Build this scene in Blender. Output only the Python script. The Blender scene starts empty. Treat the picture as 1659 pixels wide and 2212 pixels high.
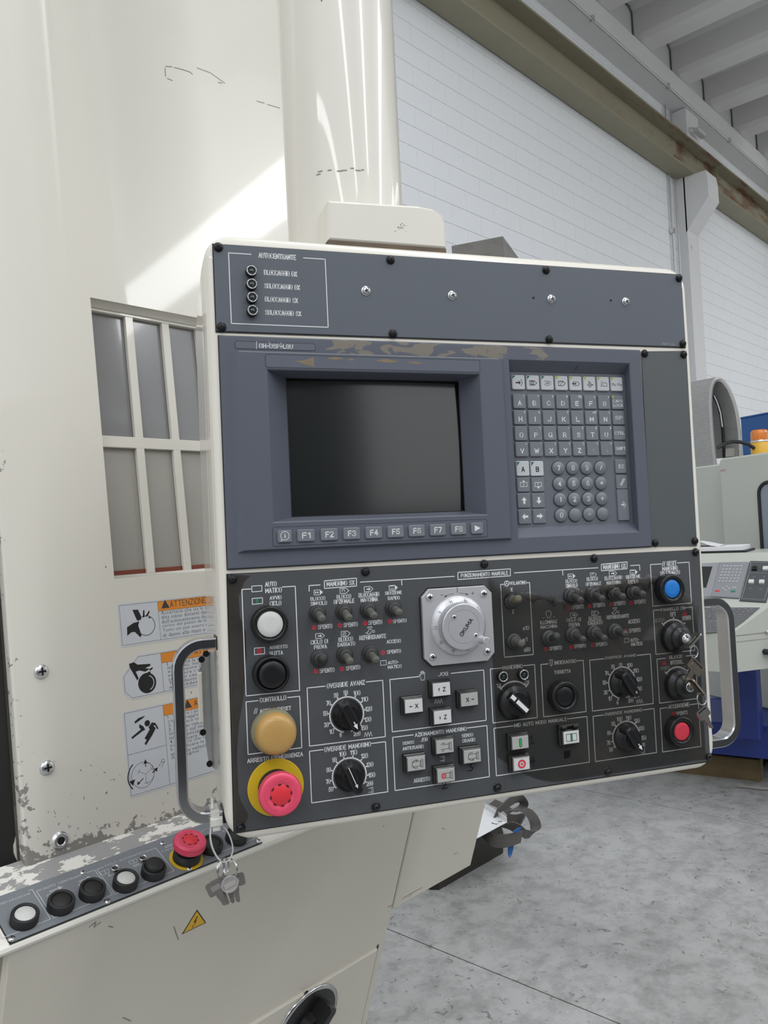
import bpy, math, random
from mathutils import Matrix, Vector
random.seed(7)
PI = math.pi
scn = bpy.context.scene
COL = scn.collection

# ---------------------------------------------------------------- camera
cam_data = bpy.data.cameras.new('camera')
cam = bpy.data.objects.new('camera', cam_data)
COL.objects.link(cam)
scn.camera = cam
cam_data.sensor_fit = 'VERTICAL'
cam_data.sensor_height = 36.0
cam_data.lens = 1730.0 / 2212.0 * 36.0
cam_data.clip_start = 0.05
cam_data.clip_end = 200
cam.matrix_world = Matrix(((0.680502, 0.016595, -0.732558, 0.000000), (-0.730978, -0.054037, -0.680258, 0.000000), (-0.050874, 0.998401, -0.024642, 1.450000), (0.000000, 0.000000, 0.000000, 1.000000)))

# ---------------------------------------------------------------- world, light, exposure
world = bpy.data.worlds.new('overcast_sky')
scn.world = world
world.use_nodes = True
wn = world.node_tree
wn.nodes.clear()
w_out = wn.nodes.new('ShaderNodeOutputWorld')
w_bg = wn.nodes.new('ShaderNodeBackground')
w_tc = wn.nodes.new('ShaderNodeTexCoord')
w_sep = wn.nodes.new('ShaderNodeSeparateXYZ')
w_ramp = wn.nodes.new('ShaderNodeValToRGB')
w_mr = wn.nodes.new('ShaderNodeMapRange')
w_mr.inputs['From Min'].default_value = -1
wn.links.new(w_tc.outputs['Generated'], w_sep.inputs[0])
wn.links.new(w_sep.outputs['Z'], w_mr.inputs['Value'])
wn.links.new(w_mr.outputs[0], w_ramp.inputs[0])
els = w_ramp.color_ramp.elements
els[0].position = 0.40; els[0].color = (0.50, 0.495, 0.48, 1)
els[1].position = 0.80; els[1].color = (0.86, 0.89, 0.92, 1)
e = els.new(0.52); e.color = (0.72, 0.73, 0.74, 1)
wn.links.new(w_ramp.outputs[0], w_bg.inputs['Color'])
w_bg.inputs['Strength'].default_value = 0.72
wn.links.new(w_bg.outputs[0], w_out.inputs[0])

def area_light(name, loc, target, sx, sy, power, col=(1, 1, 1)):
    d = bpy.data.lights.new(name, 'AREA')
    d.shape = 'RECTANGLE'; d.size = sx; d.size_y = sy; d.energy = power; d.color = col
    o = bpy.data.objects.new(name, d); COL.objects.link(o)
    o.location = loc
    o.rotation_euler = (Vector(target) - Vector(loc)).to_track_quat('-Z', 'Y').to_euler()
    return o
# roof skylights of the hall: long strips between the roof ribs, running towards the far side of the aisle
for sx_, w_, y0_ in ((-11.2, .8, .8), (-4.65, .8, .8), (1.75, .8, .8), (8.42, 1.15, -4.7), (15.0, .76, .8)):
    l_ = y0_ + 13.6
    area_light('skylight', (sx_, y0_ - l_ / 2, 8.385), (sx_, y0_ - l_ / 2, 0), w_, l_, 25 * w_ * l_, (0.97, 0.985, 1.0))

scn.view_settings.view_transform = 'Standard'
scn.view_settings.look = 'None'
scn.view_settings.gamma = 1
scn.view_settings.use_curve_mapping = False
scn.view_settings.exposure = 0.50

# ---------------------------------------------------------------- materials
MATS = {}
def mat(name, col, rough=0.5, metal=0.0, coat=0.0, spec=0.5, bump=0.0, bscale=200.0, vary=0.0, vscale=6.0,
        emit=None, alpha=1.0, trans=0.0, coat_rough=0.05):
    if name in MATS: return MATS[name]
    m = bpy.data.materials.new(name); m.use_nodes = True
    nt = m.node_tree; b = nt.nodes['Principled BSDF']
    b.inputs['Base Color'].default_value = (*col, 1)
    b.inputs['Roughness'].default_value = rough
    b.inputs['Metallic'].default_value = metal
    b.inputs['Coat Weight'].default_value = coat
    b.inputs['Coat Roughness'].default_value = coat_rough
    b.inputs['Specular IOR Level'].default_value = spec
    b.inputs['Alpha'].default_value = alpha
    b.inputs['Transmission Weight'].default_value = trans
    if emit:
        b.inputs['Emission Color'].default_value = (*emit[0], 1); b.inputs['Emission Strength'].default_value = emit[1]
    tc = nt.nodes.new('ShaderNodeTexCoord')
    nz = nt.nodes.new('ShaderNodeTexNoise'); nz.inputs['Scale'].default_value = vscale; nz.inputs['Detail'].default_value = 5
    nt.links.new(tc.outputs['Object'], nz.inputs['Vector'])
    if vary > 0:
        mx = nt.nodes.new('ShaderNodeMix'); mx.data_type = 'RGBA'
        mx.inputs['A'].default_value = (*[c * (1 - vary) for c in col], 1)
        mx.inputs['B'].default_value = (*[min(1, c * (1 + vary)) for c in col], 1)
        nt.links.new(nz.outputs['Fac'], mx.inputs['Factor']); nt.links.new(mx.outputs['Result'], b.inputs['Base Color'])
    if bump > 0:
        n2 = nt.nodes.new('ShaderNodeTexNoise'); n2.inputs['Scale'].default_value = bscale; n2.inputs['Detail'].default_value = 3
        nt.links.new(tc.outputs['Object'], n2.inputs['Vector'])
        bp = nt.nodes.new('ShaderNodeBump'); bp.inputs['Strength'].default_value = bump; bp.inputs['Distance'].default_value = 0.001
        nt.links.new(n2.outputs['Fac'], bp.inputs['Height']); nt.links.new(bp.outputs[0], b.inputs['Normal'])
    MATS[name] = m
    return m

def N(nt, typ, **kw):
    n = nt.nodes.new(typ)
    for k, v in kw.items():
        if k.startswith('_'): setattr(n, k[1:], v)
        else: n.inputs[k.replace('__', ' ')].default_value = v
    return n

def wear_mat(name, col, under, regions, rough=0.35, coat=0.25, speck=0.62, scale=(40, 40, 40), base_thr=0.72, under2=None):
    """paint with chips; regions = list of (axis, from, to, gain): how much easier the paint chips along an axis (object metres)"""
    m = mat(name, col, rough, coat=coat, vary=0.03, vscale=3)
    nt = m.node_tree; b = nt.nodes['Principled BSDF']
    tc = N(nt, 'ShaderNodeTexCoord'); mp = N(nt, 'ShaderNodeMapping'); mp.inputs['Scale'].default_value = scale
    nt.links.new(tc.outputs['Object'], mp.inputs[0])
    nz = N(nt, 'ShaderNodeTexNoise', Scale=1.0, Detail=7.0, Roughness=0.62); nt.links.new(mp.outputs[0], nz.inputs['Vector'])
    nz2 = N(nt, 'ShaderNodeTexNoise', Scale=0.22, Detail=3.0); nt.links.new(mp.outputs[0], nz2.inputs['Vector'])
    sep = N(nt, 'ShaderNodeSeparateXYZ'); nt.links.new(tc.outputs['Object'], sep.inputs[0])
    acc = None
    for ax, a, c, g in regions:
        mr = N(nt, 'ShaderNodeMapRange', **{'From Min': a, 'From Max': c, 'To Min': g, 'To Max': 0.0}); mr.clamp = True
        nt.links.new(sep.outputs[ax], mr.inputs['Value'])
        if acc is None: acc = mr.outputs[0]
        else:
            ad = N(nt, 'ShaderNodeMath', _operation='ADD'); nt.links.new(acc, ad.inputs[0]); nt.links.new(mr.outputs[0], ad.inputs[1]); acc = ad.outputs[0]
    a1 = N(nt, 'ShaderNodeMath', _operation='MULTIPLY_ADD'); a1.inputs[1].default_value = 0.55
    nt.links.new(nz2.outputs['Fac'], a1.inputs[0]); nt.links.new(nz.outputs['Fac'], a1.inputs[2])
    a2 = N(nt, 'ShaderNodeMath', _operation='ADD'); nt.links.new(a1.outputs[0], a2.inputs[0])
    if acc is not None: nt.links.new(acc, a2.inputs[1])
    else: a2.inputs[1].default_value = 0
    st = N(nt, 'ShaderNodeMapRange', **{'From Min': base_thr + 0.275, 'From Max': base_thr + 0.29}); st.clamp = True
    nt.links.new(a2.outputs[0], st.inputs['Value'])
    mx = N(nt, 'ShaderNodeMix', _data_type='RGBA')
    src = b.inputs['Base Color'].links[0].from_socket
    nt.links.new(src, mx.inputs['A']); mx.inputs['B'].default_value = (*under, 1)
    nt.links.new(st.outputs[0], mx.inputs['Factor']); nt.links.new(mx.outputs['Result'], b.inputs['Base Color'])
    rr = N(nt, 'ShaderNodeMapRange', **{'To Min': rough, 'To Max': 0.55}); nt.links.new(st.outputs[0], rr.inputs['Value'])
    nt.links.new(rr.outputs[0], b.inputs['Roughness'])
    cc = N(nt, 'ShaderNodeMapRange', **{'To Min': coat, 'To Max': 0.0}); nt.links.new(st.outputs[0], cc.inputs['Value'])
    nt.links.new(cc.outputs[0], b.inputs['Coat Weight'])
    return m

CREAM = (0.735, 0.71, 0.64)
M_cream = mat('cream_gloss_paint', CREAM, 0.30, coat=0.6, vary=0.02, vscale=3, coat_rough=0.04)
M_cream_box = mat('cream_enclosure_paint', (0.76, 0.73, 0.65), 0.28, coat=0.6, vary=0.02, vscale=5, coat_rough=0.03)
M_plate = mat('slate_grey_plate', (0.098, 0.112, 0.135), 0.50, vary=0.06, vscale=10, bump=0.05, bscale=900)
M_plate_low = mat('charcoal_plate', (0.066, 0.070, 0.076), 0.50, vary=0.12, vscale=12, bump=0.04, bscale=900)
M_strip = mat('mid_grey_plate', (0.19, 0.205, 0.225), 0.5, vary=0.06, vscale=14, bump=0.04, bscale=900)
M_black = mat('black_plastic', (0.010, 0.010, 0.011), 0.34, spec=0.4)
M_blackm = mat('matt_black_plastic', (0.014, 0.014, 0.015), 0.55, bump=0.1, bscale=1200)
M_rubber = mat('grey_rubber_boot', (0.030, 0.030, 0.030), 0.55, vary=0.3, vscale=60)
M_lever = mat('worn_rubber_lever', (0.10, 0.098, 0.085), 0.6, vary=0.45, vscale=70)
M_leverd = mat('dark_rubber_lever', (0.040, 0.040, 0.038), 0.55, vary=0.35, vscale=70)
M_white = mat('white_print', (0.72, 0.73, 0.74), 0.6)
M_dimwhite = mat('worn_white_print', (0.34, 0.35, 0.36), 0.6)
M_red = mat('red_print', (0.55, 0.03, 0.06), 0.6)
M_green = mat('green_print', (0.02, 0.20, 0.10), 0.6)
M_dgreen = mat('dark_green_print', (0.015, 0.09, 0.06), 0.6)
M_blk = mat('black_print', (0.012, 0.012, 0.013), 0.6)
M_ink = mat('black_marker_ink', (0.006, 0.006, 0.007), 0.35)
M_chrome = mat('chrome', (0.50, 0.50, 0.51), 0.13, metal=1.0, vary=0.08, vscale=25)
M_steel = mat('bright_steel', (0.66, 0.67, 0.68), 0.28, metal=1.0, vary=0.1, vscale=60)
M_alu = mat('anodised_aluminium', (0.56, 0.56, 0.58), 0.42, metal=0.55, vary=0.03, vscale=30)
M_alud = mat('brushed_aluminium', (0.58, 0.58, 0.61), 0.40, metal=0.65, vary=0.06, vscale=40)
M_brass = mat('dull_nickel_key', (0.36, 0.32, 0.26), 0.34, metal=1.0, vary=0.15, vscale=80)
M_key_grey = mat('nickel_key', (0.50, 0.49, 0.47), 0.32, metal=1.0, vary=0.12, vscale=80)
M_bs = mat('black_steel_screw', (0.018, 0.018, 0.020), 0.30, metal=0.5)
M_hole = mat('dark_hole', (0.003, 0.003, 0.003), 0.8)
M_bezel = mat('blue_grey_bezel', (0.090, 0.100, 0.130), 0.46, vary=0.05, vscale=12, bump=0.12, bscale=1100)
M_bezel_dark = mat('dark_bezel_seam', (0.02, 0.022, 0.027), 0.6)
M_keyw = mat('pale_grey_key', (0.50, 0.52, 0.54), 0.42, vary=0.04, vscale=60)
M_key = mat('mid_grey_key', (0.165, 0.18, 0.205), 0.42, vary=0.05, vscale=60)
M_keypad = mat('keypad_membrane', (0.125, 0.137, 0.162), 0.45, vary=0.04, vscale=20)
M_yellowg = mat('lime_corner_print', (0.36, 0.42, 0.03), 0.6)
M_teal = mat('teal_corner_print', (0.015, 0.12, 0.11), 0.6)
M_capw = mat('white_button_cap', (0.62, 0.62, 0.60), 0.45, vary=0.06, vscale=120)
M_capb = mat('blue_button_cap', (0.012, 0.19, 0.60), 0.38, vary=0.05, vscale=100)
M_capr = mat('red_button_cap', (0.66, 0.045, 0.075), 0.4, vary=0.06, vscale=100)
M_capo = mat('amber_rubber_boot', (0.46, 0.275, 0.085), 0.42, vary=0.10, vscale=60, coat=0.2)
M_skirt = mat('olive_translucent_boot', (0.26, 0.24, 0.145), 0.4, vary=0.08, vscale=60, coat=0.3)
M_estop = mat('faded_red_plastic', (0.74, 0.07, 0.14), 0.42, vary=0.05, vscale=80)
M_estopc = mat('red_plastic_centre', (0.70, 0.03, 0.045), 0.42)
M_yellow = mat('yellow_disc', (0.64, 0.42, 0.012), 0.5, vary=0.08, vscale=40)
M_lens = mat('dark_green_lens', (0.006, 0.030, 0.022), 0.12, coat=0.6)
M_sqcap = mat('grey_legend_cap', (0.40, 0.40, 0.39), 0.4, vary=0.06, vscale=90)
M_sqw = mat('white_legend_cap', (0.60, 0.60, 0.60), 0.4, vary=0.05, vscale=90)
M_sqf = mat('black_switch_frame', (0.016, 0.015, 0.014), 0.28)
M_nylon = mat('white_nylon', (0.62, 0.62, 0.58), 0.4, coat=0.1)
M_goo = mat('black_sealant', (0.012, 0.011, 0.010), 0.42, bump=0.6, bscale=160)
M_crt = mat('crt_glass', (0.012, 0.014, 0.014), 0.16, spec=1.0, coat=0.9, coat_rough=0.14)
M_pane = mat('cloudy_grey_polycarbonate', (0.30, 0.295, 0.285), 0.22, vary=0.25, vscale=5, coat=0.3)
M_paneb = mat('rust_red_sill', (0.20, 0.045, 0.025), 0.6)
M_labelw = mat('white_label', (0.62, 0.64, 0.68), 0.45, vary=0.06, vscale=20)
M_orange = mat('orange_label_band', (0.78, 0.27, 0.03), 0.5, vary=0.05, vscale=20)
M_ltext = mat('grey_label_text', (0.10, 0.10, 0.10), 0.6)
M_grease = mat('black_grease_gap', (0.012, 0.011, 0.010), 0.5, vary=0.4, vscale=30)
M_primer = mat('grey_primer', (0.25, 0.24, 0.225), 0.5, vary=0.2, vscale=30)

# ---------------------------------------------------------------- builders (millimetres in, metres out)
S = 0.001
TXT = {}
def text_mesh(s):
    if s not in TXT:
        cu = bpy.data.curves.new('glyphs', 'FONT'); cu.body = s; cu.resolution_u = 2; cu.space_character = 1.06; cu.offset = -0.006
        o = bpy.data.objects.new('glyphs', cu)
        me = bpy.data.meshes.new_from_object(o)
        vs = [v.co.copy() for v in me.vertices]; fs = [tuple(p.vertices) for p in me.polygons]
        bpy.data.objects.remove(o); bpy.data.curves.remove(cu); bpy.data.meshes.remove(me)
        x0 = min(v.x for v in vs); x1 = max(v.x for v in vs); y0 = min(v.y for v in vs); y1 = max(v.y for v in vs)
        TXT[s] = ([((v.x - x0) / max(1e-6, x1 - x0), (v.y - y0) / max(1e-6, y1 - y0)) for v in vs], fs)
    return TXT[s]

# --- engraver's condensed stroke lettering (polylines on a 3 x 6 grid; C = rounded corner box helper)
def _rb(x0, y0, x1, y1, r=.9, a=0, b=360, n=3):
    """rounded-box outline as a point list, clockwise from the top right going round by quarter corners"""
    P_ = []
    for cx_, cy_, s_ in ((x1 - r, y1 - r, 0), (x0 + r, y1 - r, 90), (x0 + r, y0 + r, 180), (x1 - r, y0 + r, 270)):
        for i in range(n + 1): t = math.radians(s_ + 90 * i / n); P_.append((cx_ + r * math.cos(t), cy_ + r * math.sin(t)))
    return P_ + [P_[0]]
def _arcp(cx_, cy_, rx, ry, a, b, n=6): return [(cx_ + rx * math.cos(math.radians(a + (b - a) * i / n)), cy_ + ry * math.sin(math.radians(a + (b - a) * i / n))) for i in range(n + 1)]
_O = _rb(0, 0, 3, 6, 1.2)
GLY = {
 'A': (3.2, [[(0, 0), (1.6, 6), (3.2, 0)], [(.55, 1.9), (2.65, 1.9)]]),
 'B': (3, [[(0, 0), (0, 6), (1.7, 6)] + _arcp(1.7, 4.6, 1.1, 1.4, 90, -90) + [(0, 3.2)], [(1.7, 3.2)] + _arcp(1.8, 1.6, 1.2, 1.6, 90, -90) + [(0, 0)]]),
 'C': (3, [[(3, 4.4)] + _arcp(1.5, 4.6, 1.5, 1.4, 0, 180) + _arcp(1.5, 1.4, 1.5, 1.4, 180, 360) + [(3, 1.6)]]),
 'D': (3, [[(0, 0), (0, 6), (1.5, 6)] + _arcp(1.5, 4.5, 1.5, 1.5, 90, 0) + _arcp(1.5, 1.5, 1.5, 1.5, 0, -90) + [(0, 0)]]),
 'E': (2.6, [[(2.6, 6), (0, 6), (0, 0), (2.6, 0)], [(0, 3.1), (2.2, 3.1)]]), 'F': (2.6, [[(2.6, 6), (0, 6), (0, 0)], [(0, 3.1), (2.2, 3.1)]]),
 'G': (3, [[(3, 4.5)] + _arcp(1.5, 4.6, 1.5, 1.4, 0, 180) + _arcp(1.5, 1.4, 1.5, 1.4, 180, 360) + [(3, 2.8), (1.7, 2.8)]]),
 'H': (3, [[(0, 0), (0, 6)], [(3, 0), (3, 6)], [(0, 3.1), (3, 3.1)]]), 'I': (0.01, [[(0, 0), (0, 6)]]),
 'J': (2.6, [[(2.6, 6), (2.6, 1.4)] + _arcp(1.3, 1.4, 1.3, 1.4, 0, -180)]), 'K': (3, [[(0, 0), (0, 6)], [(3, 6), (0, 2.3)], [(1.1, 3.7), (3, 0)]]),
 'L': (2.5, [[(0, 6), (0, 0), (2.5, 0)]]), 'M': (3.8, [[(0, 0), (0, 6), (1.9, 1.6), (3.8, 6), (3.8, 0)]]), 'N': (3, [[(0, 0), (0, 6), (3, 0), (3, 6)]]),
 'O': (3, [_O]), 'P': (3, [[(0, 0), (0, 6), (1.6, 6)] + _arcp(1.6, 4.4, 1.4, 1.6, 90, -90) + [(0, 2.8)]]), 'Q': (3, [_O, [(1.8, 1.6), (3.1, -.3)]]),
 'R': (3, [[(0, 0), (0, 6), (1.6, 6)] + _arcp(1.6, 4.5, 1.4, 1.5, 90, -90) + [(0, 3)], [(1.6, 3), (3, 0)]]),
 'S': (3, [_arcp(1.5, 4.5, 1.5, 1.5, 20, 200) + _arcp(1.5, 1.5, 1.5, 1.55, 60, -160, 8)]),
 'T': (3, [[(0, 6), (3, 6)], [(1.5, 6), (1.5, 0)]]), 'U': (3, [[(0, 6), (0, 1.4)] + _arcp(1.5, 1.4, 1.5, 1.4, 180, 360) + [(3, 6)]]),
 'V': (3.2, [[(0, 6), (1.6, 0), (3.2, 6)]]), 'W': (4.4, [[(0, 6), (1.1, 0), (2.2, 5), (3.3, 0), (4.4, 6)]]), 'X': (3.2, [[(0, 0), (3.2, 6)], [(0, 6), (3.2, 0)]]),
 'Y': (3.2, [[(0, 6), (1.6, 2.8), (3.2, 6)], [(1.6, 2.8), (1.6, 0)]]), 'Z': (3, [[(0, 6), (3, 6), (0, 0), (3, 0)]]),
 '0': (3, [_O]), '1': (1.2, [[(0, 4.8), (1.2, 6), (1.2, 0)]]), '2': (3, [_arcp(1.5, 4.5, 1.5, 1.5, 170, -20) + [(0, 0), (3, 0)]]),
 '3': (3, [_arcp(1.4, 4.6, 1.4, 1.4, 160, -90) , _arcp(1.4, 1.6, 1.6, 1.6, 90, -160)]), '4': (3, [[(2.2, 0), (2.2, 6), (0, 1.8), (3, 1.8)]]),
 '5': (3, [[(2.8, 6), (.3, 6), (.2, 3.2)] + _arcp(1.4, 1.8, 1.6, 1.8, 110, -160)]), '6': (3, [_arcp(1.5, 1.7, 1.5, 1.7, 0, 360, 10), [(0, 1.7), (0, 3.6)] + _arcp(1.6, 4.2, 1.6, 1.8, 180, 40, 4)]),
 '7': (3, [[(0, 6), (3, 6), (1.1, 0)]]), '8': (3, [_arcp(1.5, 4.6, 1.35, 1.4, 0, 360, 10), _arcp(1.5, 1.6, 1.5, 1.6, 0, 360, 10)]), '9': (3, [_arcp(1.5, 4.3, 1.5, 1.7, 0, 360, 10), [(3, 4.3), (3, 2.4)] + _arcp(1.5, 1.8, 1.5, 1.8, 0, -140, 4)]),
 '-': (1.8, [[(0, 2.9), (1.8, 2.9)]]), '/': (2.2, [[(0, 0), (2.2, 6)]]), "'": (0.01, [[(0, 6), (0, 4.6)]]), '.': (0.01, [[(0, 0), (0, .3)]]), ' ': (1.7, []), 'x': (2.6, [[(0, 0), (2.6, 4)], [(0, 4), (2.6, 0)]]),
 '+': (3, [[(0, 3), (3, 3)], [(1.5, 1.5), (1.5, 4.5)]]), '=': (3, [[(0, 2.2), (3, 2.2)], [(0, 3.8), (3, 3.8)]]), '*': (3, [[(1.5, 1.2), (1.5, 4.8)], [(0, 2.1), (3, 3.9)], [(0, 3.9), (3, 2.1)]]),
}
def stroke_layout(t):
    x = 0; out = []
    for c in t:
        w, pls = GLY[c]; out += [[(x + p[0], p[1]) for p in pl] for pl in pls]; x += w + 1.35
    x -= 1.35
    return out, x

class MB:
    def __init__(s, M=None): s.v = []; s.f = []; s.sm = []; s.M = M; s.mi = []; s.cm = 0
    def add(s, vs, fs, smooth=False):
        o = len(s.v)
        if s.M is not None: vs = [tuple(s.M @ Vector(p)) for p in vs]
        s.v += [tuple(p) for p in vs]; s.f += [tuple(i + o for i in f) for f in fs]
        s.sm += [smooth] * len(fs); s.mi += [s.cm] * len(fs)
        return s
    def loft(s, rings, cap0=True, cap1=True, closed=True, smooth=False):
        n = len(rings[0]); vs = [p for r in rings for p in r]; fs = []
        for i in range(len(rings) - 1):
            for j in range(n if closed else n - 1):
                k = (j + 1) % n
                fs.append((i * n + j, i * n + k, (i + 1) * n + k, (i + 1) * n + j))
        s.add(vs, fs, smooth)
        if cap0: s.add(rings[0], [tuple(range(n - 1, -1, -1))])
        if cap1: s.add(rings[-1], [tuple(range(n))])
        return s
    def prism(s, poly, w0, w1, bev=0.0):
        """poly: ccw uv outline, extruded from w0 to w1 with an optional bevel at w1"""
        if area2(poly) < 0: poly = poly[::-1]
        r = [[(u, v, w0) for u, v in poly]]
        if bev:
            r += [[(u, v, w1 - bev) for u, v in poly], [(u, v, w1) for u, v in inset(poly, bev)]]
        else: r += [[(u, v, w1) for u, v in poly]]
        return s.loft(r)
    def box(s, u0, u1, v0, v1, w0, w1, bev=0.0):
        return s.prism([(u0, v0), (u1, v0), (u1, v1), (u0, v1)], w0, w1, bev)
    def rbox(s, u0, u1, v0, v1, w0, w1, rad, bev=0.0, n=4):
        return s.prism(rrect(u0, u1, v0, v1, rad, n), w0, w1, bev)
    def lathe(s, prof, c=(0, 0), n=28, smooth=True, knurl=0.0, cap=True):
        rings = []
        for r, w in prof:
            rings.append([(c[0] + (r * (1 - knurl * (j % 2))) * math.cos(2 * PI * j / n), c[1] + (r * (1 - knurl * (j % 2))) * math.sin(2 * PI * j / n), w) for j in range(n)])
        return s.loft(rings, cap, cap, True, smooth)
    def tube(s, path, rad, n=10, smooth=True, flat=None):
        pts = [Vector(p) for p in path]; rings = []
        prev = None
        for i, p in enumerate(pts):
            t = (pts[min(i + 1, len(pts) - 1)] - pts[max(i - 1, 0)]).normalized()
            if prev is None:
                a = Vector((0, 0, 1)) if abs(t.z) < 0.9 else Vector((1, 0, 0))
                x = t.cross(a).normalized()
            else:
                x = (prev - t * prev.dot(t)).normalized()
            prev = x; y = t.cross(x)
            r = rad[i] if isinstance(rad, (list, tuple)) else rad
            if flat: rings.append([tuple(p + x * (flat[0] * cx_) + y * (flat[1] * cy_)) for cx_, cy_ in ((-.5, -.5), (.5, -.5), (.5, .5), (-.5, .5))])
            else: rings.append([tuple(p + x * (r * math.cos(2 * PI * j / n)) + y * (r * math.sin(2 * PI * j / n))) for j in range(n)])
        return s.loft(rings, True, True, True, smooth and not flat)
    def quad(s, a, b, c, d, w=0.0): return s.add([(*a, w), (*b, w), (*c, w), (*d, w)], [(0, 1, 2, 3)])
    def poly(s, pts, w=0.0):
        if area2(pts) < 0: pts = pts[::-1]
        return s.add([(*p, w) for p in pts], [tuple(range(len(pts)))])
    def line(s, a, b, t=0.8, w=0.15):
        dx, dy = b[0] - a[0], b[1] - a[1]; l = math.hypot(dx, dy) or 1; dx /= l; dy /= l
        h = t / 2; nx, ny = -dy * h, dx * h; ex, ey = dx * h, dy * h
        return s.add([(a[0] - ex - nx, a[1] - ey - ny, w), (b[0] + ex - nx, b[1] + ey - ny, w), (b[0] + ex + nx, b[1] + ey + ny, w), (a[0] - ex + nx, a[1] - ey + ny, w)], [(0, 1, 2, 3)])
    def pline(s, pts, t=0.8, w=0.15, close=False):
        for i in range(len(pts) - (0 if close else 1)): s.line(pts[i], pts[(i + 1) % len(pts)], t, w)
        return s
    def arc(s, c, r, a0, a1, t=0.8, w=0.15, n=32):
        vs = []; fs = []
        for i in range(n + 1):
            a = a0 + (a1 - a0) * i / n
            for q in (r - t / 2, r + t / 2): vs.append((c[0] + q * math.cos(a), c[1] + q * math.sin(a), w))
        for i in range(n): fs.append((2 * i, 2 * i + 1, 2 * i + 3, 2 * i + 2))
        if a1 > a0: fs = [f for f in fs]
        return s.add(vs, [f if a1 < a0 else f[::-1] for f in fs][:] if False else fs)
    def disc(s, c, r, w=0.15, n=20): return s.poly([(c[0] + r * math.cos(2 * PI * j / n), c[1] + r * math.sin(2 * PI * j / n)) for j in range(n)], w)
    def text(s, t, bl, tr, w=0.15, plain=False):
        if not plain and all(c in GLY for c in t): return s.ctext(t, ((bl[0] + tr[0]) / 2, (bl[1] + tr[1]) / 2), tr[0] - bl[0], tr[1] - bl[1], w)
        vs, fs = text_mesh(t); W = tr[0] - bl[0]; H = tr[1] - bl[1]
        return s.add([(bl[0] + x * W, bl[1] + y * H, w) for x, y in vs], fs)
    def ctext(s, t, c, W, H, w=0.15, rot=0.0, weight=1.0):
        if all(k in GLY for k in t):
            pls, L = stroke_layout(t); th = H * .165 * weight; L = max(L, .02); cr, sr = math.cos(rot), math.sin(rot)
            ys = [p[1] for pl in pls for p in pl]; y0, y1 = (0, 6) if max(ys) > 5 else (min(ys), max(ys)); dy = max(y1 - y0, .02)
            sx, sy = max(0, W - th) / L, max(0, H - th) / dy
            if L < .1: sx = 1
            for pl in pls:
                q = []
                for x, y in pl:
                    X = (x - L / 2) * sx; Y = (y - (y0 + y1) / 2) * sy; q.append((c[0] + X * cr - Y * sr, c[1] + X * sr + Y * cr))
                for i in range(len(q) - 1):
                    if math.hypot(q[i + 1][0] - q[i][0], q[i + 1][1] - q[i][1]) > 1e-4: s.line(q[i], q[i + 1], th, w)
            return s
        vs, fs = text_mesh(t); cr, sr = math.cos(rot), math.sin(rot); o = []
        for x, y in vs:
            x = (x - .5) * W; y = (y - .5) * H; o.append((c[0] + x * cr - y * sr, c[1] + x * sr + y * cr, w))
        return s.add(o, fs)
    def build(s, name, m, parent=None, label=None):
        me = bpy.data.meshes.new(name)
        me.from_pydata([(a * S, b * S, c * S) for a, b, c in s.v], [], s.f)
        for mm in (m if isinstance(m, (list, tuple)) else [m]): me.materials.append(mm)
        me.polygons.foreach_set('use_smooth', s.sm)
        if any(s.mi): me.polygons.foreach_set('material_index', s.mi)
        me.update()
        o = bpy.data.objects.new(name, me); COL.objects.link(o)
        if parent is not None: o.parent = parent
        if label: o['label'] = label
        return o

def area2(p): return sum(p[i][0] * p[(i + 1) % len(p)][1] - p[(i + 1) % len(p)][0] * p[i][1] for i in range(len(p)))
def inset(poly, d):
    n = len(poly); out = []
    for i in range(n):
        a, b, c = Vector(poly[i - 1]), Vector(poly[i]), Vector(poly[(i + 1) % n])
        d1 = (b - a).normalized(); d2 = (c - b).normalized()
        n1 = Vector((-d1.y, d1.x)); n2 = Vector((-d2.y, d2.x)); m = (n1 + n2)
        if m.length < 1e-6: out.append(tuple(b + n1 * d)); continue
        m.normalize(); k = d / max(0.35, m.dot(n1)); out.append(tuple(b + m * k))
    return out
def rrect(u0, u1, v0, v1, rad, n=4):
    p = []
    for cx_, cy_, a in ((u1 - rad, v1 - rad, 0), (u0 + rad, v1 - rad, PI / 2), (u0 + rad, v0 + rad, PI), (u1 - rad, v0 + rad, 1.5 * PI)):
        for i in range(n + 1):
            t = a + PI / 2 * i / n; p.append((cx_ + rad * math.cos(t), cy_ + rad * math.sin(t)))
    return p
def lerp(a, b, t): return tuple(x + (y - x) * t for x, y in zip(a, b))
def mid(*p): return tuple(sum(c) / len(p) for c in zip(*p))

def thing(name, label, cat, M=None, group=None):
    o = bpy.data.objects.new(name, None); COL.objects.link(o); o.empty_display_size = 0.1
    if M is not None: o.matrix_world = M
    o['label'] = label; o['category'] = cat
    if group: o['group'] = group
    return o
def tag(o, label, cat, group=None, kind=None):
    if label: o['label'] = label
    if cat: o['category'] = cat
    if group: o['group'] = group
    if kind: o['kind'] = kind
    return o
def struct(o, label=None):
    o['kind'] = 'structure'
    if label: o['label'] = label
    return o
def frame_matrix(o, u, v, n):
    return Matrix(((u[0], v[0], n[0], o[0]), (u[1], v[1], n[1], o[1]), (u[2], v[2], n[2], o[2]), (0, 0, 0, 1)))
def copy_part(o, parent, loc=None):
    c = o.copy(); COL.objects.link(c); c.parent = parent
    if loc is not None: c.location = loc
    return c

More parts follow.
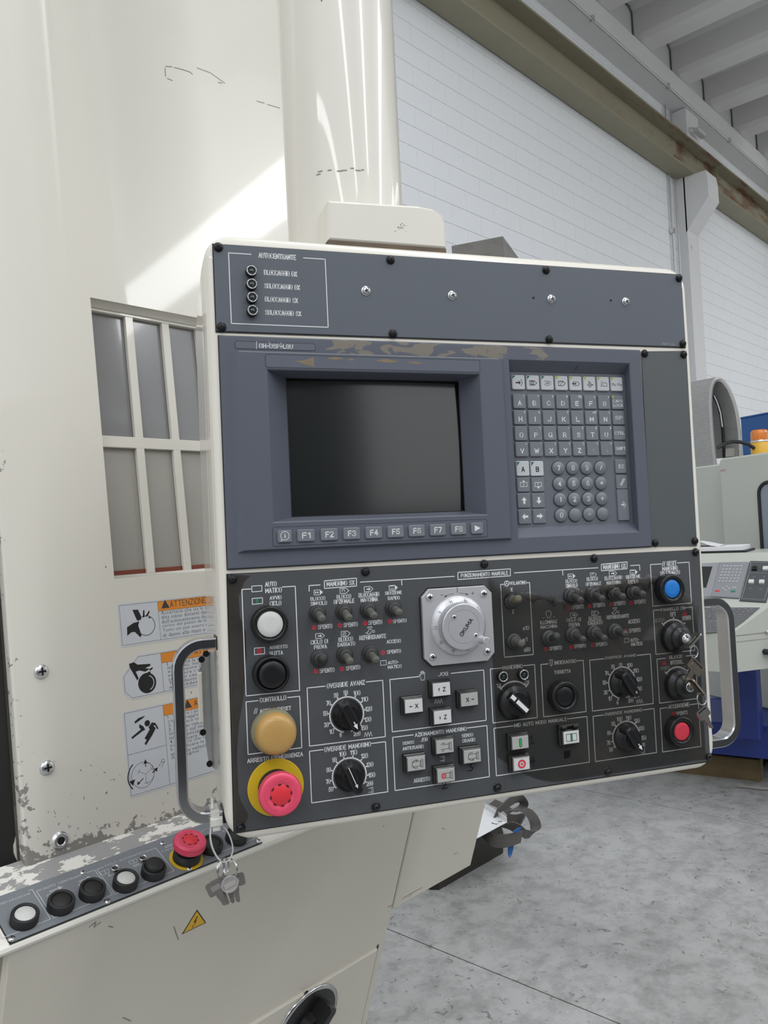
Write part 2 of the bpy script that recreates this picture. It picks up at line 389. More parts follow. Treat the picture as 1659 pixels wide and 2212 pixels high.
# ================================================================= CONTROL PANEL (pendant)
panel = thing('control_panel', 'large cream and slate grey lathe control panel with screen, keypad and rows of switches', 'control panel', frame_matrix((0.77888, 0.56220, 1.45473), (0.87335, -0.48703, -0.00860), (0.01328, 0.00616, 0.99989), (-0.48692, -0.87337, 0.01185)))

# --- housing: rounded cream enclosure
def rr(u, v0, v1, r, w): return [(a, b, w) for a, b in rrect(-u, u, v0, v1, r, 6)]
mb = MB()
mb.loft([rr(290, -290, 280, 16, -202), rr(306, -308, 292, 26, -200), rr(310, -312, 296, 28, -190), rr(314, -328, 327, 28, -60), rr(314.5, -328.5, 327.5, 28, -12),
         rr(313, -327, 326, 27, -6), rr(309, -323, 322, 24, -2.5), rr(303, -317, 316, 20, -1.6)], True, False, smooth=True)
HOUSE = mb
# neck block under the column
pts = [(-175, 331), (-27, 331), (-26.5, 362), (-30, 372), (-42, 379), (-60, 381), (-172, 378)]
mb = MB(); mb.prism(pts, -61, -6, 3)
nb = mb.build('neck_block', M_cream_box, panel)
mb = MB(); mb.box(-174, -28, 326, 331.3, -60, -7); mb.build('worn_bottom_edge', mat('rust_brown_edge', (0.12, 0.085, 0.05), 0.6, vary=0.4, vscale=40), nb)
mb = MB()
for i in range(26):
    a = random.gauss(0, 4.2); b = random.gauss(0, 2.6); q = random.uniform(.15, .6)
    mb.box(-84 + a - q, -84 + a + q, 354 + b - q * .6, 354 + b + q * .6, -6.2, -5.85)
mb.build('paint_chips', M_ink, nb)

# --- plates
def plate(name, pts, m, w0=-1.6, w1=0.0, bev=0.3):
    mb = MB(); mb.prism(pts, w0, w1, bev); return mb.build(name, m, panel)
tl, tr, br, bl = (-304.7, 314.9), (304.8, 317.4), (303.5, 220.9), (-305.3, 219.2)
uL, uR = (tl[0] + bl[0]) / 2, (tr[0] + br[0]) / 2
top_plate = plate('top_plate', [(uL, bl[1]), (uR, br[1]), (uR, tr[1]), (uL, tl[1])], M_plate)
mb = MB(); mb.prism([(uL - 1.2, bl[1] - 1.5), (uR + .5, br[1] - 1.5), (uR + .5, tr[1] + .6), (uL - 1.2, tl[1] + .6)], -1.6, -0.8); mb.build('gasket', M_goo, panel)
l_tl, l_tr, l_br, l_bl = (-303.2, -44.4), (305.7, -46.7), (302.5, -318.9), (-306.4, -317.2)
low_plate = plate('lower_plate', [l_bl, l_br, l_tr, l_tl], M_plate_low)
mb = MB(); mb.prism([(l_bl[0] - 1.2, l_bl[1] - 1), (l_br[0] + .6, l_br[1] - 1.4), (l_tr[0] + .6, l_tr[1] + .5), (l_tl[0] - 1.4, l_tl[1] + .6)], -1.6, -0.7); mb.build('gasket', M_goo, panel)
s_tl, s_tr, s_br, s_bl = (235.1, 213.1), (304.9, 215.7), (302.9, -41.5), (231.7, -39.1)
side_plate = plate('side_plate', [s_bl, s_br, s_tr, s_tl], mat('green_grey_plate', (0.082, 0.092, 0.098), 0.42, vary=0.06, vscale=8, bump=0.04, bscale=900))

# black sealant squeezed out along the lower left edge
mb = MB()
edge = [(-302.9, -44.4), (-278.9, -47.1), (-285.9, -53.4), (-292.5, -69.2), (-292.0, -89.4), (-286.4, -107.3), (-286.6, -132.8), (-292.2, -179.0), (-297.8, -205.0), (-301.1, -237.7), (-300.7, -275.9), (-298.7, -285.6), (-295.4, -291.9), (-291.0, -300.7), (-293.6, -306.8), (-298.5, -311.3), (-294.0, -315.5), (-305.8, -316.6), (-305.7, -292.7), (-304.3, -184.4), (-303.9, -104.6)]
mb.prism(edge, 0, 0.12); mb.build('sealant_smear', mat('brown_black_residue', (0.040, 0.035, 0.030), 0.33, vary=0.5, vscale=35, bump=0.4, bscale=120), panel)

# --- screws
def phillips(mb, r, w):
    mb.quad((-r * .55, -r * .13), (r * .55, -r * .13), (r * .55, r * .13), (-r * .55, r * .13), w); mb.quad((-r * .13, -r * .55), (r * .13, -r * .55), (r * .13, r * .55), (-r * .13, r * .55), w)
def proto_screw(m, r, h, washer, wm):
    a = MB()
    a.lathe([(r, 0), (r, h * .35), (r * .92, h * .62), (r * .7, h * .85), (r * .35, h), (0.01, h)], n=18)
    if washer: a.lathe([(washer, 0), (washer, .7), (r * .9, .9)], n=20)
    o = a.build('screw', m); b = MB(); phillips(b, r, h + .05); c = b.build('cross_recess', M_hole, o)
    return o, c
def place(pr, parent, u, v, w=0.0, rz=0.0, first=[None]):
    o = pr[0].copy(); COL.objects.link(o); o.parent = parent; o.location = (u * S, v * S, w * S); o.rotation_euler.z = rz
    for ch in pr[1:]:
        c = ch.copy(); COL.objects.link(c); c.parent = o
    return o
def drop(pr):
    for o in reversed(pr): bpy.data.objects.remove(o)
ps = proto_screw(M_bs, 4.1, 4.6, 5.3, M_bs)
for q in ((-299.8, 311.4), (-102.1, 310.3), (102.0, 310.9), (299.6, 312.2), (-299.7, 223.4), (-103.4, 223.3), (101.1, 223.8), (299.3, 224.9), (239.3, 210.1), (299.6, 210.5), (238.0, -34.5), (299.3, -34.5),
          (-298.7, -49.7), (-149.7, -49.9), (-300.2, -312.7), (-149.9, -312.3), (-2.6, -49.1), (-0.4, -311.5), (147.2, -49.7), (299.3, -49.3), (149.8, -312.6), (299.7, -312.7)):
    place(ps, panel, *q, 0, random.random())
drop(ps)
ps = proto_screw(M_steel, 4.3, 3.8, 5.6, M_steel)
for q in ((-133.7, 272.2), (-26.2, 272.4), (107.6, 274.8), (215.7, 276.8)):
    o = place(ps, panel, *q, 0, random.random()); o['label'] = 'silver washer-head screw'
drop(ps)
for q in ((82.6, 275.4), (193.3, 277.7)):
    mb = MB(); mb.lathe([(1.9, 0), (1.9, .25), (1.3, .3)], q, 14); o = mb.build('empty_screw_hole', M_plate, panel)
    mb = MB(); mb.disc(q, 1.35, .35); mb.build('hole', M_hole, o)

# --- top plate legend and lamps
TW = 0.3
mb = MB()
f = [(-264.5, 306.4), (-289.1, 306.5), (-288.7, 228.3), (-180.5, 227.6), (-180.2, 305.5), (-205.2, 306.1)]
u0 = (f[1][0] + f[2][0]) / 2; u1 = (f[3][0] + f[4][0]) / 2; v0 = (f[2][1] + f[3][1]) / 2; v1 = (f[1][1] + f[4][1]) / 2
mb.pline([(f[0][0], v1), (u0, v1), (u0, v0), (u1, v0), (u1, v1), (f[5][0], v1)], 1.0)
mb.text('AUTOCENTRANTE', (-256.2, 302.7), (-214.0, 308.7))
for t, a, b in (('BLOCCAGGIO DX', (-251.0, 283.9), (-213.5, 289.8)), ('SBLOCCAGGIO DX', (-251.1, 268.9), (-210.9, 274.6)), ('BLOCCAGGIO SX', (-251.1, 254.0), (-213.9, 259.6)), ('SBLOCCAGGIO SX', (-251.4, 239.2), (-210.7, 244.8))):
    mb.text(t, a, b)
mb.build('legend', M_white, panel)
mb = MB(); mb.text('XA18622', (267.5, 222.3), (287.1, 225.5)); mb.build('part_number', M_dimwhite, panel)
def lamp(q, r=5.4, h=7.5):
    a = MB(); a.lathe([(r * 1.12, 0), (r * 1.12, h - 1.6), (r, h - 1.2)], n=22); o = a.build('indicator_lamp', M_black, panel); o.location = (q[0] * S, q[1] * S, 0)
    a = MB(); a.lathe([(r * 1.05, h - 1.8), (r * 1.05, h - .2), (r * .95, h), (r * .84, h - .1), (r * .8, h - 2.0)], n=22, cap=False); a.build('chrome_ring', M_chrome, o)
    a = MB(); a.lathe([(r * .8, h - 2.8), (r * .66, h - 1.9), (r * .4, h - 1.2), (.01, h - .9)], n=18); a.build('lens', M_lens, o)
for q in ((-265.5, 285.6), (-265.7, 270.8), (-265.8, 256.2), (-266.0, 241.6)): lamp(q)

# ================================================================= screen and keypad bezel
b_tl, b_tr, b_br, b_bl = (-303.4, 214.1), (233.3, 213.5), (230.6, -39.5), (-302.6, -38.2)
bez_u0 = (b_tl[0] + b_bl[0]) / 2; bez_u1 = (b_tr[0] + b_br[0]) / 2; bez_v0 = (b_bl[1] + b_br[1]) / 2; bez_v1 = (b_tl[1] + b_tr[1]) / 2
PW = 5.0          # height of the raised screen surround
# screen opening rims
so = [(-254.4, 177.2), (2.3, 177.8), (2.3, 8.0), (-253.8, 9.0)]
si = [(-227.8, 173.4), (-14.7, 173.8), (-14.5, 15.0), (-227.3, 15.3)]
SO = ((so[0][0] + so[3][0]) / 2, (so[1][0] + so[2][0]) / 2, (so[2][1] + so[3][1]) / 2, (so[0][1] + so[1][1]) / 2)
SI = ((si[0][0] + si[3][0]) / 2, (si[1][0] + si[2][0]) / 2, (si[2][1] + si[3][1]) / 2, (si[0][1] + si[1][1]) / 2)
ko = [(43.2, 196.1), (216.0, 197.3), (214.1, -20.3), (42.0, -20.0)]
ki = [(50.6, 184.5), (215.5, 184.9), (214.0, -7.1), (48.8, -7.6)]
KO = ((ko[0][0] + ko[3][0]) / 2, (ko[1][0] + ko[2][0]) / 2, (ko[2][1] + ko[3][1]) / 2, (ko[0][1] + ko[1][1]) / 2)
KI = ((ki[0][0] + ki[3][0]) / 2, (ki[1][0] + ki[2][0]) / 2, (ki[2][1] + ki[3][1]) / 2, (ki[0][1] + ki[1][1]) / 2)
pl = [(-285.2, 195.1), (31.8, 195.3), (30.2, -19.6), (-285.5, -19.4)]
PL = ((pl[0][0] + pl[3][0]) / 2, (pl[1][0] + pl[2][0]) / 2, (pl[2][1] + pl[3][1]) / 2, (pl[0][1] + pl[1][1]) / 2)
def rc(R, w): return [(R[0], R[2], w), (R[1], R[2], w), (R[1], R[3], w), (R[0], R[3], w)]
mb = MB()
BZ = (bez_u0, bez_u1, bez_v0, bez_v1)
def annulus(mb, A, wa, B, wb): mb.loft([rc(A, wa), rc(B, wb)], False, False)
# outer wall and base sheet with two openings (tiled in a grid so that there are no overlaps)
annulus(mb, BZ, -1.6, BZ, 1.6); annulus(mb, BZ, 1.6, (bez_u0 + 1, bez_u1 - 1, bez_v0 + 1, bez_v1 - 1), 2.4)
us = [bez_u0 + 1, PL[0] - 7, PL[1] + 2.5, KO[0], KO[1], bez_u1 - 1]; vs_ = sorted([bez_v0 + 1, PL[2] - 2.5, KO[2], KO[3], PL[3] + 2, bez_v1 - 1])
for i in range(len(us) - 1):
    for j in range(len(vs_) - 1):
        cu, cv = (us[i] + us[i + 1]) / 2, (vs_[j] + vs_[j + 1]) / 2
        if PL[0] - 7 < cu < PL[1] + 2.5 and PL[2] - 2.5 < cv < PL[3] + 2: continue
        if KO[0] < cu < KO[1] and KO[2] < cv < KO[3]: continue
        mb.quad((us[i], vs_[j]), (us[i + 1], vs_[j]), (us[i + 1], vs_[j + 1]), (us[i], vs_[j + 1]), 2.4)
annulus(mb, (PL[0] - 7, PL[1] + 2.5, PL[2] - 2.5, PL[3] + 2), 2.4, (PL[0], PL[1], PL[2], PL[3]), 2.4 + PW)
annulus(mb, PL, 2.4 + PW, SO, 2.4 + PW)
annulus(mb, SO, 2.4 + PW, (SO[0] + 1.2, SO[1] - 1.2, SO[2] + 1.2, SO[3] - 1.2), 6.6)
annulus(mb, (SO[0] + 1.2, SO[1] - 1.2, SO[2] + 1.2, SO[3] - 1.2), 6.6, SI, -20)
annulus(mb, KO, 2.4, (KO[0] + 1, KO[1] - 1, KO[2] + 1, KO[3] - 1), 1.4); annulus(mb, (KO[0] + 1, KO[1] - 1, KO[2] + 1, KO[3] - 1), 1.4, KI, -11)
bezel = mb.build('screen_bezel', M_bezel, panel)
# worn paint along the top of the bezel: bare tan plastic
nt = M_bezel.node_tree; bsdf = nt.nodes['Principled BSDF']
tc = N(nt, 'ShaderNodeTexCoord'); sp = N(nt, 'ShaderNodeSeparateXYZ'); nt.links.new(tc.outputs['Object'], sp.inputs[0])
def band(sock, a, b, soft):
    m1 = N(nt, 'ShaderNodeMapRange', **{'From Min': a - soft, 'From Max': a + soft}); m2 = N(nt, 'ShaderNodeMapRange', **{'From Min': b + soft, 'From Max': b - soft})
    nt.links.new(sock, m1.inputs['Value']); nt.links.new(sock, m2.inputs['Value'])
    mm = N(nt, 'ShaderNodeMath', _operation='MULTIPLY'); nt.links.new(m1.outputs[0], mm.inputs[0]); nt.links.new(m2.outputs[0], mm.inputs[1]); return mm.outputs[0]
bu = band(sp.outputs[0], (-194.4, 205.9)[0] * S, (107.8, 207.6)[0] * S, 0.02); bv = band(sp.outputs[1], (-94.5, 194.1)[1] * S - .002, (-170.0, 213.6)[1] * S + .004, 0.006)
mm = N(nt, 'ShaderNodeMath', _operation='MULTIPLY'); nt.links.new(bu, mm.inputs[0]); nt.links.new(bv, mm.inputs[1])
mp = N(nt, 'ShaderNodeMapping'); mp.inputs['Scale'].default_value = (28, 75, 60); nt.links.new(tc.outputs['Object'], mp.inputs[0])
nz = N(nt, 'ShaderNodeTexNoise', Scale=1.0, Detail=4.0, Distortion=0.8); nt.links.new(mp.outputs[0], nz.inputs['Vector'])
m3 = N(nt, 'ShaderNodeMath', _operation='MULTIPLY'); nt.links.new(mm.outputs[0], m3.inputs[0]); nt.links.new(nz.outputs['Fac'], m3.inputs[1])
st = N(nt, 'ShaderNodeMapRange', **{'From Min': 0.49, 'From Max': 0.51}); nt.links.new(m3.outputs[0], st.inputs['Value'])
mx = N(nt, 'ShaderNodeMix', _data_type='RGBA'); nt.links.new(bsdf.inputs['Base Color'].links[0].from_socket, mx.inputs['A']); mx.inputs['B'].default_value = (0.19, 0.17, 0.14, 1)
nt.links.new(st.outputs[0], mx.inputs['Factor']); nt.links.new(mx.outputs['Result'], bsdf.inputs['Base Color'])

# seam round the bezel
inn = [(a, b) for a, b in rrect(bez_u0 + 1.5, bez_u1 - 1.5, bez_v0 + 1.5, bez_v1 - 1.5, 2, 6)]
HOUSE.loft([rr(303, -317, 316, 20, -1.6), [(a, b, -1.6) for a, b in inn], [(a, b, -40) for a, b in inn]], False, True)
housing = HOUSE.build('housing', M_cream_box, panel)
mb = MB(); A_ = (bez_u0 - 1, bez_u1 + 1.2, bez_v0 - 1, bez_v1 + 1); B_ = (bez_u0 + 2, bez_u1 - 2, bez_v0 + 2, bez_v1 - 2); annulus(mb, A_, -1.6, A_, -1.0); annulus(mb, A_, -1.0, B_, -1.0); mb.build('bezel_seam', M_bezel_dark, panel)
# the tube face: gently domed dark glass
mb = MB(); nx, ny = 24, 18; g = []
for j in range(ny + 1):
    for i in range(nx + 1):
        a = i / nx * 2 - 1; b = j / ny * 2 - 1
        g.append((SI[0] - 2 + (SI[1] - SI[0] + 4) * i / nx, SI[2] - 2 + (SI[3] - SI[2] + 4) * j / ny, -20.5 - 5.0 * (a * a * .55 + b * b * .45)))
mb.add(g, [(j * (nx + 1) + i, j * (nx + 1) + i + 1, (j + 1) * (nx + 1) + i + 1, (j + 1) * (nx + 1) + i) for j in range(ny) for i in range(nx)], True)
mb.build('screen', M_crt, panel)
mb = MB(); mb.pline([(SI[0] + .4, SI[2] + .4), (SI[1] - .4, SI[2] + .4), (SI[1] - .4, SI[3] - .4), (SI[0] + .4, SI[3] - .4)], 1.2, -20.2, True); mb.build('screen_edge', M_blk, panel)

# strips on the surround
WS = 2.4 + PW
def strip_outline(name, R, m_in, w):
    mb = MB(); mb.rbox(R[0], R[1], R[2], R[3], w, w + .25, 2.5); o = mb.build(name, m_in, panel)
    mb = MB(); mb.pline([(p[0], p[1]) for p in rrect(R[0], R[1], R[2], R[3], 2.5)], .45, w + .3, True); mb.build('outline', M_bezel_dark, o); return o
def rect4(a, b, c, d): return ((a[0] + d[0]) / 2, (b[0] + c[0]) / 2, (c[1] + d[1]) / 2, (a[1] + b[1]) / 2)
R_top = rect4((-254.7, 193.3), (2.1, 193.1), (1.2, 178.1), (-254.2, 177.9))
strip_outline('upper_strip', (R_top[0], R_top[1], R_top[2] + 1, R_top[3]), mat('bezel_strip', (0.100, 0.113, 0.145), 0.42, vary=0.05, vscale=20), WS)
mb = MB()
for cx_, cy_, rx_, ry_ in ((-211.4, 185.8) + (11, 5.5), (-174.7, 190.7) + (10, 1.6), (-157.2, 189.7) + (5, 1.2), (-114.6, 189.5) + (15, 1.8), (-79.7, 188.2) + (9, 1.4)):
    if rx_ == 11: mb.poly([(cx_ - rx_, cy_ + 1), (cx_ - 2, cy_ + 1.5), (cx_ + rx_, cy_ + ry_), (cx_ + rx_, cy_ - ry_), (cx_ - 2, cy_ - 2)], WS + .34)
    else: mb.poly([(cx_ + rx_ * math.cos(t * PI / 6) * random.uniform(.75, 1.1), cy_ + ry_ * math.sin(t * PI / 6) * random.uniform(.6, 1.2)) for t in range(12)], WS + .34)
mb.build('worn_patches', mat('tan_bare_patch', (0.22, 0.165, 0.10), 0.6, vary=0.3, vscale=60), panel)
R_f = rect4((-254.4, 3.6), (0.5, 3.9), (-0.0, -16.6), (-254.1, -17.1))
strip_outline('function_key_strip', R_f, mat('bezel_strip', (0.1, 0.11, 0.14)), WS)
R_n = rect4((-286.0, 208.1), (-196.7, 207.9), (-197.0, 200.3), (-286.0, 199.7))
npl = strip_outline('nameplate', R_n, mat('nameplate_grey', (0.11, 0.122, 0.155), 0.42), 2.4)
mb = MB(); mb.ctext('OH-OSP-LGU', mid((-260.0, 200.9), (-222.3, 206.5)), (-222.3, 206.5)[0] - (-260.0, 200.9)[0], 5.0, 2.75, 0, 1.1); a = (-262.7, 208.4); b = (-263.0, 200.1); mb.line(a, b, .5, 2.72); a = (-248.6, 208.5); mb.line(a, (a[0], a[1] - 7), .4, 2.8); a = (-235.7, 208.2); mb.line(a, (a[0], a[1] - 7), .4, 2.8)
mb.build('lettering', M_white, npl)
mb = MB(); mb.line((PL[0] + 3, PL[3] + 1), (PL[1] - 4, PL[3] + 1), .9, 2.4 + PW * .55); mb.build('worn_edge', M_dimwhite, panel)

# --- F keys and keypad
def key(cu, cv, W, H, wb, h, m, shape='r', parent=panel, name='key'):
    mb = MB()
    if shape == 'o': mb.lathe([(W / 2, 0), (W / 2, h - .8), (W / 2 - .8, h), (.01, h)], n=24)
    else: mb.rbox(-W / 2, W / 2, -H / 2, H / 2, 0, h, min(1.8, W * .2), .7, 3)
    o = mb.build(name, m, parent); o.location = (cu * S, cv * S, wb * S); return o
def legend_on(o, m, fn):
    mb = MB(); fn(mb); return mb.build('legend', m, o)
HK = 2.6; LW = HK + .12
fk = [((-241.6, -6.8), 'i'), ((-218.0, -6.4), 'F1'), ((-191.8, -6.3), 'F2'), ((-166.1, -6.4), 'F3'), ((-140.3, -6.2), 'F4'), ((-114.3, -6.2), 'F5'), ((-88.8, -6.3), 'F6'), ((-62.9, -6.6), 'F7'), ((-36.9, -6.4), 'F8'), ((-13.3, -5.9), '>')]
fv = sum(q[0][1] for q in fk) / len(fk)
for i, (q, t) in enumerate(fk):
    o = key(q[0], fv, 15.5 if t in 'i>' else 19.5, 13.2, WS + .3, HK, M_key)
    def fn(mb, t=t):
        if t == '>': mb.poly([(-3.5, -3.5), (4, 0), (-3.5, 3.5)], LW)
        elif t == 'i':
            mb.arc((0, .6), 4.6, -2.0, 3.9, .6, LW); mb.pline([(-1.9, -3.6), (-4.4, -4.8), (-3.6, -2.2)], .6, LW); mb.text('i', (-.6, -1.8), (.7, 3.2), LW)
        else: mb.ctext(t, (0, 0), 9.5, 6.6, LW)
    legend_on(o, M_white, fn)

# keypad membrane at the bottom of its pocket
mb = MB(); mb.box(KI[0] - 1, KI[1] + 1, KI[2] - 1, KI[3] + 1, -12.5, -11.2, .3); mb.build('keypad', M_keypad, panel)
KB = -11.2
rows = [((61.1, 170.8), (201.3, 172.2)), ((60.7, 147.6), (201.5, 148.4)), ((60.5, 127.9), (201.4, 128.1)), ((60.2, 108.2), (201.1, 108.4)), ((60.0, 88.6), (200.8, 88.4))]
ku0 = sum(r[0][0] for r in rows) / 5; ku1 = sum(r[1][0] for r in rows) / 5; pit = (ku1 - ku0) / 7
rv = [(r[0][1] + r[1][1]) / 2 for r in rows]
KW, KH = pit * .88, pit * .90
def tape_icon(mb, c, s, w, fill=None):
    x, y = c
    mb.pline([(x - s, y - s * .55), (x + s * .35, y - s * .55), (x + s, y), (x + s * .35, y + s * .55), (x - s, y + s * .55)], s * .13, w, True)
    if fill == 'full': mb.poly([(x + s * .35, y - s * .55), (x + s, y), (x + s * .35, y + s * .55)], w)
    if fill == 'arrow': mb.poly([(x - s * .5, y - s * .12), (x + s * .02, y - s * .12), (x + s * .02, y - s * .36), (x + s * .45, y), (x + s * .02, y + s * .36), (x + s * .02, y + s * .12), (x - s * .5, y + s * .12)], w)
    if fill == 'o': mb.arc((x - s * .25, y), s * .3, -.8, 4, s * .12, w)
    if fill == 'ff':
        for k in (-.75, -.25): mb.poly([(x + s * k, y - s * .3), (x + s * (k + .42), y), (x + s * k, y + s * .3)], w)
    if fill == 'z':
        for k in (-.3, .3): mb.pline([(x - s * .7, y + s * k), (x - s * .5, y + s * (k + .2)), (x - s * .3, y + s * k), (x - s * .1, y + s * (k + .2)), (x + s * .1, y + s * k)], s * .12, w)
    if fill == 'slash': mb.line((x - s * .6, y - s * .3), (x - s * .1, y + s * .3), s * .1, w); mb.pline([(x - s * .6, y - s * .3), (x, y - s * .3), (x, y + s * .3), (x - s * .6, y + s * .3)], s * .08, w, True)
def modekey_legend(mb, i):
    w = LW; y = -.6
    if i == 0: mb.poly([(-4, y - .8), (.4, y - .8), (.4, y - 2.6), (3, y), (.4, y + 2.6), (.4, y + .8), (-4, y + .8)], w); mb.pline([(2.8, y - 3.4), (3.6, y - 3.4), (5.2, y), (3.6, y + 3.4), (2.8, y + 3.4)], .6, w)
    elif i == 1: tape_icon(mb, (0, y), 5, w); mb.pline([(-3.4, y - 2), (1, y - 2), (1, y + 2), (-3.4, y + 2)], .45, w, True); mb.arc((-1.2, y), 1.4, 0, 6.3, .5, w)
    elif i == 2: mb.pline([(-4.8, y + 2), (-1.5, y + 3), (2, y + 2.2), (5, y + 1.4)], .5, w); mb.pline([(2, y + 1), (-1, y + .8), (-2.4, y - .2), (-.5, y - .4), (2.6, y - .6), (4.6, y - 1.4)], .5, w); mb.pline([(-4.6, y - 1), (-2, y - 3), (2, y - 2.6)], .5, w)
    elif i == 3: tape_icon(mb, (0, y), 5, w); mb.arc((-.6, y), 2.6, .7, 3.0, .5, w); mb.line((-2.6, y - 2.4), (2.2, y + 2.4), .5, w)
    elif i == 4: tape_icon(mb, (1, y), 4.4, w); mb.poly([(-5.5, y), (-3.5, y + 1.6), (-3.5, y + .6), (-1, y + .6), (-1, y + 1.6), (1, y), (-1, y - 1.6), (-1, y - .6), (-3.5, y - .6), (-3.5, y - 1.6)], w)
    elif i == 5: mb.arc((0, y - 1), 2.6, 0, 6.29, .55, w); mb.line((-3.6, y - 1), (5, y - 1), .5, w); mb.line((0, y - 4), (0, y + 3.4), .5, w); mb.text('x', (-2, y + 2.2), (-.4, y + 4), w); mb.poly([(3.6, y - 2), (5.4, y - 1), (3.6, y)], w)
    elif i == 6: mb.poly([(-3.8, y - 4), (-2.6, y - 1.2), (-3.9, y - 1.2)], w); mb.line((-3, y - 1), (-3, y + 4), .5, w); mb.pline([(-1, y - 2.6), (5, y - 2.6), (5, y + 1), (3, y + 2), (-1, y + 2)], .5, w, True)
    else: mb.ctext('Mac Man', (0, y), KW * .86, 3.6, w)
L1 = 'ABCDEFG'; SUP = ['!"#$', '']
sup = [['!', '"', '#', '$', 'DEL', '(', ')', ''], ['@', '&', "'", '?', '`', 'HT', '%', ''], ['', '\\', '', '^', '|', '[', ']', ''], ['_', '~', '{', '}', ';', '<', '>', '']]
main = [['A', 'B', 'C', 'D', 'E', 'F', 'G', 'CAPS'], ['H', 'I', 'J', 'K', 'L', 'M', 'N', 'SP'], ['O', 'P', 'Q', 'R', 'S', 'T', 'U', 'CTRL'], ['V', 'W', 'X', 'Y', 'Z', ':', ',', 'SHIFT']]
for c in range(8):
    o = key(ku0 + pit * c, rv[0], KW, KH, KB, HK, M_keyw)
    mb = MB(); h = KH / 2 - .8; mb.poly([(-KW / 2 + .7, h), (-KW / 2 + .7, h - 4.4), (-KW / 2 + 5, h)], HK + .1); mb.build('corner_mark', M_teal if c < 3 else M_yellowg, o)
    legend_on(o, M_blk, lambda mb, c=c: modekey_legend(mb, c))
CWID = {'I': .8, 'M': 5.8, 'W': 6.4, ':': .8, ',': .8}
for r in range(4):
    for c in range(8):
        o = key(ku0 + pit * c, rv[r + 1], KW, KH, KB, HK, M_key)
        t = main[r][c]; s2 = sup[r][c]
        def fn(mb):
            if t == 'CAPS': mb.ctext('CAPS', (0, 1.4), KW * .82, 4, LW); mb.ctext('LOCK', (0, -4), KW * .82, 4, LW)
            elif c == 7: mb.ctext(t, (0, -.2), KW * (.62 if t == 'SP' else .84), 5 if t == 'SP' else 4.2, LW)
            else:
                if t == ',': mb.ctext(',', (0, -3.6), .9, 1.6, LW)
                elif t == ':': mb.ctext(':', (0, -2.6), .9, 3.2, LW)
                else: mb.ctext(t, (0, -2.3), CWID.get(t, 5.0), 6.2, LW)
                if s2: mb.ctext(s2, (KW / 2 - (3.8 if len(s2) > 1 else 2.7), KH / 2 - 2.6), 5.2 if len(s2) > 1 else (.7 if s2 in '!|\'`' else 2.2), .6 if s2 in '_~' else (1.4 if s2 in '"\'`^' else 3.2), LW)
        legend_on(o, M_white, fn)
        if t == 'CAPS':
            mb = MB(); h = KH / 2 - .8; mb.poly([(-KW / 2 + .7, h), (-KW / 2 + .7, h - 3.6), (-KW / 2 + 4.4, h)], HK + .1); mb.build('corner_mark', M_yellowg, o)
for q, t in (((60.3, 64.7), 'A'), ((80.0, 64.4), 'B')):
    o = key(*q, KW, KH * 1.02, KB, HK, M_keyw); legend_on(o, M_blk, lambda mb: mb.ctext(t, (0, -1), 4.6, 6.4, LW))
    mb = MB(); h = KH / 2 - .8; mb.poly([(-KW / 2 + .7, h), (-KW / 2 + .7, h - 5), (-KW / 2 + 5, h)], HK + .1); mb.build('corner_mark', M_teal, o)
def arrow(mb, d, s, w):
    P_ = [(-.28, -.9), (.28, -.9), (.28, .05), (.8, .05), (0, .9), (-.8, .05), (-.28, .05)]
    mb.poly([(( x * math.cos(d) - y * math.sin(d)) * s, (x * math.sin(d) + y * math.cos(d)) * s) for x, y in P_], w)
for q, k in (((60.3, 45.1), 'pu'), ((80.3, 44.7), 'pd'), ((59.8, 25.4), 0), ((80.0, 24.8), PI), ((59.9, 5.6), PI / 2), ((80.1, 5.6), -PI / 2)):
    o = key(*q, KW, KH * 1.0, KB, HK * .8, M_key)
    def fn(mb):
        w = HK * .8 + .12
        if k in ('pu', 'pd'):
            s_ = 1 if k == 'pu' else -1
            mb.pline([(-4.6, -2.6), (4.6, -2.6), (4.6, 2.6), (-4.6, 2.6)], .6, w, True); mb.ctext('P', (0, -.4 * s_), 2, 3, w); mb.poly([(-1.7, 2.8 * s_), (1.7, 2.8 * s_), (0, 5.6 * s_)], w)
        else: arrow(mb, k, 4.6, w)
    legend_on(o, M_white, fn)
    if not isinstance(k, str):
        mb = MB(); mb.arc((0, 0), KW * .42, 0, 2 * PI, .5, HK * .8 + .08, 24); mb.build('dished_ring', M_keypad, o)
circ = [[(110.0, 64.6), (170.6, 64.1)], [(110.0, 44.9), (170.3, 44.5)], [(110.2, 25.3), (170.1, 24.9)], [(110.2, 5.7), (170.3, 5.4)]]
for r, row in enumerate(['789/', '456*', '123+', '0.=-']):
    for c, t in enumerate(row):
        q = lerp(circ[r][0], circ[r][1], c / 3)
        mb = MB(); mb.disc(q, pit * .46, KB + .06, 24); mb.build('key_well', M_bezel_dark, panel)
        o = key(*q, pit * .84, pit * .84, KB, HK, M_key, 'o')
        sz = {'/': (3.4, 5.4), '*': (4, 4.4), '+': (4.6, 4.6), '.': (1.1, 1.1), '=': (4.6, 2.2), '-': (4.6, .7), '1': (1.9, 6.4)}.get(t, (4.4, 6.4))
        legend_on(o, M_white, lambda mb: mb.ctext(t, (0, 0), *sz, LW))
o = key(*(200.6, 65.4), KW * .92, KH, KB, HK, M_key); legend_on(o, M_white, lambda mb: mb.ctext('BS', (0, 0), 8, 5.4, LW))
o = key(*(200.5, 45.4), KW * .92, KH, KB, HK, M_key); legend_on(o, M_white, lambda mb: (mb.line((-3, -4), (2, 4), .9, LW), mb.line((-1, -4.2), (4, 3.8), .9, LW)))
o = key(*(200.8, 15.9), KW * .94, pit * 2.0, KB, HK, M_key)
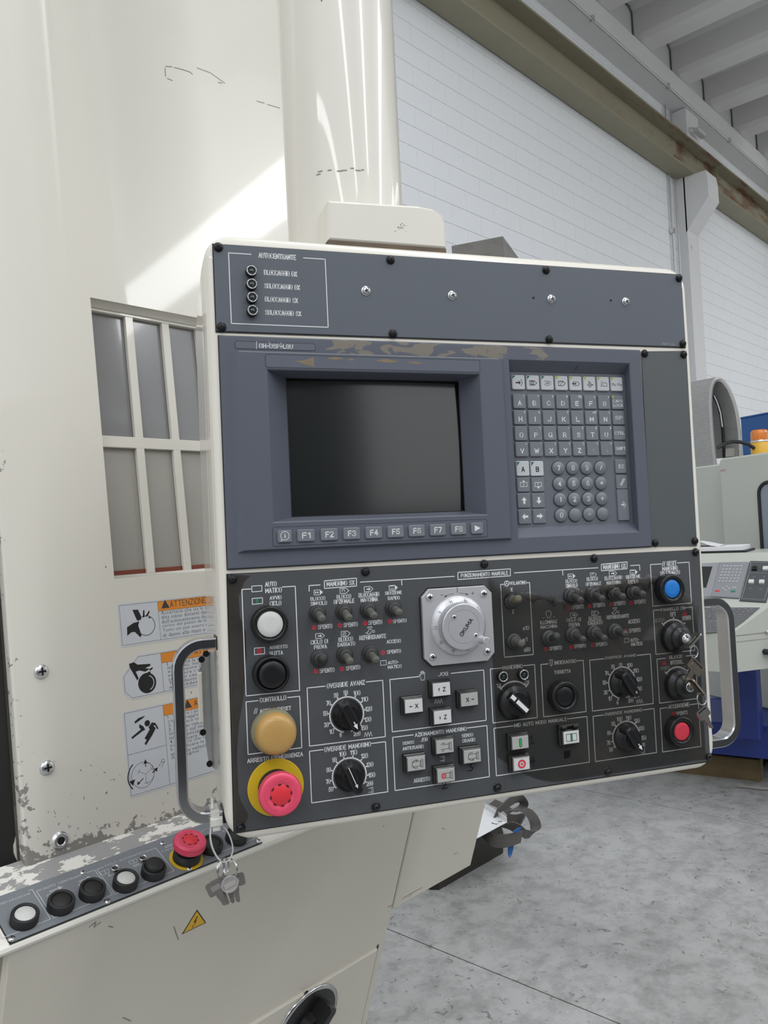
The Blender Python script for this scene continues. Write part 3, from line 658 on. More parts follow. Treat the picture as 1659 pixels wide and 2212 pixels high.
legend_on(o, M_white, lambda mb: (mb.pline([(0, -4), (3.4, 0), (0, 4), (-3, 0)], .6, LW, False), mb.poly([(-4, -.6), (-.6, -.6), (-.6, -1.8), (1.6, 0), (-.6, 1.8), (-.6, .6), (-4, .6)], LW)))
mb = MB(); a = (140.3, 196.8); b = (140.4, 188.4); mb.tube([(a[0], a[1], 0), ((a[0] + b[0]) / 2, (a[1] + b[1]) / 2, -3), (b[0], b[1], -7)], .7, 6); mb.build('ink_streak', M_ink, panel)

# ================================================================= lower plate: printed legends
def frame(f, gaps, t=1.0, w=0.15):
    """f = TL, TR, BR, BL measured corners; gaps along the top edge as (u0,u1)"""
    u0 = (f[0][0] + f[3][0]) / 2; u1 = (f[1][0] + f[2][0]) / 2; v1 = (f[0][1] + f[1][1]) / 2; v0 = (f[2][1] + f[3][1]) / 2
    mb = MB(); x = u0
    for a, b in sorted(gaps):
        if a > x: mb.line((x, v1), (a, v1), t, w)
        x = b
    mb.line((x, v1), (u1, v1), t, w)
    mb.pline([(u0, v1), (u0, v0), (u1, v0), (u1, v1)], t, w); return mb
def ring(mb, q, r=2.6, w=.15):
    mb = MB(); mb.arc(q, r * .68, 0, 2 * PI, r * .62, w, 18); mb.build('red_mark', M_red, panel)
REDS = None
def sect(name, mb): return mb.build('legend', M_white, panel)
def boxrow(mb, a, b, c, d, t=.8): mb.pline([a, b, c, d], t, .15, True)

# AUTOMATICO
mb = frame([(-288.6, -61.6), (-230.2, -61.3), (-230.9, -175.2), (-289.1, -175.1)], [((-279.5, -61.7)[0], (-244.8, -61.4)[0])])
boxrow(mb, (-278.2, -58.5), (-267.2, -58.4), (-267.4, -64.6), (-278.2, -64.7)); boxrow(mb, (-278.2, -71.8), (-267.1, -71.7), (-267.2, -77.9), (-278.2, -78.1)); boxrow(mb, (-277.9, -125.2), (-267.1, -125.2), (-267.2, -132.0), (-278.1, -132.2))
for t, a, b in (('AUTO', (-263.8, -60.2), (-250.9, -54.8)), ('MATICO', (-263.8, -67.1), (-245.5, -61.6)), ('AVVIO', (-259.3, -74.8), (-246.3, -70.4)), ('CICLO', (-259.4, -81.2), (-246.7, -76.0)), ('ARRESTO', (-261.6, -127.9), (-241.9, -124.2)), ('SLITTA', (-261.9, -134.5), (-247.1, -130.1))): mb.text(t, a, b)
sect('auto', mb)
a = MB(); q = (-272.9, -74.8); a.box(q[0] - 1.2, q[0] + 1.2, q[1] - 2.6, q[1] + 2.6, .1, .16); a.build('green_mark', M_green, panel)
ring(REDS, (-272.7, -128.7), 2.9)
# CONTROLLO
mb = frame([(-289.2, -181.7), (-230.8, -181.3), (-230.7, -237.0), (-289.1, -237.2)], [((-276.4, -181.7)[0], (-243.8, -181.4)[0])])
mb.text('CONTROLLO', (-274.5, -183.8), (-245.6, -178.7)); mb.text('ACCESO/RESET', (-274.9, -195.2), (-240.7, -190.8))
for k in (0, 16): a = (-281.0, -194.9); mb.line((a[0] + k * .12, a[1]), (a[0] + k * .12 + 1.6, a[1] + 5.4), .6)
mb.text("ARRESTO D'EMERGENZA", (-290.4, -246.3), (-229.7, -241.6)); sect('controllo', mb)
# spindle sections
mb = MB(); a, b, c, d = (-197.6, -57.5), (-160.4, -56.6), (-160.8, -65.5), (-197.8, -65.9); mb.pline([a, b, c, d], 1.0, .15, True); mb.text('MANDRINO SX', (-195.3, -64.0), (-162.8, -58.6))
a, b = (-215.1, -61.8), (-202.8, -61.6); lt = (a[1] + b[1]) / 2; mb.pline([(-215.2, -67.7), (a[0], lt), (b[0], lt)], 1.0)
a, b = (-155.9, -61.4), (-41.5, -61.4); vt = (a[1] + b[1]) / 2; mb.line((a[0], vt), (b[0], vt), 1.0); q = (-106.8, -67.5); mb.line((q[0], vt), q, 1.0)
a, b, c, d = (-36.7, -57.1), (31.6, -56.6), (31.1, -64.9), (-37.0, -65.4); mb.pline([a, b, c, d], 1.0, .15, True); mb.text('FUNZIONAMENTO MANUALE', (-33.3, -63.5), (28.2, -58.7))
a, b = (36.8, -61.5), (152.1, -61.9); vt = (a[1] + b[1]) / 2; mb.line((a[0], vt), (b[0], vt), 1.0); q = (102.3, -67.9); mb.line((q[0], vt), q, 1.0)
a, b, c, d = (157.3, -57.7), (194.9, -56.6), (194.3, -65.2), (156.8, -65.8); mb.pline([a, b, c, d], 1.0, .15, True); mb.text('MANDRINO DX', (159.5, -64.4), (192.8, -58.2))
a, b = (199.8, -61.6), (213.1, -61.6); mb.pline([a, (b[0], a[1]), (213.0, -67.9)], 1.0); sect('heads', mb)

def icon_at(mb, a, b, fill):
    c = mid(a, b); s = (b[0] - a[0]) / 2; tape_icon(mb, c, s, .15, fill); mb.poly([(c[0] + s * .35, c[1] - s * .5), (c[0] + s, c[1]), (c[0] + s * .35, c[1] + s * .5)], .14) if fill in ('ff', 'z') else None
def valve(mb, a, b):
    c = mid(a, b); s = (b[0] - a[0]) / 2
    mb.pline([(c[0] + x * s, c[1] + y * s) for x, y in ((-1, -.5), (-.6, -.5), (-.6, -.25), (-.3, -.25), (-.3, .1), (-.15, .1), (-.15, .5), (-.5, .5), (-.5, .75), (.5, .75), (.5, .5), (.15, .5), (.15, .1), (.4, .1), (.4, -.1), (1, -.1), (1, -.55), (.75, -.55), (.75, -.4), (.1, -.4), (.1, -.75), (-.6, -.75), (-.6, -.55), (-1, -.55))], .55, .15, True)
SP = []
def texts(lst, name='t'):
    mb = MB()
    for t, a, b in lst: mb.text(t, a, b)
    return mb
mb = texts([('BLOCCO', (-214.3, -78.7), (-197.5, -74.5)), ('SINGOLO', (-214.3, -84.1), (-195.7, -79.7)), ('BLOCCO', (-184.4, -78.7), (-167.5, -73.9)), ('OPZIONALE', (-188.0, -84.1), (-164.1, -79.2)),
  ('BLOCCAGGIO', (-158.9, -78.7), (-134.5, -73.6)), ('MACCHINA', (-156.7, -84.1), (-136.3, -79.2)), ('RIDUZIONE', (-127.3, -77.8), (-107.3, -73.8)), ('RAPIDO', (-124.5, -83.9), (-110.1, -79.5)),
  ('SPENTO', (-207.3, -110.4), (-190.7, -105.5)), ('SPENTO', (-177.9, -110.6), (-161.2, -105.6)), ('SPENTO', (-149.0, -110.3), (-132.4, -105.2)), ('SPENTO', (-119.7, -110.4), (-103.1, -106.1)),
  ('CICLO DI', (-216.1, -126.6), (-196.4, -121.8)), ('PROVA', (-212.5, -132.1), (-197.8, -127.5)), ('SPENTO', (-207.3, -158.7), (-190.3, -153.8)), ('BLOCCO', (-184.4, -126.3), (-167.5, -121.4)), ('BARRATO', (-185.7, -131.6), (-165.3, -127.1)), ('SPENTO', (-177.5, -158.6), (-160.7, -153.7)),
  ('REFRIGERANTE', (-160.4, -126.3), (-128.6, -121.3)), ('ACCESO', (-128.3, -132.8), (-111.2, -128.6)), ('SPENTO', (-128.5, -144.4), (-111.6, -140.1)), ('AUTO-', (-128.0, -156.3), (-115.1, -152.4)), ('MATICO', (-128.3, -161.4), (-111.8, -157.4))])
for a, b, k in (((-209.8, -69.7), (-200.1, -69.9), 'ff'), ((-180.1, -69.9), (-169.9, -70.0), 'o'), ((-151.9, -69.7), (-141.5, -69.9), 'arrow'), ((-122.3, -70.0), (-112.2, -70.2), 'z'), ((-210.1, -117.7), (-200.1, -117.9), 'arrow'), ((-180.8, -117.6), (-170.5, -117.9), 'slash')): icon_at(mb, a, b, k)
valve(mb, (-152.6, -116.1), (-142.1, -115.9)); boxrow(mb, (-136.5, -151.3), (-129.8, -151.4), (-129.9, -156.5), (-136.8, -156.3), .6)
sect('left_switches', mb)
for q in ((-211.3, -108.1), (-181.7, -108.0), (-152.5, -107.9), (-123.1, -107.8), (-211.3, -156.1), (-181.7, -156.2), (-133.4, -142.3)): ring(REDS, q)
q = (-133.1, -153.8); a = MB(); a.box(q[0] - .5, q[0] + .5, q[1] - 2, q[1] + 2, .1, .16); a.build('green_mark', M_green, panel)
mb = texts([('BLOCCO', (105.6, -78.3), (121.7, -73.7)), ('SINGOLO', (105.2, -84.3), (122.2, -79.0)), ('BLOCCO', (135.3, -77.5), (151.4, -72.7)), ('OPZIONALE', (133.5, -83.5), (155.4, -79.0)), ('BLOCCAGGIO', (160.7, -78.0), (186.4, -73.1)), ('MACCHINA', (163.4, -83.8), (184.7, -79.2)), ('RIDUZIONE', (192.0, -78.2), (213.2, -73.4)), ('RAPIDO', (194.6, -84.4), (209.7, -79.3)),
  ('SPENTO', (111.9, -110.8), (129.1, -105.8)), ('SPENTO', (141.9, -110.6), (159.3, -105.2)), ('SPENTO', (171.6, -110.3), (189.3, -105.2)), ('SPENTO', (201.6, -110.5), (219.2, -105.3)),
  ('ILLUMINAZ', (67.8, -125.9), (90.9, -121.6)), ('MACCHINA', (67.9, -131.3), (91.0, -127.1)), ('SPENTO', (78.1, -158.2), (95.5, -153.4)), ('CICLO DI', (103.8, -125.6), (123.8, -121.3)), ('PROVA', (106.8, -131.9), (122.3, -126.9)), ('SPENTO', (112.3, -158.5), (129.2, -153.8)), ('BLOCCO', (135.1, -126.5), (152.6, -121.4)), ('BARRATO', (133.5, -131.9), (154.4, -126.5)), ('SPENTO', (142.3, -158.8), (159.6, -154.0)),
  ('REFRIGERANTE', (160.7, -126.4), (193.2, -121.7)), ('ACCESO', (191.3, -134.3), (208.8, -129.0)), ('SPENTO', (191.6, -145.6), (208.9, -140.6)), ('AUTO-', (193.0, -157.2), (205.9, -152.7)), ('MATICO', (193.8, -162.6), (210.5, -157.7))])
for a, b, k in (((109.3, -70.0), (119.3, -70.1), 'ff'), ((140.7, -69.9), (149.6, -70.0), 'o'), ((168.0, -69.9), (178.9, -70.1), 'arrow'), ((198.5, -69.9), (209.2, -70.2), 'z'), ((109.8, -117.7), (119.7, -117.8), 'arrow'), ((139.7, -117.6), (150.0, -117.7), 'slash')): icon_at(mb, a, b, k)
valve(mb, (167.9, -116.7), (178.6, -116.6)); boxrow(mb, (184.5, -152.2), (190.9, -152.3), (190.8, -157.0), (184.2, -157.1), .6)
q = (79.8, -113.6); mb.arc(q, 3.6, -.9, PI + .9, .6); mb.pline([(q[0] - 2.2, q[1] - 2.8), (q[0] - 2, q[1] - 5), (q[0] + 2, q[1] - 5), (q[0] + 2.2, q[1] - 2.8)], .6)
for k in range(5): a = PI * 1.15 + PI * .7 * k / 4; mb.line((q[0] + 7 * math.cos(a), q[1] - 1 + 7 * math.sin(a)), (q[0] + 9 * math.cos(a), q[1] - 1 + 9 * math.sin(a)), .5)
sect('right_switches', mb)
for q in ((108.3, -108.9), (137.8, -108.8), (168.1, -108.4), (197.5, -108.5), (74.1, -155.8), (108.7, -156.4), (138.4, -156.5), (187.1, -142.6), (250.4, -253.0)): ring(REDS, q)
for q in ((276.8, -127.3), (241.5, -187.6)): mb = MB(); mb.poly([(q[0] - 3.8, q[1] - 2.6), (q[0] + 3.8, q[1] - 2.6), (q[0], q[1] + 3.6)], .13); mb.build('red_mark', M_red, panel)

# override dials
def dial(c, nums, a_start, a_end, R, fr, gaps, title, zig=None, chuck=None):
    mb = frame(fr, gaps); mb.text(*title)
    mb.arc(c, R, a_start, a_end, 1.5, .15, 48)
    for t, p in nums:
        dx, dy = p[0] - c[0], p[1] - c[1]; l = math.hypot(dx, dy); ux, uy = dx / l, dy / l
        mb.line((c[0] + ux * R, c[1] + uy * R), (c[0] + ux * (R + 2.2), c[1] + uy * (R + 2.2)), 1.4)
        mb.ctext(t, p, {1: 2.4, 2: 5.2, 3: 7.9}[len(t)], 5.3)
    if zig: mb.pline([lerp(zig[0], zig[1], k / 6) if k % 2 == 0 else (lerp(zig[0], zig[1], k / 6)[0], zig[0][1] + 5) for k in range(7)], .5)
    if chuck: chuck_icon(mb, chuck)
    return mb.build('legend', M_white, panel)
def chuck_icon(mb, c, s=1.0):
    x, y = c; mb.rbox_line = None
    mb.pline([(x - 2.6 * s, y - 2.2 * s), (x + .8 * s, y - 2.2 * s), (x + .8 * s, y + 2.2 * s), (x - 2.6 * s, y + 2.2 * s)], .5, .15)
    mb.pline([(x + .8 * s, y - 3 * s), (x + 2.4 * s, y - 3 * s), (x + 2.4 * s, y + 3 * s), (x + .8 * s, y + 3 * s)], .5, .15, True)
D1 = (-178.6, -206.9); D2 = (-178.7, -274.2); D3 = (177.6, -206.4); D4 = (179.1, -273.8)
RR = 19.4
def ang(c, p): return math.atan2(p[1] - c[1], p[0] - c[0])
def span(c, p0, p1):
    a0, a1 = ang(c, p0), ang(c, p1)
    while a1 > a0: a1 -= 2 * PI
    return a0, a1
dial(D1, [('0', (-186.6, -228.6)), ('10', (-196.7, -223.6)), ('30', (-202.3, -215.6)), ('50', (-202.8, -203.2)), ('70', (-198.9, -192.2)), ('80', (-190.0, -184.5)), ('90', (-178.8, -182.8)), ('100', (-165.8, -184.5)), ('110', (-157.2, -192.3)), ('120', (-153.0, -203.5)), ('130', (-154.5, -215.0)), ('150', (-159.1, -223.8)), ('200', (-167.9, -229.2))],
     *span(D1, (-183.2, -226.5), (-174.6, -226.2)), RR, [(-222.1, -173.6), (-135.0, -173.1), (-135.0, -236.5), (-222.3, -236.4)], [((-202.0, -173.5)[0], (-154.3, -173.5)[0])], ('OVERRIDE AVANZ', (-200.0, -176.2), (-155.9, -170.8)), ((-159.6, -233.9), (-150.4, -234.0)))
dial(D2, [('50', (-200.3, -286.1)), ('70', (-203.1, -277.3)), ('80', (-202.0, -264.7)), ('90', (-194.9, -254.7)), ('100', (-185.3, -249.4)), ('110', (-172.7, -249.3)), ('120', (-160.3, -254.6)), ('130', (-154.5, -265.1)), ('150', (-152.9, -276.8)), ('200', (-155.8, -285.9))],
     *span(D2, (-193.8, -285.4), (-162.4, -285.8)), RR, [(-222.6, -242.1), (-134.9, -242.0), (-135.1, -297.6), (-222.4, -298.0)], [((-207.5, -242.3)[0], (-151.2, -242.1)[0])], ('OVERRIDE MANDRINO', (-205.8, -245.1), (-152.3, -239.9)), None, (-154.7, -293.2))
dial(D3, [('0', (169.3, -230.1)), ('10', (159.0, -224.2)), ('30', (153.1, -216.0)), ('50', (152.3, -204.0)), ('70', (156.4, -192.6)), ('80', (165.5, -185.4)), ('90', (176.8, -184.1)), ('100', (190.1, -185.8)), ('110', (198.8, -193.3)), ('120', (202.9, -204.5)), ('130', (201.7, -216.3)), ('150', (197.0, -224.6)), ('200', (188.4, -229.5))],
     *span(D3, (172.5, -226.3), (181.5, -226.2)), RR, [(132.5, -174.5), (221.2, -174.7), (221.6, -237.2), (133.7, -236.5)], [((153.0, -174.4)[0], (201.7, -174.4)[0])], ('OVERRIDE AVANZ', (154.8, -175.6), (199.7, -172.4)), ((196.3, -234.4), (206.1, -234.7)))
dial(D4, [('50', (156.3, -286.7)), ('70', (153.4, -277.8)), ('80', (154.5, -265.9)), ('90', (161.4, -255.4)), ('100', (170.9, -250.7)), ('110', (183.9, -250.8)), ('120', (196.2, -255.5)), ('130', (202.1, -265.6)), ('150', (204.0, -277.8)), ('200', (201.6, -286.6))],
     *span(D4, (161.4, -286.6), (196.4, -286.0)), RR, [(133.0, -243.2), (222.1, -243.3), (221.9, -298.3), (133.7, -298.3)], [((148.1, -243.8)[0], (206.0, -243.3)[0])], ('OVERRIDE MANDRINO', (150.1, -244.8), (204.4, -241.1)), None, (202.0, -294.0))
# remaining frames
def zigzag(mb, a, b): mb.pline([lerp(a, b, k / 6) if k % 2 == 0 else (lerp(a, b, k / 6)[0], a[1] + 5) for k in range(7)], .5)
mb = frame([(17.3, -74.7), (56.0, -74.3), (56.5, -161.2), (18.1, -160.6)], [((21.5, -74.6)[0], (52.7, -74.3)[0])])
q = (25.8, -73.8); mb.arc(q, 3.0, 0, 6.29, 1.0); [mb.line(q, (q[0] + 2.8 * math.cos(a), q[1] + 2.8 * math.sin(a)), .8) for a in (1.57, 3.66, 5.76)]
for t, a, b in (('VOLANTINO', (29.7, -76.1), (51.9, -71.7)), ('X', (30.5, -83.7), (33.2, -79.1)), ('Z', (30.8, -110.2), (33.6, -105.5)), ('x10', (43.9, -131.0), (52.5, -126.1)), ('x1', (43.2, -144.4), (49.2, -139.5)), ('x50', (44.0, -156.8), (52.6, -151.8))): mb.text(t, a, b)
sect('volantino', mb)
mb = frame([(-126.6, -173.4), (-10.1, -173.3), (-10.0, -231.9), (-126.4, -232.3)], [((-91.7, -173.1)[0], (-51.1, -173.4)[0])])
mb.text('JOG', (-67.5, -175.4), (-55.2, -171.0)); q = (-87.1, -172.8)
mb.pline([(q[0] + x, q[1] + y) for x, y in ((-1.6, -5), (-2.2, -2), (-4, 1), (-3.2, 1.8), (-1.9, .4), (-2, 4.4), (-1.1, 4.6), (-.8, 1.6), (-.5, 5.4), (.4, 5.4), (.5, 1.6), (.9, 5), (1.7, 4.8), (1.6, 1.4), (2.2, 3.8), (3, 3.5), (2.8, -1.4), (2, -5))], .5, .15, True)
zigzag(mb, (-73.7, -206.1), (-63.8, -206.3)); sect('jog', mb)
mb = frame([(-126.4, -238.3), (-9.7, -238.3), (-9.4, -297.4), (-126.4, -298.0)], [((-101.7, -238.5)[0], (-34.2, -238.4)[0])])
for t, a, b in (('AZIONAMENTO MANDRINO', (-99.7, -241.1), (-35.6, -236.5)), ('SENSO', (-115.1, -248.3), (-101.2, -244.6)), ('ANTIORARIO', (-115.3, -254.6), (-89.8, -250.5)), ('JOG', (-92.8, -247.4), (-84.2, -242.8)), ('SENSO', (-42.1, -248.7), (-27.8, -244.5)), ('ORARIO', (-41.6, -254.6), (-25.3, -250.4)), ('ARRESTO', (-103.7, -292.2), (-83.5, -287.5))): mb.text(t, a, b)
chuck_icon(mb, (-67.5, -269.5), 1.0); sect('azionamento', mb)
mb = frame([(-1.6, -172.8), (57.0, -173.3), (57.3, -236.5), (-1.2, -236.0)], [((13.1, -173.1)[0], (42.5, -173.5)[0])])
for t, a, b in (('MANDRINO', (14.5, -175.6), (41.2, -170.8)), ('SX', (5.8, -195.4), (11.7, -190.8)), ('DX', (43.1, -195.3), (49.1, -190.8))): mb.text(t, a, b)
c = (27.7, -213.9); a0, a1 = span(c, (12.0, -198.3), (43.6, -198.7)); mb.arc(c, 23.5, a0, a1, 1.7)
for a in (a0, a1): mb.line((c[0] + 22.6 * math.cos(a), c[1] + 22.6 * math.sin(a)), (c[0] + 26.2 * math.cos(a), c[1] + 26.2 * math.sin(a)), 1.6)
sect('mandrino', mb)
mb = frame([(-0.8, -242.3), (124.7, -242.7), (125.1, -297.8), (-0.4, -298.0)], [((24.3, -241.9)[0], (97.8, -242.7)[0])])
mb.text('MID AUTO MODO MANUALE', (25.9, -244.6), (96.6, -240.2)); sect('mid', mb)
mb = frame([(65.1, -173.6), (123.9, -174.1), (124.2, -236.3), (66.1, -236.6)], [((75.8, -173.8)[0], (115.6, -174.1)[0])])
mb.text('INDEXAGGIO', (84.2, -175.9), (114.3, -171.3)); mb.text('TORRETTA', (83.0, -187.2), (105.7, -182.8)); q = (79.4, -173.1)
mb.pline([(q[0] - 2.4, q[1] + 3.4), (q[0] + 2.4, q[1] + 3.4), (q[0] + 1.6, q[1] + 1.6), (q[0] + 1.6, q[1] - 2.6), (q[0] - .6, q[1] - 3.6), (q[0] - 1, q[1] + 1.8)], .7); sect('index', mb)
mb = frame([(228.7, -62.2), (288.3, -61.5), (288.4, -114.6), (229.6, -114.8)], [((245.9, -62.0)[0], (270.4, -61.7)[0])])
for t, a, b in (('// RESET', (246.7, -64.9), (269.1, -58.8)), ('MANDRINO', (246.6, -70.9), (270.5, -65.4)), ('SELEZIONATO', (243.0, -76.6), (273.3, -71.2))): mb.text(t, a, b)
sect('reset', mb)
def arc3(mb, c, R, p0, p1, top=False):
    a0, a1 = span(c, p0, p1); mb.arc(c, R, a0, a1, 1.9)
    for a in [a0, a1] + ([(a0 + a1) / 2] if top else []): mb.line((c[0] + (R - .9) * math.cos(a), c[1] + (R - .9) * math.sin(a)), (c[0] + (R + 2.6) * math.cos(a), c[1] + (R + 2.6) * math.sin(a)), 1.6)
mb = frame([(229.2, -120.0), (288.7, -120.2), (289.1, -175.3), (229.9, -176.1)], [((239.0, -120.4)[0], (278.5, -120.3)[0])])
for t, a, b in (('PANNELLO CN', (240.6, -122.4), (277.7, -118.2)), ('OPT', (254.5, -130.1), (263.4, -124.1)), ('SPENTO', (272.4, -136.1), (286.3, -130.4))): mb.text(t, a, b)
K1 = (257.8, -155.9); K2 = (259.2, -216.1); arc3(mb, K1, 22.0, (243.6, -139.5), (275.9, -139.7), True); sect('pannello', mb)
mb = MB(); mb.text('ACCESO', (230.9, -135.7), (245.6, -130.4)); mb.text('SPENTO', (234.6, -196.5), (248.8, -192.0)); mb.text('A', (270.8, -196.5), (273.9, -193.7)); mb.text('418622', (267.5, -314.8), (281.7, -314.4)); mb.build('worn_lettering', M_dimwhite, panel)
mb = frame([(230.4, -182.0), (289.6, -181.7), (288.9, -237.6), (230.8, -237.3)], [((243.4, -181.6)[0], (274.7, -181.5)[0])])
for t, a, b in (('RILASCIO', (249.2, -183.7), (269.4, -179.0)), ('INTERBL.', (250.6, -190.8), (270.7, -185.7))): mb.text(t, a, b)
arc3(mb, K2, 21.5, (244.2, -201.6), (275.2, -201.3)); sect('rilascio', mb)
mb = frame([(230.6, -244.7), (289.8, -243.6), (289.5, -298.8), (231.4, -298.7)], [((241.8, -243.3)[0], (276.5, -242.9)[0])])
mb.text('ACCENSIONE', (243.5, -246.2), (275.3, -241.0)); mb.text('SPENTO', (254.5, -255.8), (272.1, -250.9)); sect('accensione', mb)

# marker-pen figures
mb = MB()
q = (47.9, -261.8); mb.pline([(q[0] - 2.2, q[1] + 2.4), (q[0], q[1] + 4.6), (q[0] + .4, q[1] - 4.4)], 1.1, .16); mb.line((q[0] - 2.4, q[1] - 4.6), (q[0] + 3.4, q[1] - 3.6), 1.1, .16)
q = (47.9, -287.2); mb.pline([(q[0] + .6, q[1] + 5), (q[0] - 2.6, q[1] - 1), (q[0] + 3, q[1] + .2)], 1.1, .16); mb.line((q[0] + 1.4, q[1] + 3.2), (q[0] + .8, q[1] - 6), 1.1, .16)
q = (-66.8, -300.7); mb.pline([(q[0] - 2.4, q[1] + 3.4), (q[0] + 1.4, q[1] + 4.4), (q[0] + 2, q[1] + 2), (q[0] - 2.6, q[1] - 3), (q[0] + 3.6, q[1] - 2.6)], 1.2, .16)
q = (-32.9, -284.5); mb.pline([(q[0] - 3, q[1] + 2.6), (q[0] + 2, q[1] + 4.4), (q[0] - .2, q[1] + .8), (q[0] + 3, q[1] - .4), (q[0] + 1, q[1] - 3.2), (q[0] - 3, q[1] - 3)], 1.1, .16)
q = (94.4, -284.6); mb.poly([(q[0] - 4.4, q[1] + 4), (q[0] + 4.8, q[1] + 4.6), (q[0] + 4.2, q[1] - 4.4), (q[0] - 3.8, q[1] - 5)], .16)
mb.build('marker_writing', M_ink, panel)

# ================================================================= switches
def pushbutton(q, R, cap_m, cap_r, h=13, cap_h=None, label=None, parent=panel, w=0.0):
    """black knurled bezel with a flush cap"""
    a = MB(); a.lathe([(R * 1.0, 0), (R * 1.0, 2), (R * .985, h - 1.4), (R * .93, h), (cap_r * 1.16, h), (cap_r * 1.06, h - 2.2), (cap_r * 1.04, h - 3)], n=72, knurl=0.012)
    o = a.build('push_button', M_black, parent, label); o.location = (q[0] * S, q[1] * S, w * S)
    ch = h - 1.2 if cap_h is None else cap_h
    a = MB(); a.lathe([(cap_r, h - 4), (cap_r, ch - .9), (cap_r - .9, ch), (cap_r * .5, ch + .15), (.01, ch + .2)], n=36); a.build('cap', cap_m, o); return o
pushbutton((-261.6, -99.9), 19.8, M_capw, 14.0, label='white push button with black collar')
pushbutton((-262.0, -153.2), 19.8, M_black, 14.4, cap_h=15.5, label='black push button with raised cap')
pushbutton((90.3, -212.8), 18.6, M_black, 12.0, cap_h=11.4)
pushbutton((251.8, -93.6), 19.0, M_capb, 11.8, label='blue push button with black collar')
pushbutton((253.6, -273.3), 19.0, M_capr, 11.6, label='red push button with black collar')
# amber booted button
q = (-261.2, -215.2)
a = MB(); a.lathe([(24.4, 0), (24.4, 6), (23.6, 10), (22.2, 13)], n=40); o = a.build('booted_button', M_skirt, panel, 'amber domed button in an olive rubber boot'); o.location = (q[0] * S, q[1] * S, 0)
a = MB(); a.lathe([(22.2, 12.5), (22, 17), (20.8, 22), (18.6, 24.6), (15, 25.8), (8, 26.6), (.01, 26.8)], n=40); a.build('cap', M_capo, o)
# emergency stop
def estop(q, parent, w=0.0, sc=1.0, disc_r=30.5):
    o = thing_part('emergency_stop', parent, (q[0], q[1], w))
    a = MB(); a.lathe([(disc_r, 0), (disc_r, .8), (disc_r - .6, 1.2), (.01, 1.2)], n=48, smooth=False); yd = a.build('yellow_disc', M_yellow, o)
    a = MB(); a.lathe([(19.5 * sc, 1), (19.5 * sc, 9), (17.5 * sc, 10), (17.5 * sc, 13)], n=36); a.build('collar', M_blackm, o)
    a = MB()
    a.lathe([(15 * sc, 12), (15 * sc, 21)], n=30); a.build('stem', M_blackm, o)
    a = MB(); a.lathe([(22.2 * sc, 20), (23.0 * sc, 22), (23.0 * sc, 28.5)], n=120, knurl=.03, smooth=False, cap=False)
    a.lathe([(22.4 * sc, 28.5), (21.6 * sc, 30.2), (19.5 * sc, 31), (11.5 * sc, 31), (11 * sc, 30.6)], n=60, cap=False)
    for k in range(3):
        a0 = k * 2 * PI / 3 + 1.2
        a.arc((0, 0), 15.6 * sc, a0, a0 + 1.15, 1.3 * sc, 31.35, 14)
        e0 = a0 + 0.0; p = (15.6 * sc * math.cos(e0), 15.6 * sc * math.sin(e0)); t_ = (math.sin(e0), -math.cos(e0)); n_ = (math.cos(e0), math.sin(e0))
        a.poly([(p[0] + n_[0] * 2.4 * sc, p[1] + n_[1] * 2.4 * sc), (p[0] - n_[0] * 2.4 * sc, p[1] - n_[1] * 2.4 * sc), (p[0] + t_[0] * 5 * sc, p[1] + t_[1] * 5 * sc)], 31.35)
    a.build('mushroom_head', M_estop, o)
    a = MB(); a.lathe([(11.2 * sc, 29), (11.0 * sc, 30.9), (10.6 * sc, 31.2), (.01, 31.4)], n=32); a.build('head_centre', M_estopc, o)
    a = MB()
    for k in range(8):
        t = k * PI / 4 + .1; c_, s_ = math.cos(t), math.sin(t); r_ = 10.9 * sc
        a.add([(r_ * c_ + x * c_ - y * s_, r_ * s_ + x * s_ + y * c_, 31.5) for x, y in ((-.7, -1.7), (.7, -1.7), (.7, 1.7), (-.7, 1.7))], [(0, 1, 2, 3)])
    a.build('grip_slots', mat('dark_red_slot', (0.05, 0.004, 0.006), 0.6), o)
    return o
def thing_part(name, parent, loc, w=None):
    o = bpy.data.objects.new(name, None); COL.objects.link(o); o.empty_display_size = .01; o.parent = parent; o.location = tuple(x * S for x in loc); return o
es = estop((-260.9, -275.4), panel)
es['label'] = 'red mushroom emergency stop on a yellow disc'

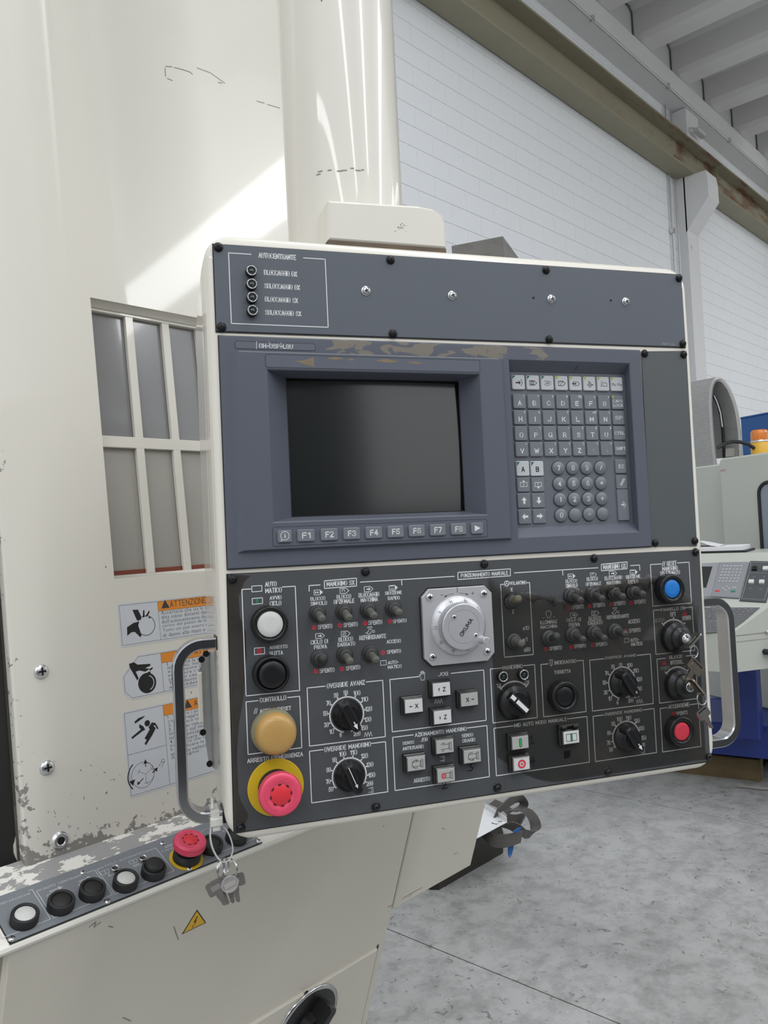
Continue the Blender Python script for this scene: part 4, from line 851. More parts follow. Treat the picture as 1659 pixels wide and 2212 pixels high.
# toggles
def toggle(q, tip, m=M_lever, r=9.6):
    a = MB(); a.lathe([(r, 0), (r, 2.2), (r * .94, 3.2), (r * .80, 3.4), (r * .80, 6.4), (r * .72, 8), (r * .5, 9)], n=26); o = a.build('toggle_switch', M_rubber, panel); o.location = (q[0] * S, q[1] * S, 0)
    dx, dy = tip[0] - q[0], tip[1] - q[1]
    a = MB(); H = 26.0; pth = [(dx * t, dy * t, 5 + (H - 5) * t) for t in (0, .25, .55, .85, .95, 1.0)]
    a.tube(pth, [4.6, 4.1, 4.2, 4.7, 4.0, 2.0], 12); a.build('lever', m, o)
    return o
for q, t, m in (((-207.1, -92.8), (-207.8, -97.3), M_lever), ((-177.0, -93.2), (-178.0, -98.6), M_lever), ((-148.7, -93.0), (-149.2, -98.5), M_lever), ((-118.9, -93.2), (-119.9, -96.9), M_lever),
                ((-207.3, -142.5), (-208.0, -138.4), M_leverd), ((-178.2, -141.1), (-178.6, -145.9), M_lever), ((-148.7, -142.2), (-149.0, -147.1), M_lever),
                ((30.5, -94.7), (27.9, -90.3), mat('tan_rubber_lever', (0.13, 0.115, 0.08), 0.55, vary=0.4, vscale=70)), ((31.0, -143.0), (29.2, -142.9), M_lever), ((78.0, -142.8), (75.7, -137.4), M_leverd),
                ((110.8, -93.5), (110.5, -98.8), M_leverd), ((141.0, -93.9), (140.2, -98.9), M_leverd), ((171.2, -94.0), (169.3, -98.3), M_leverd), ((199.8, -94.6), (198.3, -96.7), M_leverd),
                ((110.7, -141.1), (111.1, -146.0), M_leverd), ((140.3, -141.2), (140.5, -146.9), M_leverd), ((170.2, -141.5), (170.1, -143.3), M_leverd)): toggle(q, t, m)

# rotary knobs with a grip bar
def knob(c, p0, p1, mark):
    """p0/p1: ends of the grip bar on its top; mark: arrow near p1"""
    a = MB(); a.lathe([(17, 0), (17, 2), (13.4, 3), (12.6, 14), (11.6, 15)], n=36); o = a.build('rotary_knob', M_black, panel); o.location = (c[0] * S, c[1] * S, 0)
    d = Vector((p1[0] - p0[0], p1[1] - p0[1])); an = math.atan2(d.y, d.x); L = 17.5
    a = MB(Matrix.Rotation(an, 4, 'Z')); a.prism([(-L, -3.4), (-L + 3, -5.2), (L * .2, -5.6), (L - 3, -4.8), (L, -2), (L, 2), (L - 3, 4.8), (L * .2, 5.6), (-L + 3, 5.2), (-L, 3.4)], 3, 21, 2.2); a.build('grip_bar', M_black, o)
    a = MB(Matrix.Rotation(an, 4, 'Z'))
    if mark == 'line': a.line((-L + 2, 0), (L * .35, 0), .8, 21.15); a.poly([(L * .3, -1.8), (L * .3 + 4, 0), (L * .3, 1.8)], 21.15)
    elif mark == 'none': a.poly([(L - 8, -1.4), (L - 4, 0), (L - 8, 1.4)], 21.15)
    else: a.poly([(L - 9, -2.4), (L - 3, 0), (L - 9, 2.4)], 21.15); a.line((L - 9, 0), (L - 12, 0), 1.2, 21.15)
    a.build('pointer', M_white if mark != 'none' else M_dimwhite, o); return o
knob(D1, (-188.3, -188.4), (-175.3, -215.2), 'arrow'); knob(D2, (-186.8, -254.3), (-175.4, -282.4), 'line')
knob(D3, (161.4, -189.8), (177.8, -216.0), 'none'); knob(D4, (162.6, -256.0), (180.0, -283.7), 'arrow')
# selector with white pointer
q = (25.8, -213.9); a = MB(); a.lathe([(20.4, 0), (20.4, 6), (19.4, 9), (14.6, 10.5), (14.2, 13), (13, 14)], n=56, knurl=.01); o = a.build('selector_switch', M_black, panel); o.location = (q[0] * S, q[1] * S, 0)
p0, p1 = (17.0, -204.4), (35.6, -222.9); an = math.atan2(p1[1] - p0[1], p1[0] - p0[0])
a = MB(Matrix.Rotation(an, 4, 'Z')); a.box(-15, 17.5, -4.4, 4.4, 8, 19, 1.4); a.build('lever', M_black, o)
a = MB(Matrix.Rotation(an, 4, 'Z')); a.box(-14.6, -8, -2.4, 2.4, 14, 19.35, .3); a.box(-5.5, 13, -2.4, 2.4, 14, 19.35, .3); a.build('pointer', M_white, o)
for q in ((12.2, -182.5), (39.4, -182.7)): lamp(q, 5.8, 7.5)

# square illuminated push buttons
def square_button(q, fn, m=M_sqcap, extra=None, lm=M_blk):
    W, H = 25.5, 20.0; w_, h_ = 21.0, 14.6
    a = MB(); a.box(-W / 2, W / 2, -H / 2, H / 2, 0, 7, 1); a.box(-W / 2 + 1.2, W / 2 - 1.2, -H / 2 + 1.2, H / 2 - 1.2, 7, 10.5, 1.2); o = a.build('square_button', M_sqf, panel); o.location = (q[0] * S, q[1] * S, 0)
    a = MB(); a.box(-w_ / 2 - .9, w_ / 2 + .9, -h_ / 2 - .9, h_ / 2 + .9, 9.5, 11.6, .5); a.build('clear_rim', mat('smoky_rim', (0.045, 0.043, 0.04), 0.2, coat=.5), o)
    a = MB(); a.box(-w_ / 2, w_ / 2, -h_ / 2, h_ / 2, 11, 12.4, .4); a.build('cap', m, o)
    a = MB(); fn(a); a.build('legend', lm, o)
    if extra:
        a = MB(); extra[0](a); a.build('coloured_mark', extra[1], o)
    return o
Wb = 12.6
def arr(a, x, y, d, L=4):
    c_, s_ = math.cos(d), math.sin(d); a.line((x - c_ * L / 2, y - s_ * L / 2), (x + c_ * L / 2, y + s_ * L / 2), .45, Wb); a.poly([(x + c_ * L * .6, y + s_ * L * .6), (x - s_ * 1.0, y + c_ * 1.0), (x + s_ * 1.0, y - c_ * 1.0)], Wb)
square_button((-68.9, -188.2), lambda a: (arr(a, -3.4, 0, PI / 2), a.ctext('Z', (3, 0), 3.6, 5, Wb)), M_sqw)
square_button((-69.2, -219.6), lambda a: (arr(a, -3.4, 0, -PI / 2), a.ctext('Z', (3, 0), 3.6, 5, Wb)), M_sqw)
square_button((-103.4, -203.5), lambda a: (arr(a, -3.4, 0, PI), a.ctext('X', (3.2, 0), 3.8, 5, Wb)), M_sqw)
square_button((-35.1, -203.2), lambda a: (arr(a, 3.6, 0, 0), a.ctext('X', (-2.6, 0), 3.8, 5, Wb)), M_sqcap)
def spindle_icon(a, kind):
    a.pline([(5.6, -4), (7.6, -4), (7.6, 4), (5.6, 4)], .4, Wb, True); a.pline([(5.6, -3), (4.4, -3), (4.4, 3), (5.6, 3)], .4, Wb); a.line((-5, -2.6), (4.4, -2.6), .4, Wb); a.line((-5, 2.6), (4.4, 2.6), .4, Wb)
    if kind == 'jog': a.arc((-2.4, 2.4), 2, .4, 2.4, .5, Wb); a.arc((-2.4, -2.4), 2, 3.6, 5.6, .5, Wb)
    elif kind != 'stop': a.arc((-.8, 0), 4.4, 1.2, 5.1, .5, Wb); e = 1 if kind == 'ccw' else -1; a.poly([(-.2, 4.9 * e), (2, 4 * e), (-.2, 3.2 * e)], Wb)
square_button((-68.3, -252.9), lambda a: spindle_icon(a, 'jog')); square_button((-103.6, -267.9), lambda a: spindle_icon(a, 'ccw')); square_button((-35.1, -267.9), lambda a: spindle_icon(a, 'cw'))
def redring(a, x=0, r=4.2): a.arc((x, 0), r * .78, 0, 2 * PI, r * .42, Wb + .05, 24); a.disc((x, 0), r * .28, Wb + .05, 10)
square_button((-68.5, -285.3), lambda a: spindle_icon(a, 'stop'), M_sqcap, (lambda a: redring(a, -3, 3), M_red))
square_button((26.8, -259.9), lambda a: a.pline(rrect(-1.5, 1.5, -4.9, 4.9, 1.4), .5, Wb, True), M_sqcap, (lambda a: a.poly(rrect(-1.2, 1.2, -4.6, 4.6, 1.1), Wb - .05), mat('bright_green_print', (0.03, 0.34, 0.08), .5)))
square_button((27.1, -284.6), lambda a: a.pline(rrect(-w0_, w0_, -7, 7, .5), .2, Wb, True) if (w0_ := 10) else None, M_sqw, (lambda a: redring(a, 0, 5.2), mat('bright_red_print', (0.62, 0.035, 0.07), .5)))
o = square_button((94.8, -261.7), lambda a: a.pline(rrect(-7, 7, -4.2, 4.2, .8), .5, Wb, True), M_sqw, (lambda a: a.poly(rrect(-1.5, 1.5, -4.8, 4.8, 1.4), Wb - .02), M_green))
a = MB(); a.box(-13, 13, 10.4, 14.5, 0, 9, 1); a.box(-12, -5, 11, 14, 9, 13, 1); a.box(4, 11, 11, 14, 9, 13, 1); a.build('hinged_guard', M_sqf, o)

# ================================================================= hand wheel (pulse generator)
def hw(x): return x
hwp = [(-79.8, -74.8), (-2.3, -74.0), (2.6, -79.2), (2.7, -158.1), (-3.7, -161.8), (-79.4, -161.5), (-85.1, -156.7), (-85.2, -78.6)]
hc = mid(*hwp); hx = max(abs(p[0] - hc[0]) for p in hwp); hs = hx; ch = 9
a = MB(); a.prism([(-hs, -hs + ch), (-hs + ch, -hs), (hs - ch, -hs), (hs, -hs + ch), (hs, hs - ch), (hs - ch, hs), (-hs + ch, hs), (-hs, hs - ch)], 0.4, 6, .6)
hw_o = a.build('pulse_handwheel', M_alu, panel, 'square aluminium hand wheel unit'); hw_o.location = (hc[0] * S, hc[1] * S, 0)
a = MB(); a.prism([(-hs - 1.5, -hs + ch), (-hs + ch, -hs - 1.5), (hs - ch, -hs - 1), (hs + 1, -hs + ch), (hs + 1, hs - ch), (hs - ch, hs + 1), (-hs + ch, hs + 1.5), (-hs - 1.5, hs - ch)], 0, .8); a.build('gasket', M_goo, hw_o)
dc = (-41.8, -118.1); dc = (dc[0] - hc[0], dc[1] - hc[1]); kc = (-42.1, -118.4); kc = (kc[0] - hc[0], kc[1] - hc[1]); kc = ((dc[0] + kc[0]) / 2, (dc[1] + kc[1]) / 2); dc = kc
a = MB(); a.lathe([(34.5, 6), (34.5, 7.2), (33.8, 7.6), (27.6, 10.6), (27.4, 11)], dc, 64); a.build('graduated_dial', M_alud, hw_o)
a = MB(); a.lathe([(26.6, 10), (26.8, 11), (26.8, 20)], kc, 140, smooth=False, knurl=.022, cap=False); a.lathe([(26.4, 20), (26.6, 21), (26.2, 21.9), (25.4, 22.4), (19.2, 22.4), (19.0, 21.9), (18.8, 22.4), (.01, 22.5)], kc, 96, False, cap=False); a.build('hand_wheel', M_alud, hw_o)
a = MB()
for k in range(100):
    t = k / 100 * 2 * PI + .03; r1 = 34.2; r0 = 30.6 if k % 10 == 0 else (31.8 if k % 5 == 0 else 32.6)
    z0 = 7.45 + (33.8 - r0) / 6.2 * 3.0 + .12; z1 = 7.62; n_ = (-math.sin(t) * .18, math.cos(t) * .18)
    a.add([(dc[0] + r0 * math.cos(t) - n_[0], dc[1] + r0 * math.sin(t) - n_[1], z0), (dc[0] + r1 * math.cos(t) - n_[0], dc[1] + r1 * math.sin(t) - n_[1], z1), (dc[0] + r1 * math.cos(t) + n_[0], dc[1] + r1 * math.sin(t) + n_[1], z1), (dc[0] + r0 * math.cos(t) + n_[0], dc[1] + r0 * math.sin(t) + n_[1], z0)], [(0, 1, 2, 3)])
for k, t in enumerate(('90', '80', '70', '60', '50', '40', '30', '20', '10', '0')):
    an = math.radians(108 - 36 * k); c_ = (dc[0] + 29.4 * math.cos(an), dc[1] + 29.4 * math.sin(an)); vs, fs = text_mesh(t); ro = an - PI / 2; W = 2.0 * len(t)
    o_ = []
    for x, y in vs:
        X = (x - .5) * W; Y = (y - .5) * 3; o_.append((c_[0] + X * math.cos(ro) - Y * math.sin(ro), c_[1] + X * math.sin(ro) + Y * math.cos(ro), 9.75 - Y * .49 + .15))
    a.add(o_, fs)
a.build('graduations', mat('grey_engraving', (0.10, 0.10, 0.11), .5), hw_o)
a = MB(); q = (-41.1, -77.5); q = (q[0] - hc[0], q[1] - hc[1]); w = 6.15
a.line((q[0], q[1] + 3.4), (q[0], q[1] - 2.6), .5, w); a.arc(dc, 37.6, 1.68, 1.93, .35, w, 8); a.arc(dc, 37.6, 1.50, 1.25, .35, w, 8)
for t, sg in ((1.95, 1), (1.23, -1)):
    p = (dc[0] + 37.6 * math.cos(t), dc[1] + 37.6 * math.sin(t)); tg = (-math.sin(t) * sg, math.cos(t) * sg); n_ = (math.cos(t), math.sin(t)); a.poly([(p[0] + tg[0] * 2.6, p[1] + tg[1] * 2.6), (p[0] - tg[0] + n_[0] * 1, p[1] - tg[1] + n_[1]), (p[0] - tg[0] - n_[0] * 1, p[1] - tg[1] - n_[1])], w)
q = (-60.6, -81.7); a.line((q[0] - hc[0] - 1.7, q[1] - hc[1]), (q[0] - hc[0] + 1.7, q[1] - hc[1]), .45, w)
q = (-21.7, -82.0); a.line((q[0] - hc[0] - 1.7, q[1] - hc[1]), (q[0] - hc[0] + 1.7, q[1] - hc[1]), .45, w); a.line((q[0] - hc[0], q[1] - hc[1] - 1.7), (q[0] - hc[0], q[1] - hc[1] + 1.7), .45, w)
p0, p1 = (-45.7, -127.0), (-32.6, -110.9); an = math.atan2(p1[1] - p0[1], p1[0] - p0[0])
a.ctext('OKUMA', ((p0[0] + p1[0]) / 2 - hc[0], (p0[1] + p1[1]) / 2 - hc[1]), math.hypot(p1[0] - p0[0], p1[1] - p0[1]) + 2.4, 4.8, 22.75, an)
a.build('dial_lettering', M_blk, hw_o)
ps = proto_screw(M_steel, 3.7, 1.8, None, M_steel)
for q in ((-75.7, -83.4), (-7.7, -83.4), (-75.5, -151.7), (-7.1, -151.5)):
    r = 4.2; z = 6
    a = MB(); a.lathe([(4.5, z), (4.3, z + .9), (3.4, z + 1.7), (.01, z + 2)], (q[0] - hc[0], q[1] - hc[1]), 20); d_ = (q[0] - hc[0], q[1] - hc[1])
    for s_, t_ in ((2.6, .6), (.6, 2.6)): a.cm = 1; a.quad((d_[0] - s_, d_[1] - t_), (d_[0] + s_, d_[1] - t_), (d_[0] + s_, d_[1] + t_), (d_[0] - s_, d_[1] + t_), z + 2.1)
    a.build('screw', [M_steel, M_hole], hw_o)
for q in ((-53.5, -106.5), (-27.7, -129.2)):
    d_ = (q[0] - hc[0], q[1] - hc[1]); a = MB(); a.lathe([(2.7, 22), (2.6, 23), (1.8, 23.5), (.01, 23.6)], d_, 16); a.cm = 1
    for s_, t_ in ((1.7, .45), (.45, 1.7)): a.quad((d_[0] - s_, d_[1] - t_), (d_[0] + s_, d_[1] - t_), (d_[0] + s_, d_[1] + t_), (d_[0] - s_, d_[1] + t_), 23.7)
    a.build('screw', [M_steel, M_hole], hw_o)
drop(ps)
q = (-20.3, -134.9); d_ = (q[0] - hc[0], q[1] - hc[1]); a = MB(); a.lathe([(5.2, 21.5), (4.4, 24), (4.0, 28), (4.3, 34), (4.2, 35), (3.5, 35.1)], d_, 22)
a.cm = 1; a.lathe([(3.4, 34.7), (.01, 34.8)], d_, 18); a.cm = 2; a.quad((d_[0] - .5, d_[1] - 3.2), (d_[0] + .5, d_[1] - 3.2), (d_[0] + .5, d_[1] + 3.2), (d_[0] - .5, d_[1] + 3.2), 35.0)
a.build('crank_pin', [M_alud, mat('dark_screw_face', (0.12, .12, .12), .3, metal=1), M_hole], hw_o)

# ================================================================= key switches
def keyswitch(c, name):
    a = MB(); a.lathe([(20, 0), (20, 6), (19, 9), (15, 10.5), (14.2, 15), (13, 17), (9.4, 18), (9.2, 24), (8.4, 25), (6.6, 25)], n=56, knurl=.01); o = a.build('key_switch', M_black, panel); o.location = (c[0] * S, c[1] * S, 0)
    a = MB(); a.lathe([(6.6, 24), (6.4, 25.6), (5.6, 26), (.01, 26)], n=24); a.cm = 1; a.quad((-.7, -3.6), (.7, -3.6), (.7, 3.6), (-.7, 3.6), 26.1); a.build('lock_cylinder', [M_chrome, M_hole], o); return o
keyswitch(K1, ''); keyswitch(K2, '')

# ================================================================= chrome grab handles
def handle(uo, side, v0, v1, wf, uroot):
    """bar 12 wide x 26 deep bent into a bracket; uo outer edge, wf front face"""
    T, Dp, R_ = 12.0, 24.0, 26.0; s_ = -1 if side == 'l' else 1
    cu = uo - s_ * T / 2
    pth = [(uroot, v1)]
    for i in range(9): t = PI / 2 * i / 8; pth.append((cu - s_ * R_ + s_ * R_ * math.sin(t), v1 - R_ + R_ * math.cos(t)))
    for i in range(9): t = PI / 2 * i / 8; pth.append((cu - s_ * R_ + s_ * R_ * math.cos(t), v0 + R_ - R_ * math.sin(t)))
    pth.append((uroot, v0))
    rings = []
    for i, p in enumerate(pth):
        a_ = Vector(pth[max(0, i - 1)]); b_ = Vector(pth[min(len(pth) - 1, i + 1)]); t = (b_ - a_).normalized(); n_ = Vector((-t.y, t.x)); e = 1.6
        sec = [(-T / 2, -e), (-T / 2 + e, 0), (T / 2 - e, 0), (T / 2, -e), (T / 2, -Dp + e), (T / 2 - e, -Dp), (-T / 2 + e, -Dp), (-T / 2, -Dp + e)]
        rings.append([(p[0] + n_.x * x, p[1] + n_.y * x, wf + z) for x, z in sec])
    a = MB(); a.loft(rings); o = a.build('grab_handle', M_chrome, panel, 'chrome grab handle on the %s side' % ('left' if side == 'l' else 'right'))
    for v in (v0, v1):
        a = MB(); x0, x1 = sorted((uroot - s_ * 2, uroot + s_ * 2.4)); a.box(x0, x1, v - T / 2 - 1.4, v + T / 2 + 1.4, wf - Dp - 1, wf + 1); a.build('mounting_foot', M_black, o)
    return o
hl_top, hl_bot, hl_out = (-332.9, -119.7), (-339.7, -306.5), (-362.5, -199.1)
h_left = handle(hl_out[0], 'l', hl_bot[1], hl_top[1], -26, -313)
hr_out, hr_top, hr_bot = (378.7, -211.6), (345.3, -118.3), (343.0, -307.3)
h_right = handle(hr_out[0], 'r', hr_bot[1], hr_top[1], -26, 313)

# steel bracket bolted to the left side of the housing
BW = -120
a = MB(); a.prism([(-324.9, -141.5), (-325.4, -155.3), (-330.0, -163.5), (-324.5, -229.0), (-320.4, -271.2), (-314.3, -279.2), (-312.3, -139.0)], BW, BW + 2.5, .3); sbk = a.build('side_bracket', M_steel, panel)
p0, p1 = (-313.7, -138.0), (-315.7, -277.0); a = MB(); a.box(p0[0] - 1, p0[0] + 2.6, p1[1], p0[1], BW + 2.5, BW + 14, .3); a.build('flange', M_steel, sbk)
p0, p1 = (-330.3, -162.1), (-324.7, -221.5); a = MB(); a.box(p0[0], p1[0], p1[1], p0[1], BW + 3, BW + 9, 1); a.build('cream_strip', M_cream, sbk)
for q in ((-324.1, -147.7), (-318.7, -141.4), (-325.7, -234.1), (-319.3, -272.0)):
    a = MB(); a.lathe([(3.8, BW + 2.5), (3.8, BW + 3.2)], q, 16); a.lathe([(2.8, BW + 3.2), (2.8, BW + 6)], q, 6, False); a.build('hex_bolt', M_bs, sbk)

# ================================================================= torn clear film over the right half of the lower plate
M_film = bpy.data.materials.new('clear_smoky_film'); M_film.use_nodes = True
nt = M_film.node_tree; nt.nodes.clear()
out = nt.nodes.new('ShaderNodeOutputMaterial'); tr_ = N(nt, 'ShaderNodeBsdfTransparent', Color=(0.90, 0.885, 0.86, 1)); gl = N(nt, 'ShaderNodeBsdfGlossy', Color=(1, .98, .95, 1), Roughness=0.10)
fr = N(nt, 'ShaderNodeFresnel', IOR=1.3); mxs = nt.nodes.new('ShaderNodeMixShader'); nt.links.new(fr.outputs[0], mxs.inputs[0]); nt.links.new(tr_.outputs[0], mxs.inputs[1]); nt.links.new(gl.outputs[0], mxs.inputs[2])
tc = N(nt, 'ShaderNodeTexCoord'); nz = N(nt, 'ShaderNodeTexNoise', Scale=22.0, Detail=5.0); nt.links.new(tc.outputs['Object'], nz.inputs['Vector'])
rp = N(nt, 'ShaderNodeMapRange', **{'From Min': .45, 'From Max': .75, 'To Min': 0.0, 'To Max': 0.22}); nt.links.new(nz.outputs['Fac'], rp.inputs['Value'])
df = N(nt, 'ShaderNodeBsdfDiffuse', Color=(0.13, 0.11, 0.085, 1)); m2 = nt.nodes.new('ShaderNodeMixShader'); nt.links.new(rp.outputs[0], m2.inputs[0]); nt.links.new(mxs.outputs[0], m2.inputs[1]); nt.links.new(df.outputs[0], m2.inputs[2])
nt.links.new(m2.outputs[0], out.inputs[0])
film_t = thing('protective_film', 'torn smoky clear film clinging over the right half of the lower switch plate', 'film', frame_matrix((0.77888, 0.56220, 1.45473), (0.87335, -0.48703, -0.00860), (0.01328, 0.00616, 0.99989), (-0.48692, -0.87337, 0.01185)))
top_edge = [(2.0, -62.0), (16.0, -76.2), (33.4, -86.0), (55.9, -88.8), (87.9, -94.6), (85.2, -97.4), (105.4, -100.9), (114.6, -89.4), (133.5, -92.6), (151.3, -87.2), (169.2, -84.6), (187.3, -81.7), (205.5, -80.1), (223.8, -79.8), (244.1, -80.3), (260.1, -92.0), (290.5, -117.6)]
u_a = top_edge[0][0]; u_b = l_br[0] - 6; v_b = l_br[1] + 3
def edge_v(u):
    for (a, b) in zip(top_edge, top_edge[1:]):
        if a[0] <= u <= b[0]: return a[1] + (b[1] - a[1]) * (u - a[0]) / (b[0] - a[0])
    return top_edge[-1][1]
mb = MB(); nx, ny = 60, 26; g = []
for i in range(nx + 1):
    u = u_a + (u_b - u_a) * i / nx; vt = edge_v(u); vb = v_b + 40 * max(0, 1 - i / 18) ** 2
    for j in range(ny + 1):
        t = j / ny; v = vb + (vt - vb) * t
        lift = .35 + .25 * math.sin(u * .11 + v * .06) * math.sin(v * .09 - u * .03)
        if t > .86: lift += (t - .86) / .14 * (2.2 + 2.4 * math.sin(u * .07) ** 2)
        g.append((u, v, max(.28, lift)))
mb.add(g, [(i * (ny + 1) + j, (i + 1) * (ny + 1) + j, (i + 1) * (ny + 1) + j + 1, i * (ny + 1) + j + 1) for i in range(nx) for j in range(ny)], True)
mb.build('film_sheet', M_film, film_t)
# crinkled torn lip with bright folds
mb = MB(); pts = []
for a, b in zip(top_edge[1:-1], top_edge[2:]):
    for j in range(8): pts.append(lerp(a, b, j / 8))
rows_ = []
for k, p in enumerate(pts):
    big = 1.0 if pts[k][0] > top_edge[6][0] else .55
    z = (6.5 + 3.2 * math.sin(k * .55) + 1.6 * math.sin(k * 1.9)) * big; d = (5 + 2.6 * math.sin(k * .8 + 1) + 1.2 * math.sin(k * 2.3)) * big
    rows_.append([(p[0], p[1] + d, 1.0 + .5 * z), (p[0], p[1] + d * .35, z), (p[0], p[1] - d * .5, z * .72 + 1), (p[0], p[1] - 2.2 * d, .8)])
mb.loft(rows_, False, False, False, True); mb.build('torn_lip', M_film, film_t)

# ================================================================= keys in the two locks
def extr_world(mb, pts, n, t):
    """flat plate with outline pts (world metres*1000 local), thickness t along n"""
    n = Vector(n).normalized() * t / 2
    A = [tuple(Vector(p) - n) for p in pts]; B = [tuple(Vector(p) + n) for p in pts]
    mb.loft([A, B]); return mb
class KeyFrame:
    """local plane: origin, x axis, y axis (panel millimetres)"""
    def __init__(s, o, x, y): s.o = Vector(o); s.x = Vector(x).normalized(); y = Vector(y); s.y = (y - s.x * y.dot(s.x)).normalized(); s.n = s.x.cross(s.y)
    def __call__(s, a, b, c=0): return tuple(s.o + s.x * a + s.y * b + s.n * c)
def make_key(name, label, K, m, bw=24, bh=15, blade=24, cat='key', group=None, root_m=None, single=True, slot=True):
    """bow centred on the frame origin, blade leaving along +x"""
    t = thing(name, label, cat, root_m, group)
    r = rrect(-bh / 2, bh / 2, -bw / 2, bw / 2, 2.6, 3); bl = bh / 2
    mb = MB(); extr_world(mb, [K(x, y) for x, y in r], K.n, 2.2)
    inner = rrect(-bh / 2 + 2.4, bh / 2 - 2.4, -bw / 2 + 2.4, bw / 2 - 5, 1.2, 2)
    mb.build('bow', m, t)
    mb = MB(); extr_world(mb, [K(x, y) for x, y in rrect(-bh * .22, bh * .18, -bw * .28, bw * .24, 1, 2)], K.n, 2.9); mb.build('maker_panel', M_key_grey if m is not M_brass else m, t)
    if slot:
        mb = MB(); extr_world(mb, [K(x, y) for x, y in rrect(-bh / 2 + 2.2, -bh / 2 + 4.6, -bw * .34, bw * .34, 1, 2)], K.n, 2.5); mb.build('ring_slot', M_hole, t)
    teeth = [(bl - 1, -3.6), (bl + 4, -3.6), (bl + 5, -2.9), (bl + blade * .45, -2.9), (bl + blade * .5, -1.8), (bl + blade * .58, -2.8), (bl + blade * .68, -1.6), (bl + blade * .8, -2.6), (bl + blade * .88, -1.6), (bl + blade, 0), (bl + blade * .92, 2.2), (bl + 5, 2.9), (bl + 4, 3.6), (bl - 1, 3.6)]
    mb = MB(); extr_world(mb, [K(x, y) for x, y in teeth], K.n, 1.8); mb.build('blade', m, t)
    return t
def split_ring(name, label, c, nrm, R, m=None, rootM=None, group=None, wire=.8):
    t = thing(name, label, 'ring', rootM, group)
    n = Vector(nrm).normalized(); a = n.cross(Vector((0.3, 1, .2))).normalized(); b = n.cross(a); mb = MB()
    for k in (-.5, .5):
        P_ = [tuple(Vector(c) + a * (R * math.cos(q)) + b * (R * math.sin(q)) + n * wire * k * 1.6) for q in [2 * PI * i / 28 for i in range(28)]]
        pts = [Vector(p) for p in P_]; rings = []
        for i, p in enumerate(pts):
            ra = (p - Vector(c)).normalized(); rings.append([tuple(p + ra * (wire * .8 * math.cos(w)) + n * (wire * .8 * math.sin(w))) for w in [2 * PI * j / 6 for j in range(6)]])
        mb.loft(rings + [rings[0]], False, False, True, True)
    mb.build('wire', m or M_chrome, t); return t
def P3(q, w): return (q[0], q[1], w)
PM = frame_matrix((0.77888, 0.56220, 1.45473), (0.87335, -0.48703, -0.00860), (0.01328, 0.00616, 0.99989), (-0.48692, -0.87337, 0.01185))
# upper lock: key with its bow standing out of the lock
c1 = P3((254.2, -155.6), 40)
kx = Vector((K1[0], K1[1], 24)) - Vector(c1)
ky = Vector((254.7, -145.7)).to_3d() - Vector((239.3, -160.6)).to_3d()
make_key('lock_key', 'nickel key with rectangular bow inserted in the upper PANNELLO CN lock', KeyFrame(c1, kx, ky), M_key_grey, 23, 19, 14, 'key', 'keys in the panel locks', PM)
rc1 = P3((255.9, -170.1), 40); split_ring('key_ring', 'thin steel split ring joining the inserted upper key to the hanging nickel-brown key', rc1, (.25, .05, 1), 7.2, None, PM, None, .6)
c2 = P3((258.8, -189.2), 37); kx2 = Vector((249.9, -201.6)).to_3d() - Vector((261.2, -189.9)).to_3d(); ky2 = Vector((274.5, -197.7)).to_3d() - Vector((251.2, -183.2)).to_3d()
make_key('hanging_key', 'brownish nickel key hanging from the ring of the upper PANNELLO CN lock', KeyFrame(c2, kx2, ky2), M_brass, 24, 15, 17, 'key', 'keys hanging from the panel locks', PM)
# lower lock: key edge-on, ring and a second hanging key
c3 = P3((255.1, -213.2), 42); kx3 = Vector((K2[0], K2[1], 22)) - Vector(c3); ky3 = Vector((263.1, -221.2)).to_3d() - Vector((249.6, -202.6)).to_3d()
make_key('lock_key', 'dark nickel key seen nearly edge-on in the lower RILASCIO INTERBL. lock', KeyFrame(c3, kx3, ky3 + Vector((0, 0, -8))), M_brass, 24, 14, 14, 'key', 'keys in the panel locks', PM)
rc3 = P3((264.7, -229.0), 38); split_ring('key_ring', 'round steel split ring hanging from the key in the lower RILASCIO INTERBL. lock', rc3, (.1, .1, 1), 7.4, None, PM, None, .7)
c4 = P3((266.9, -246.9), 36); kx4 = Vector((279.7, -267.3)).to_3d() - Vector((268.0, -247.4)).to_3d(); ky4 = Vector((279.1, -244.7)).to_3d() - Vector((258.4, -251.0)).to_3d()
make_key('hanging_key', 'nickel key dangling below the lower lock beside the red button', KeyFrame(c4, kx4, ky4), M_key_grey, 18, 14, 17, 'key', 'keys hanging from the panel locks', PM)

# ================================================================= cable tie and key bunch on the left handle
hb = hl_bot[1]
ct = thing('cable_tie', 'white nylon cable tie looped round the lower end of the left chrome handle', 'cable tie', PM)
q0 = (-323.5, -302.3); u_t = q0[0]
mb = MB(); mb.box(u_t - 4.6, u_t + 4.6, hb - 7.2, hb + 7.2, -51.5, -24.2, .5)
mb.build('band', M_nylon, ct)
mb = MB(); mb.box(u_t - 6, u_t + 7, hb - 7.5, hb + 1.5, -24.4, -17, 1); mb.box(u_t - 4, u_t + 4.5, hb - 12.5, hb - 7.5, -23, -18.5, .6); mb.build('tie_head', M_nylon, ct)
mb = MB(); a = (-326.1, -298.0); b = (-325.8, -287.5); mb.tube([P3(a, -30), P3(lerp(a, b, .5), -33), P3(b, -34)], 1, flat=(2.2, 1)); mb.build('tail', M_nylon, ct)
lp = [(-328.9, -312.5), (-330.4, -322.0), (-329.6, -331.1), (-326.4, -340.0), (-321.8, -346.9), (-316.7, -349.4), (-312.1, -347.3), (-308.4, -341.8), (-307.7, -334.5), (-309.7, -326.3), (-313.6, -318.9), (-319.0, -314.1)]
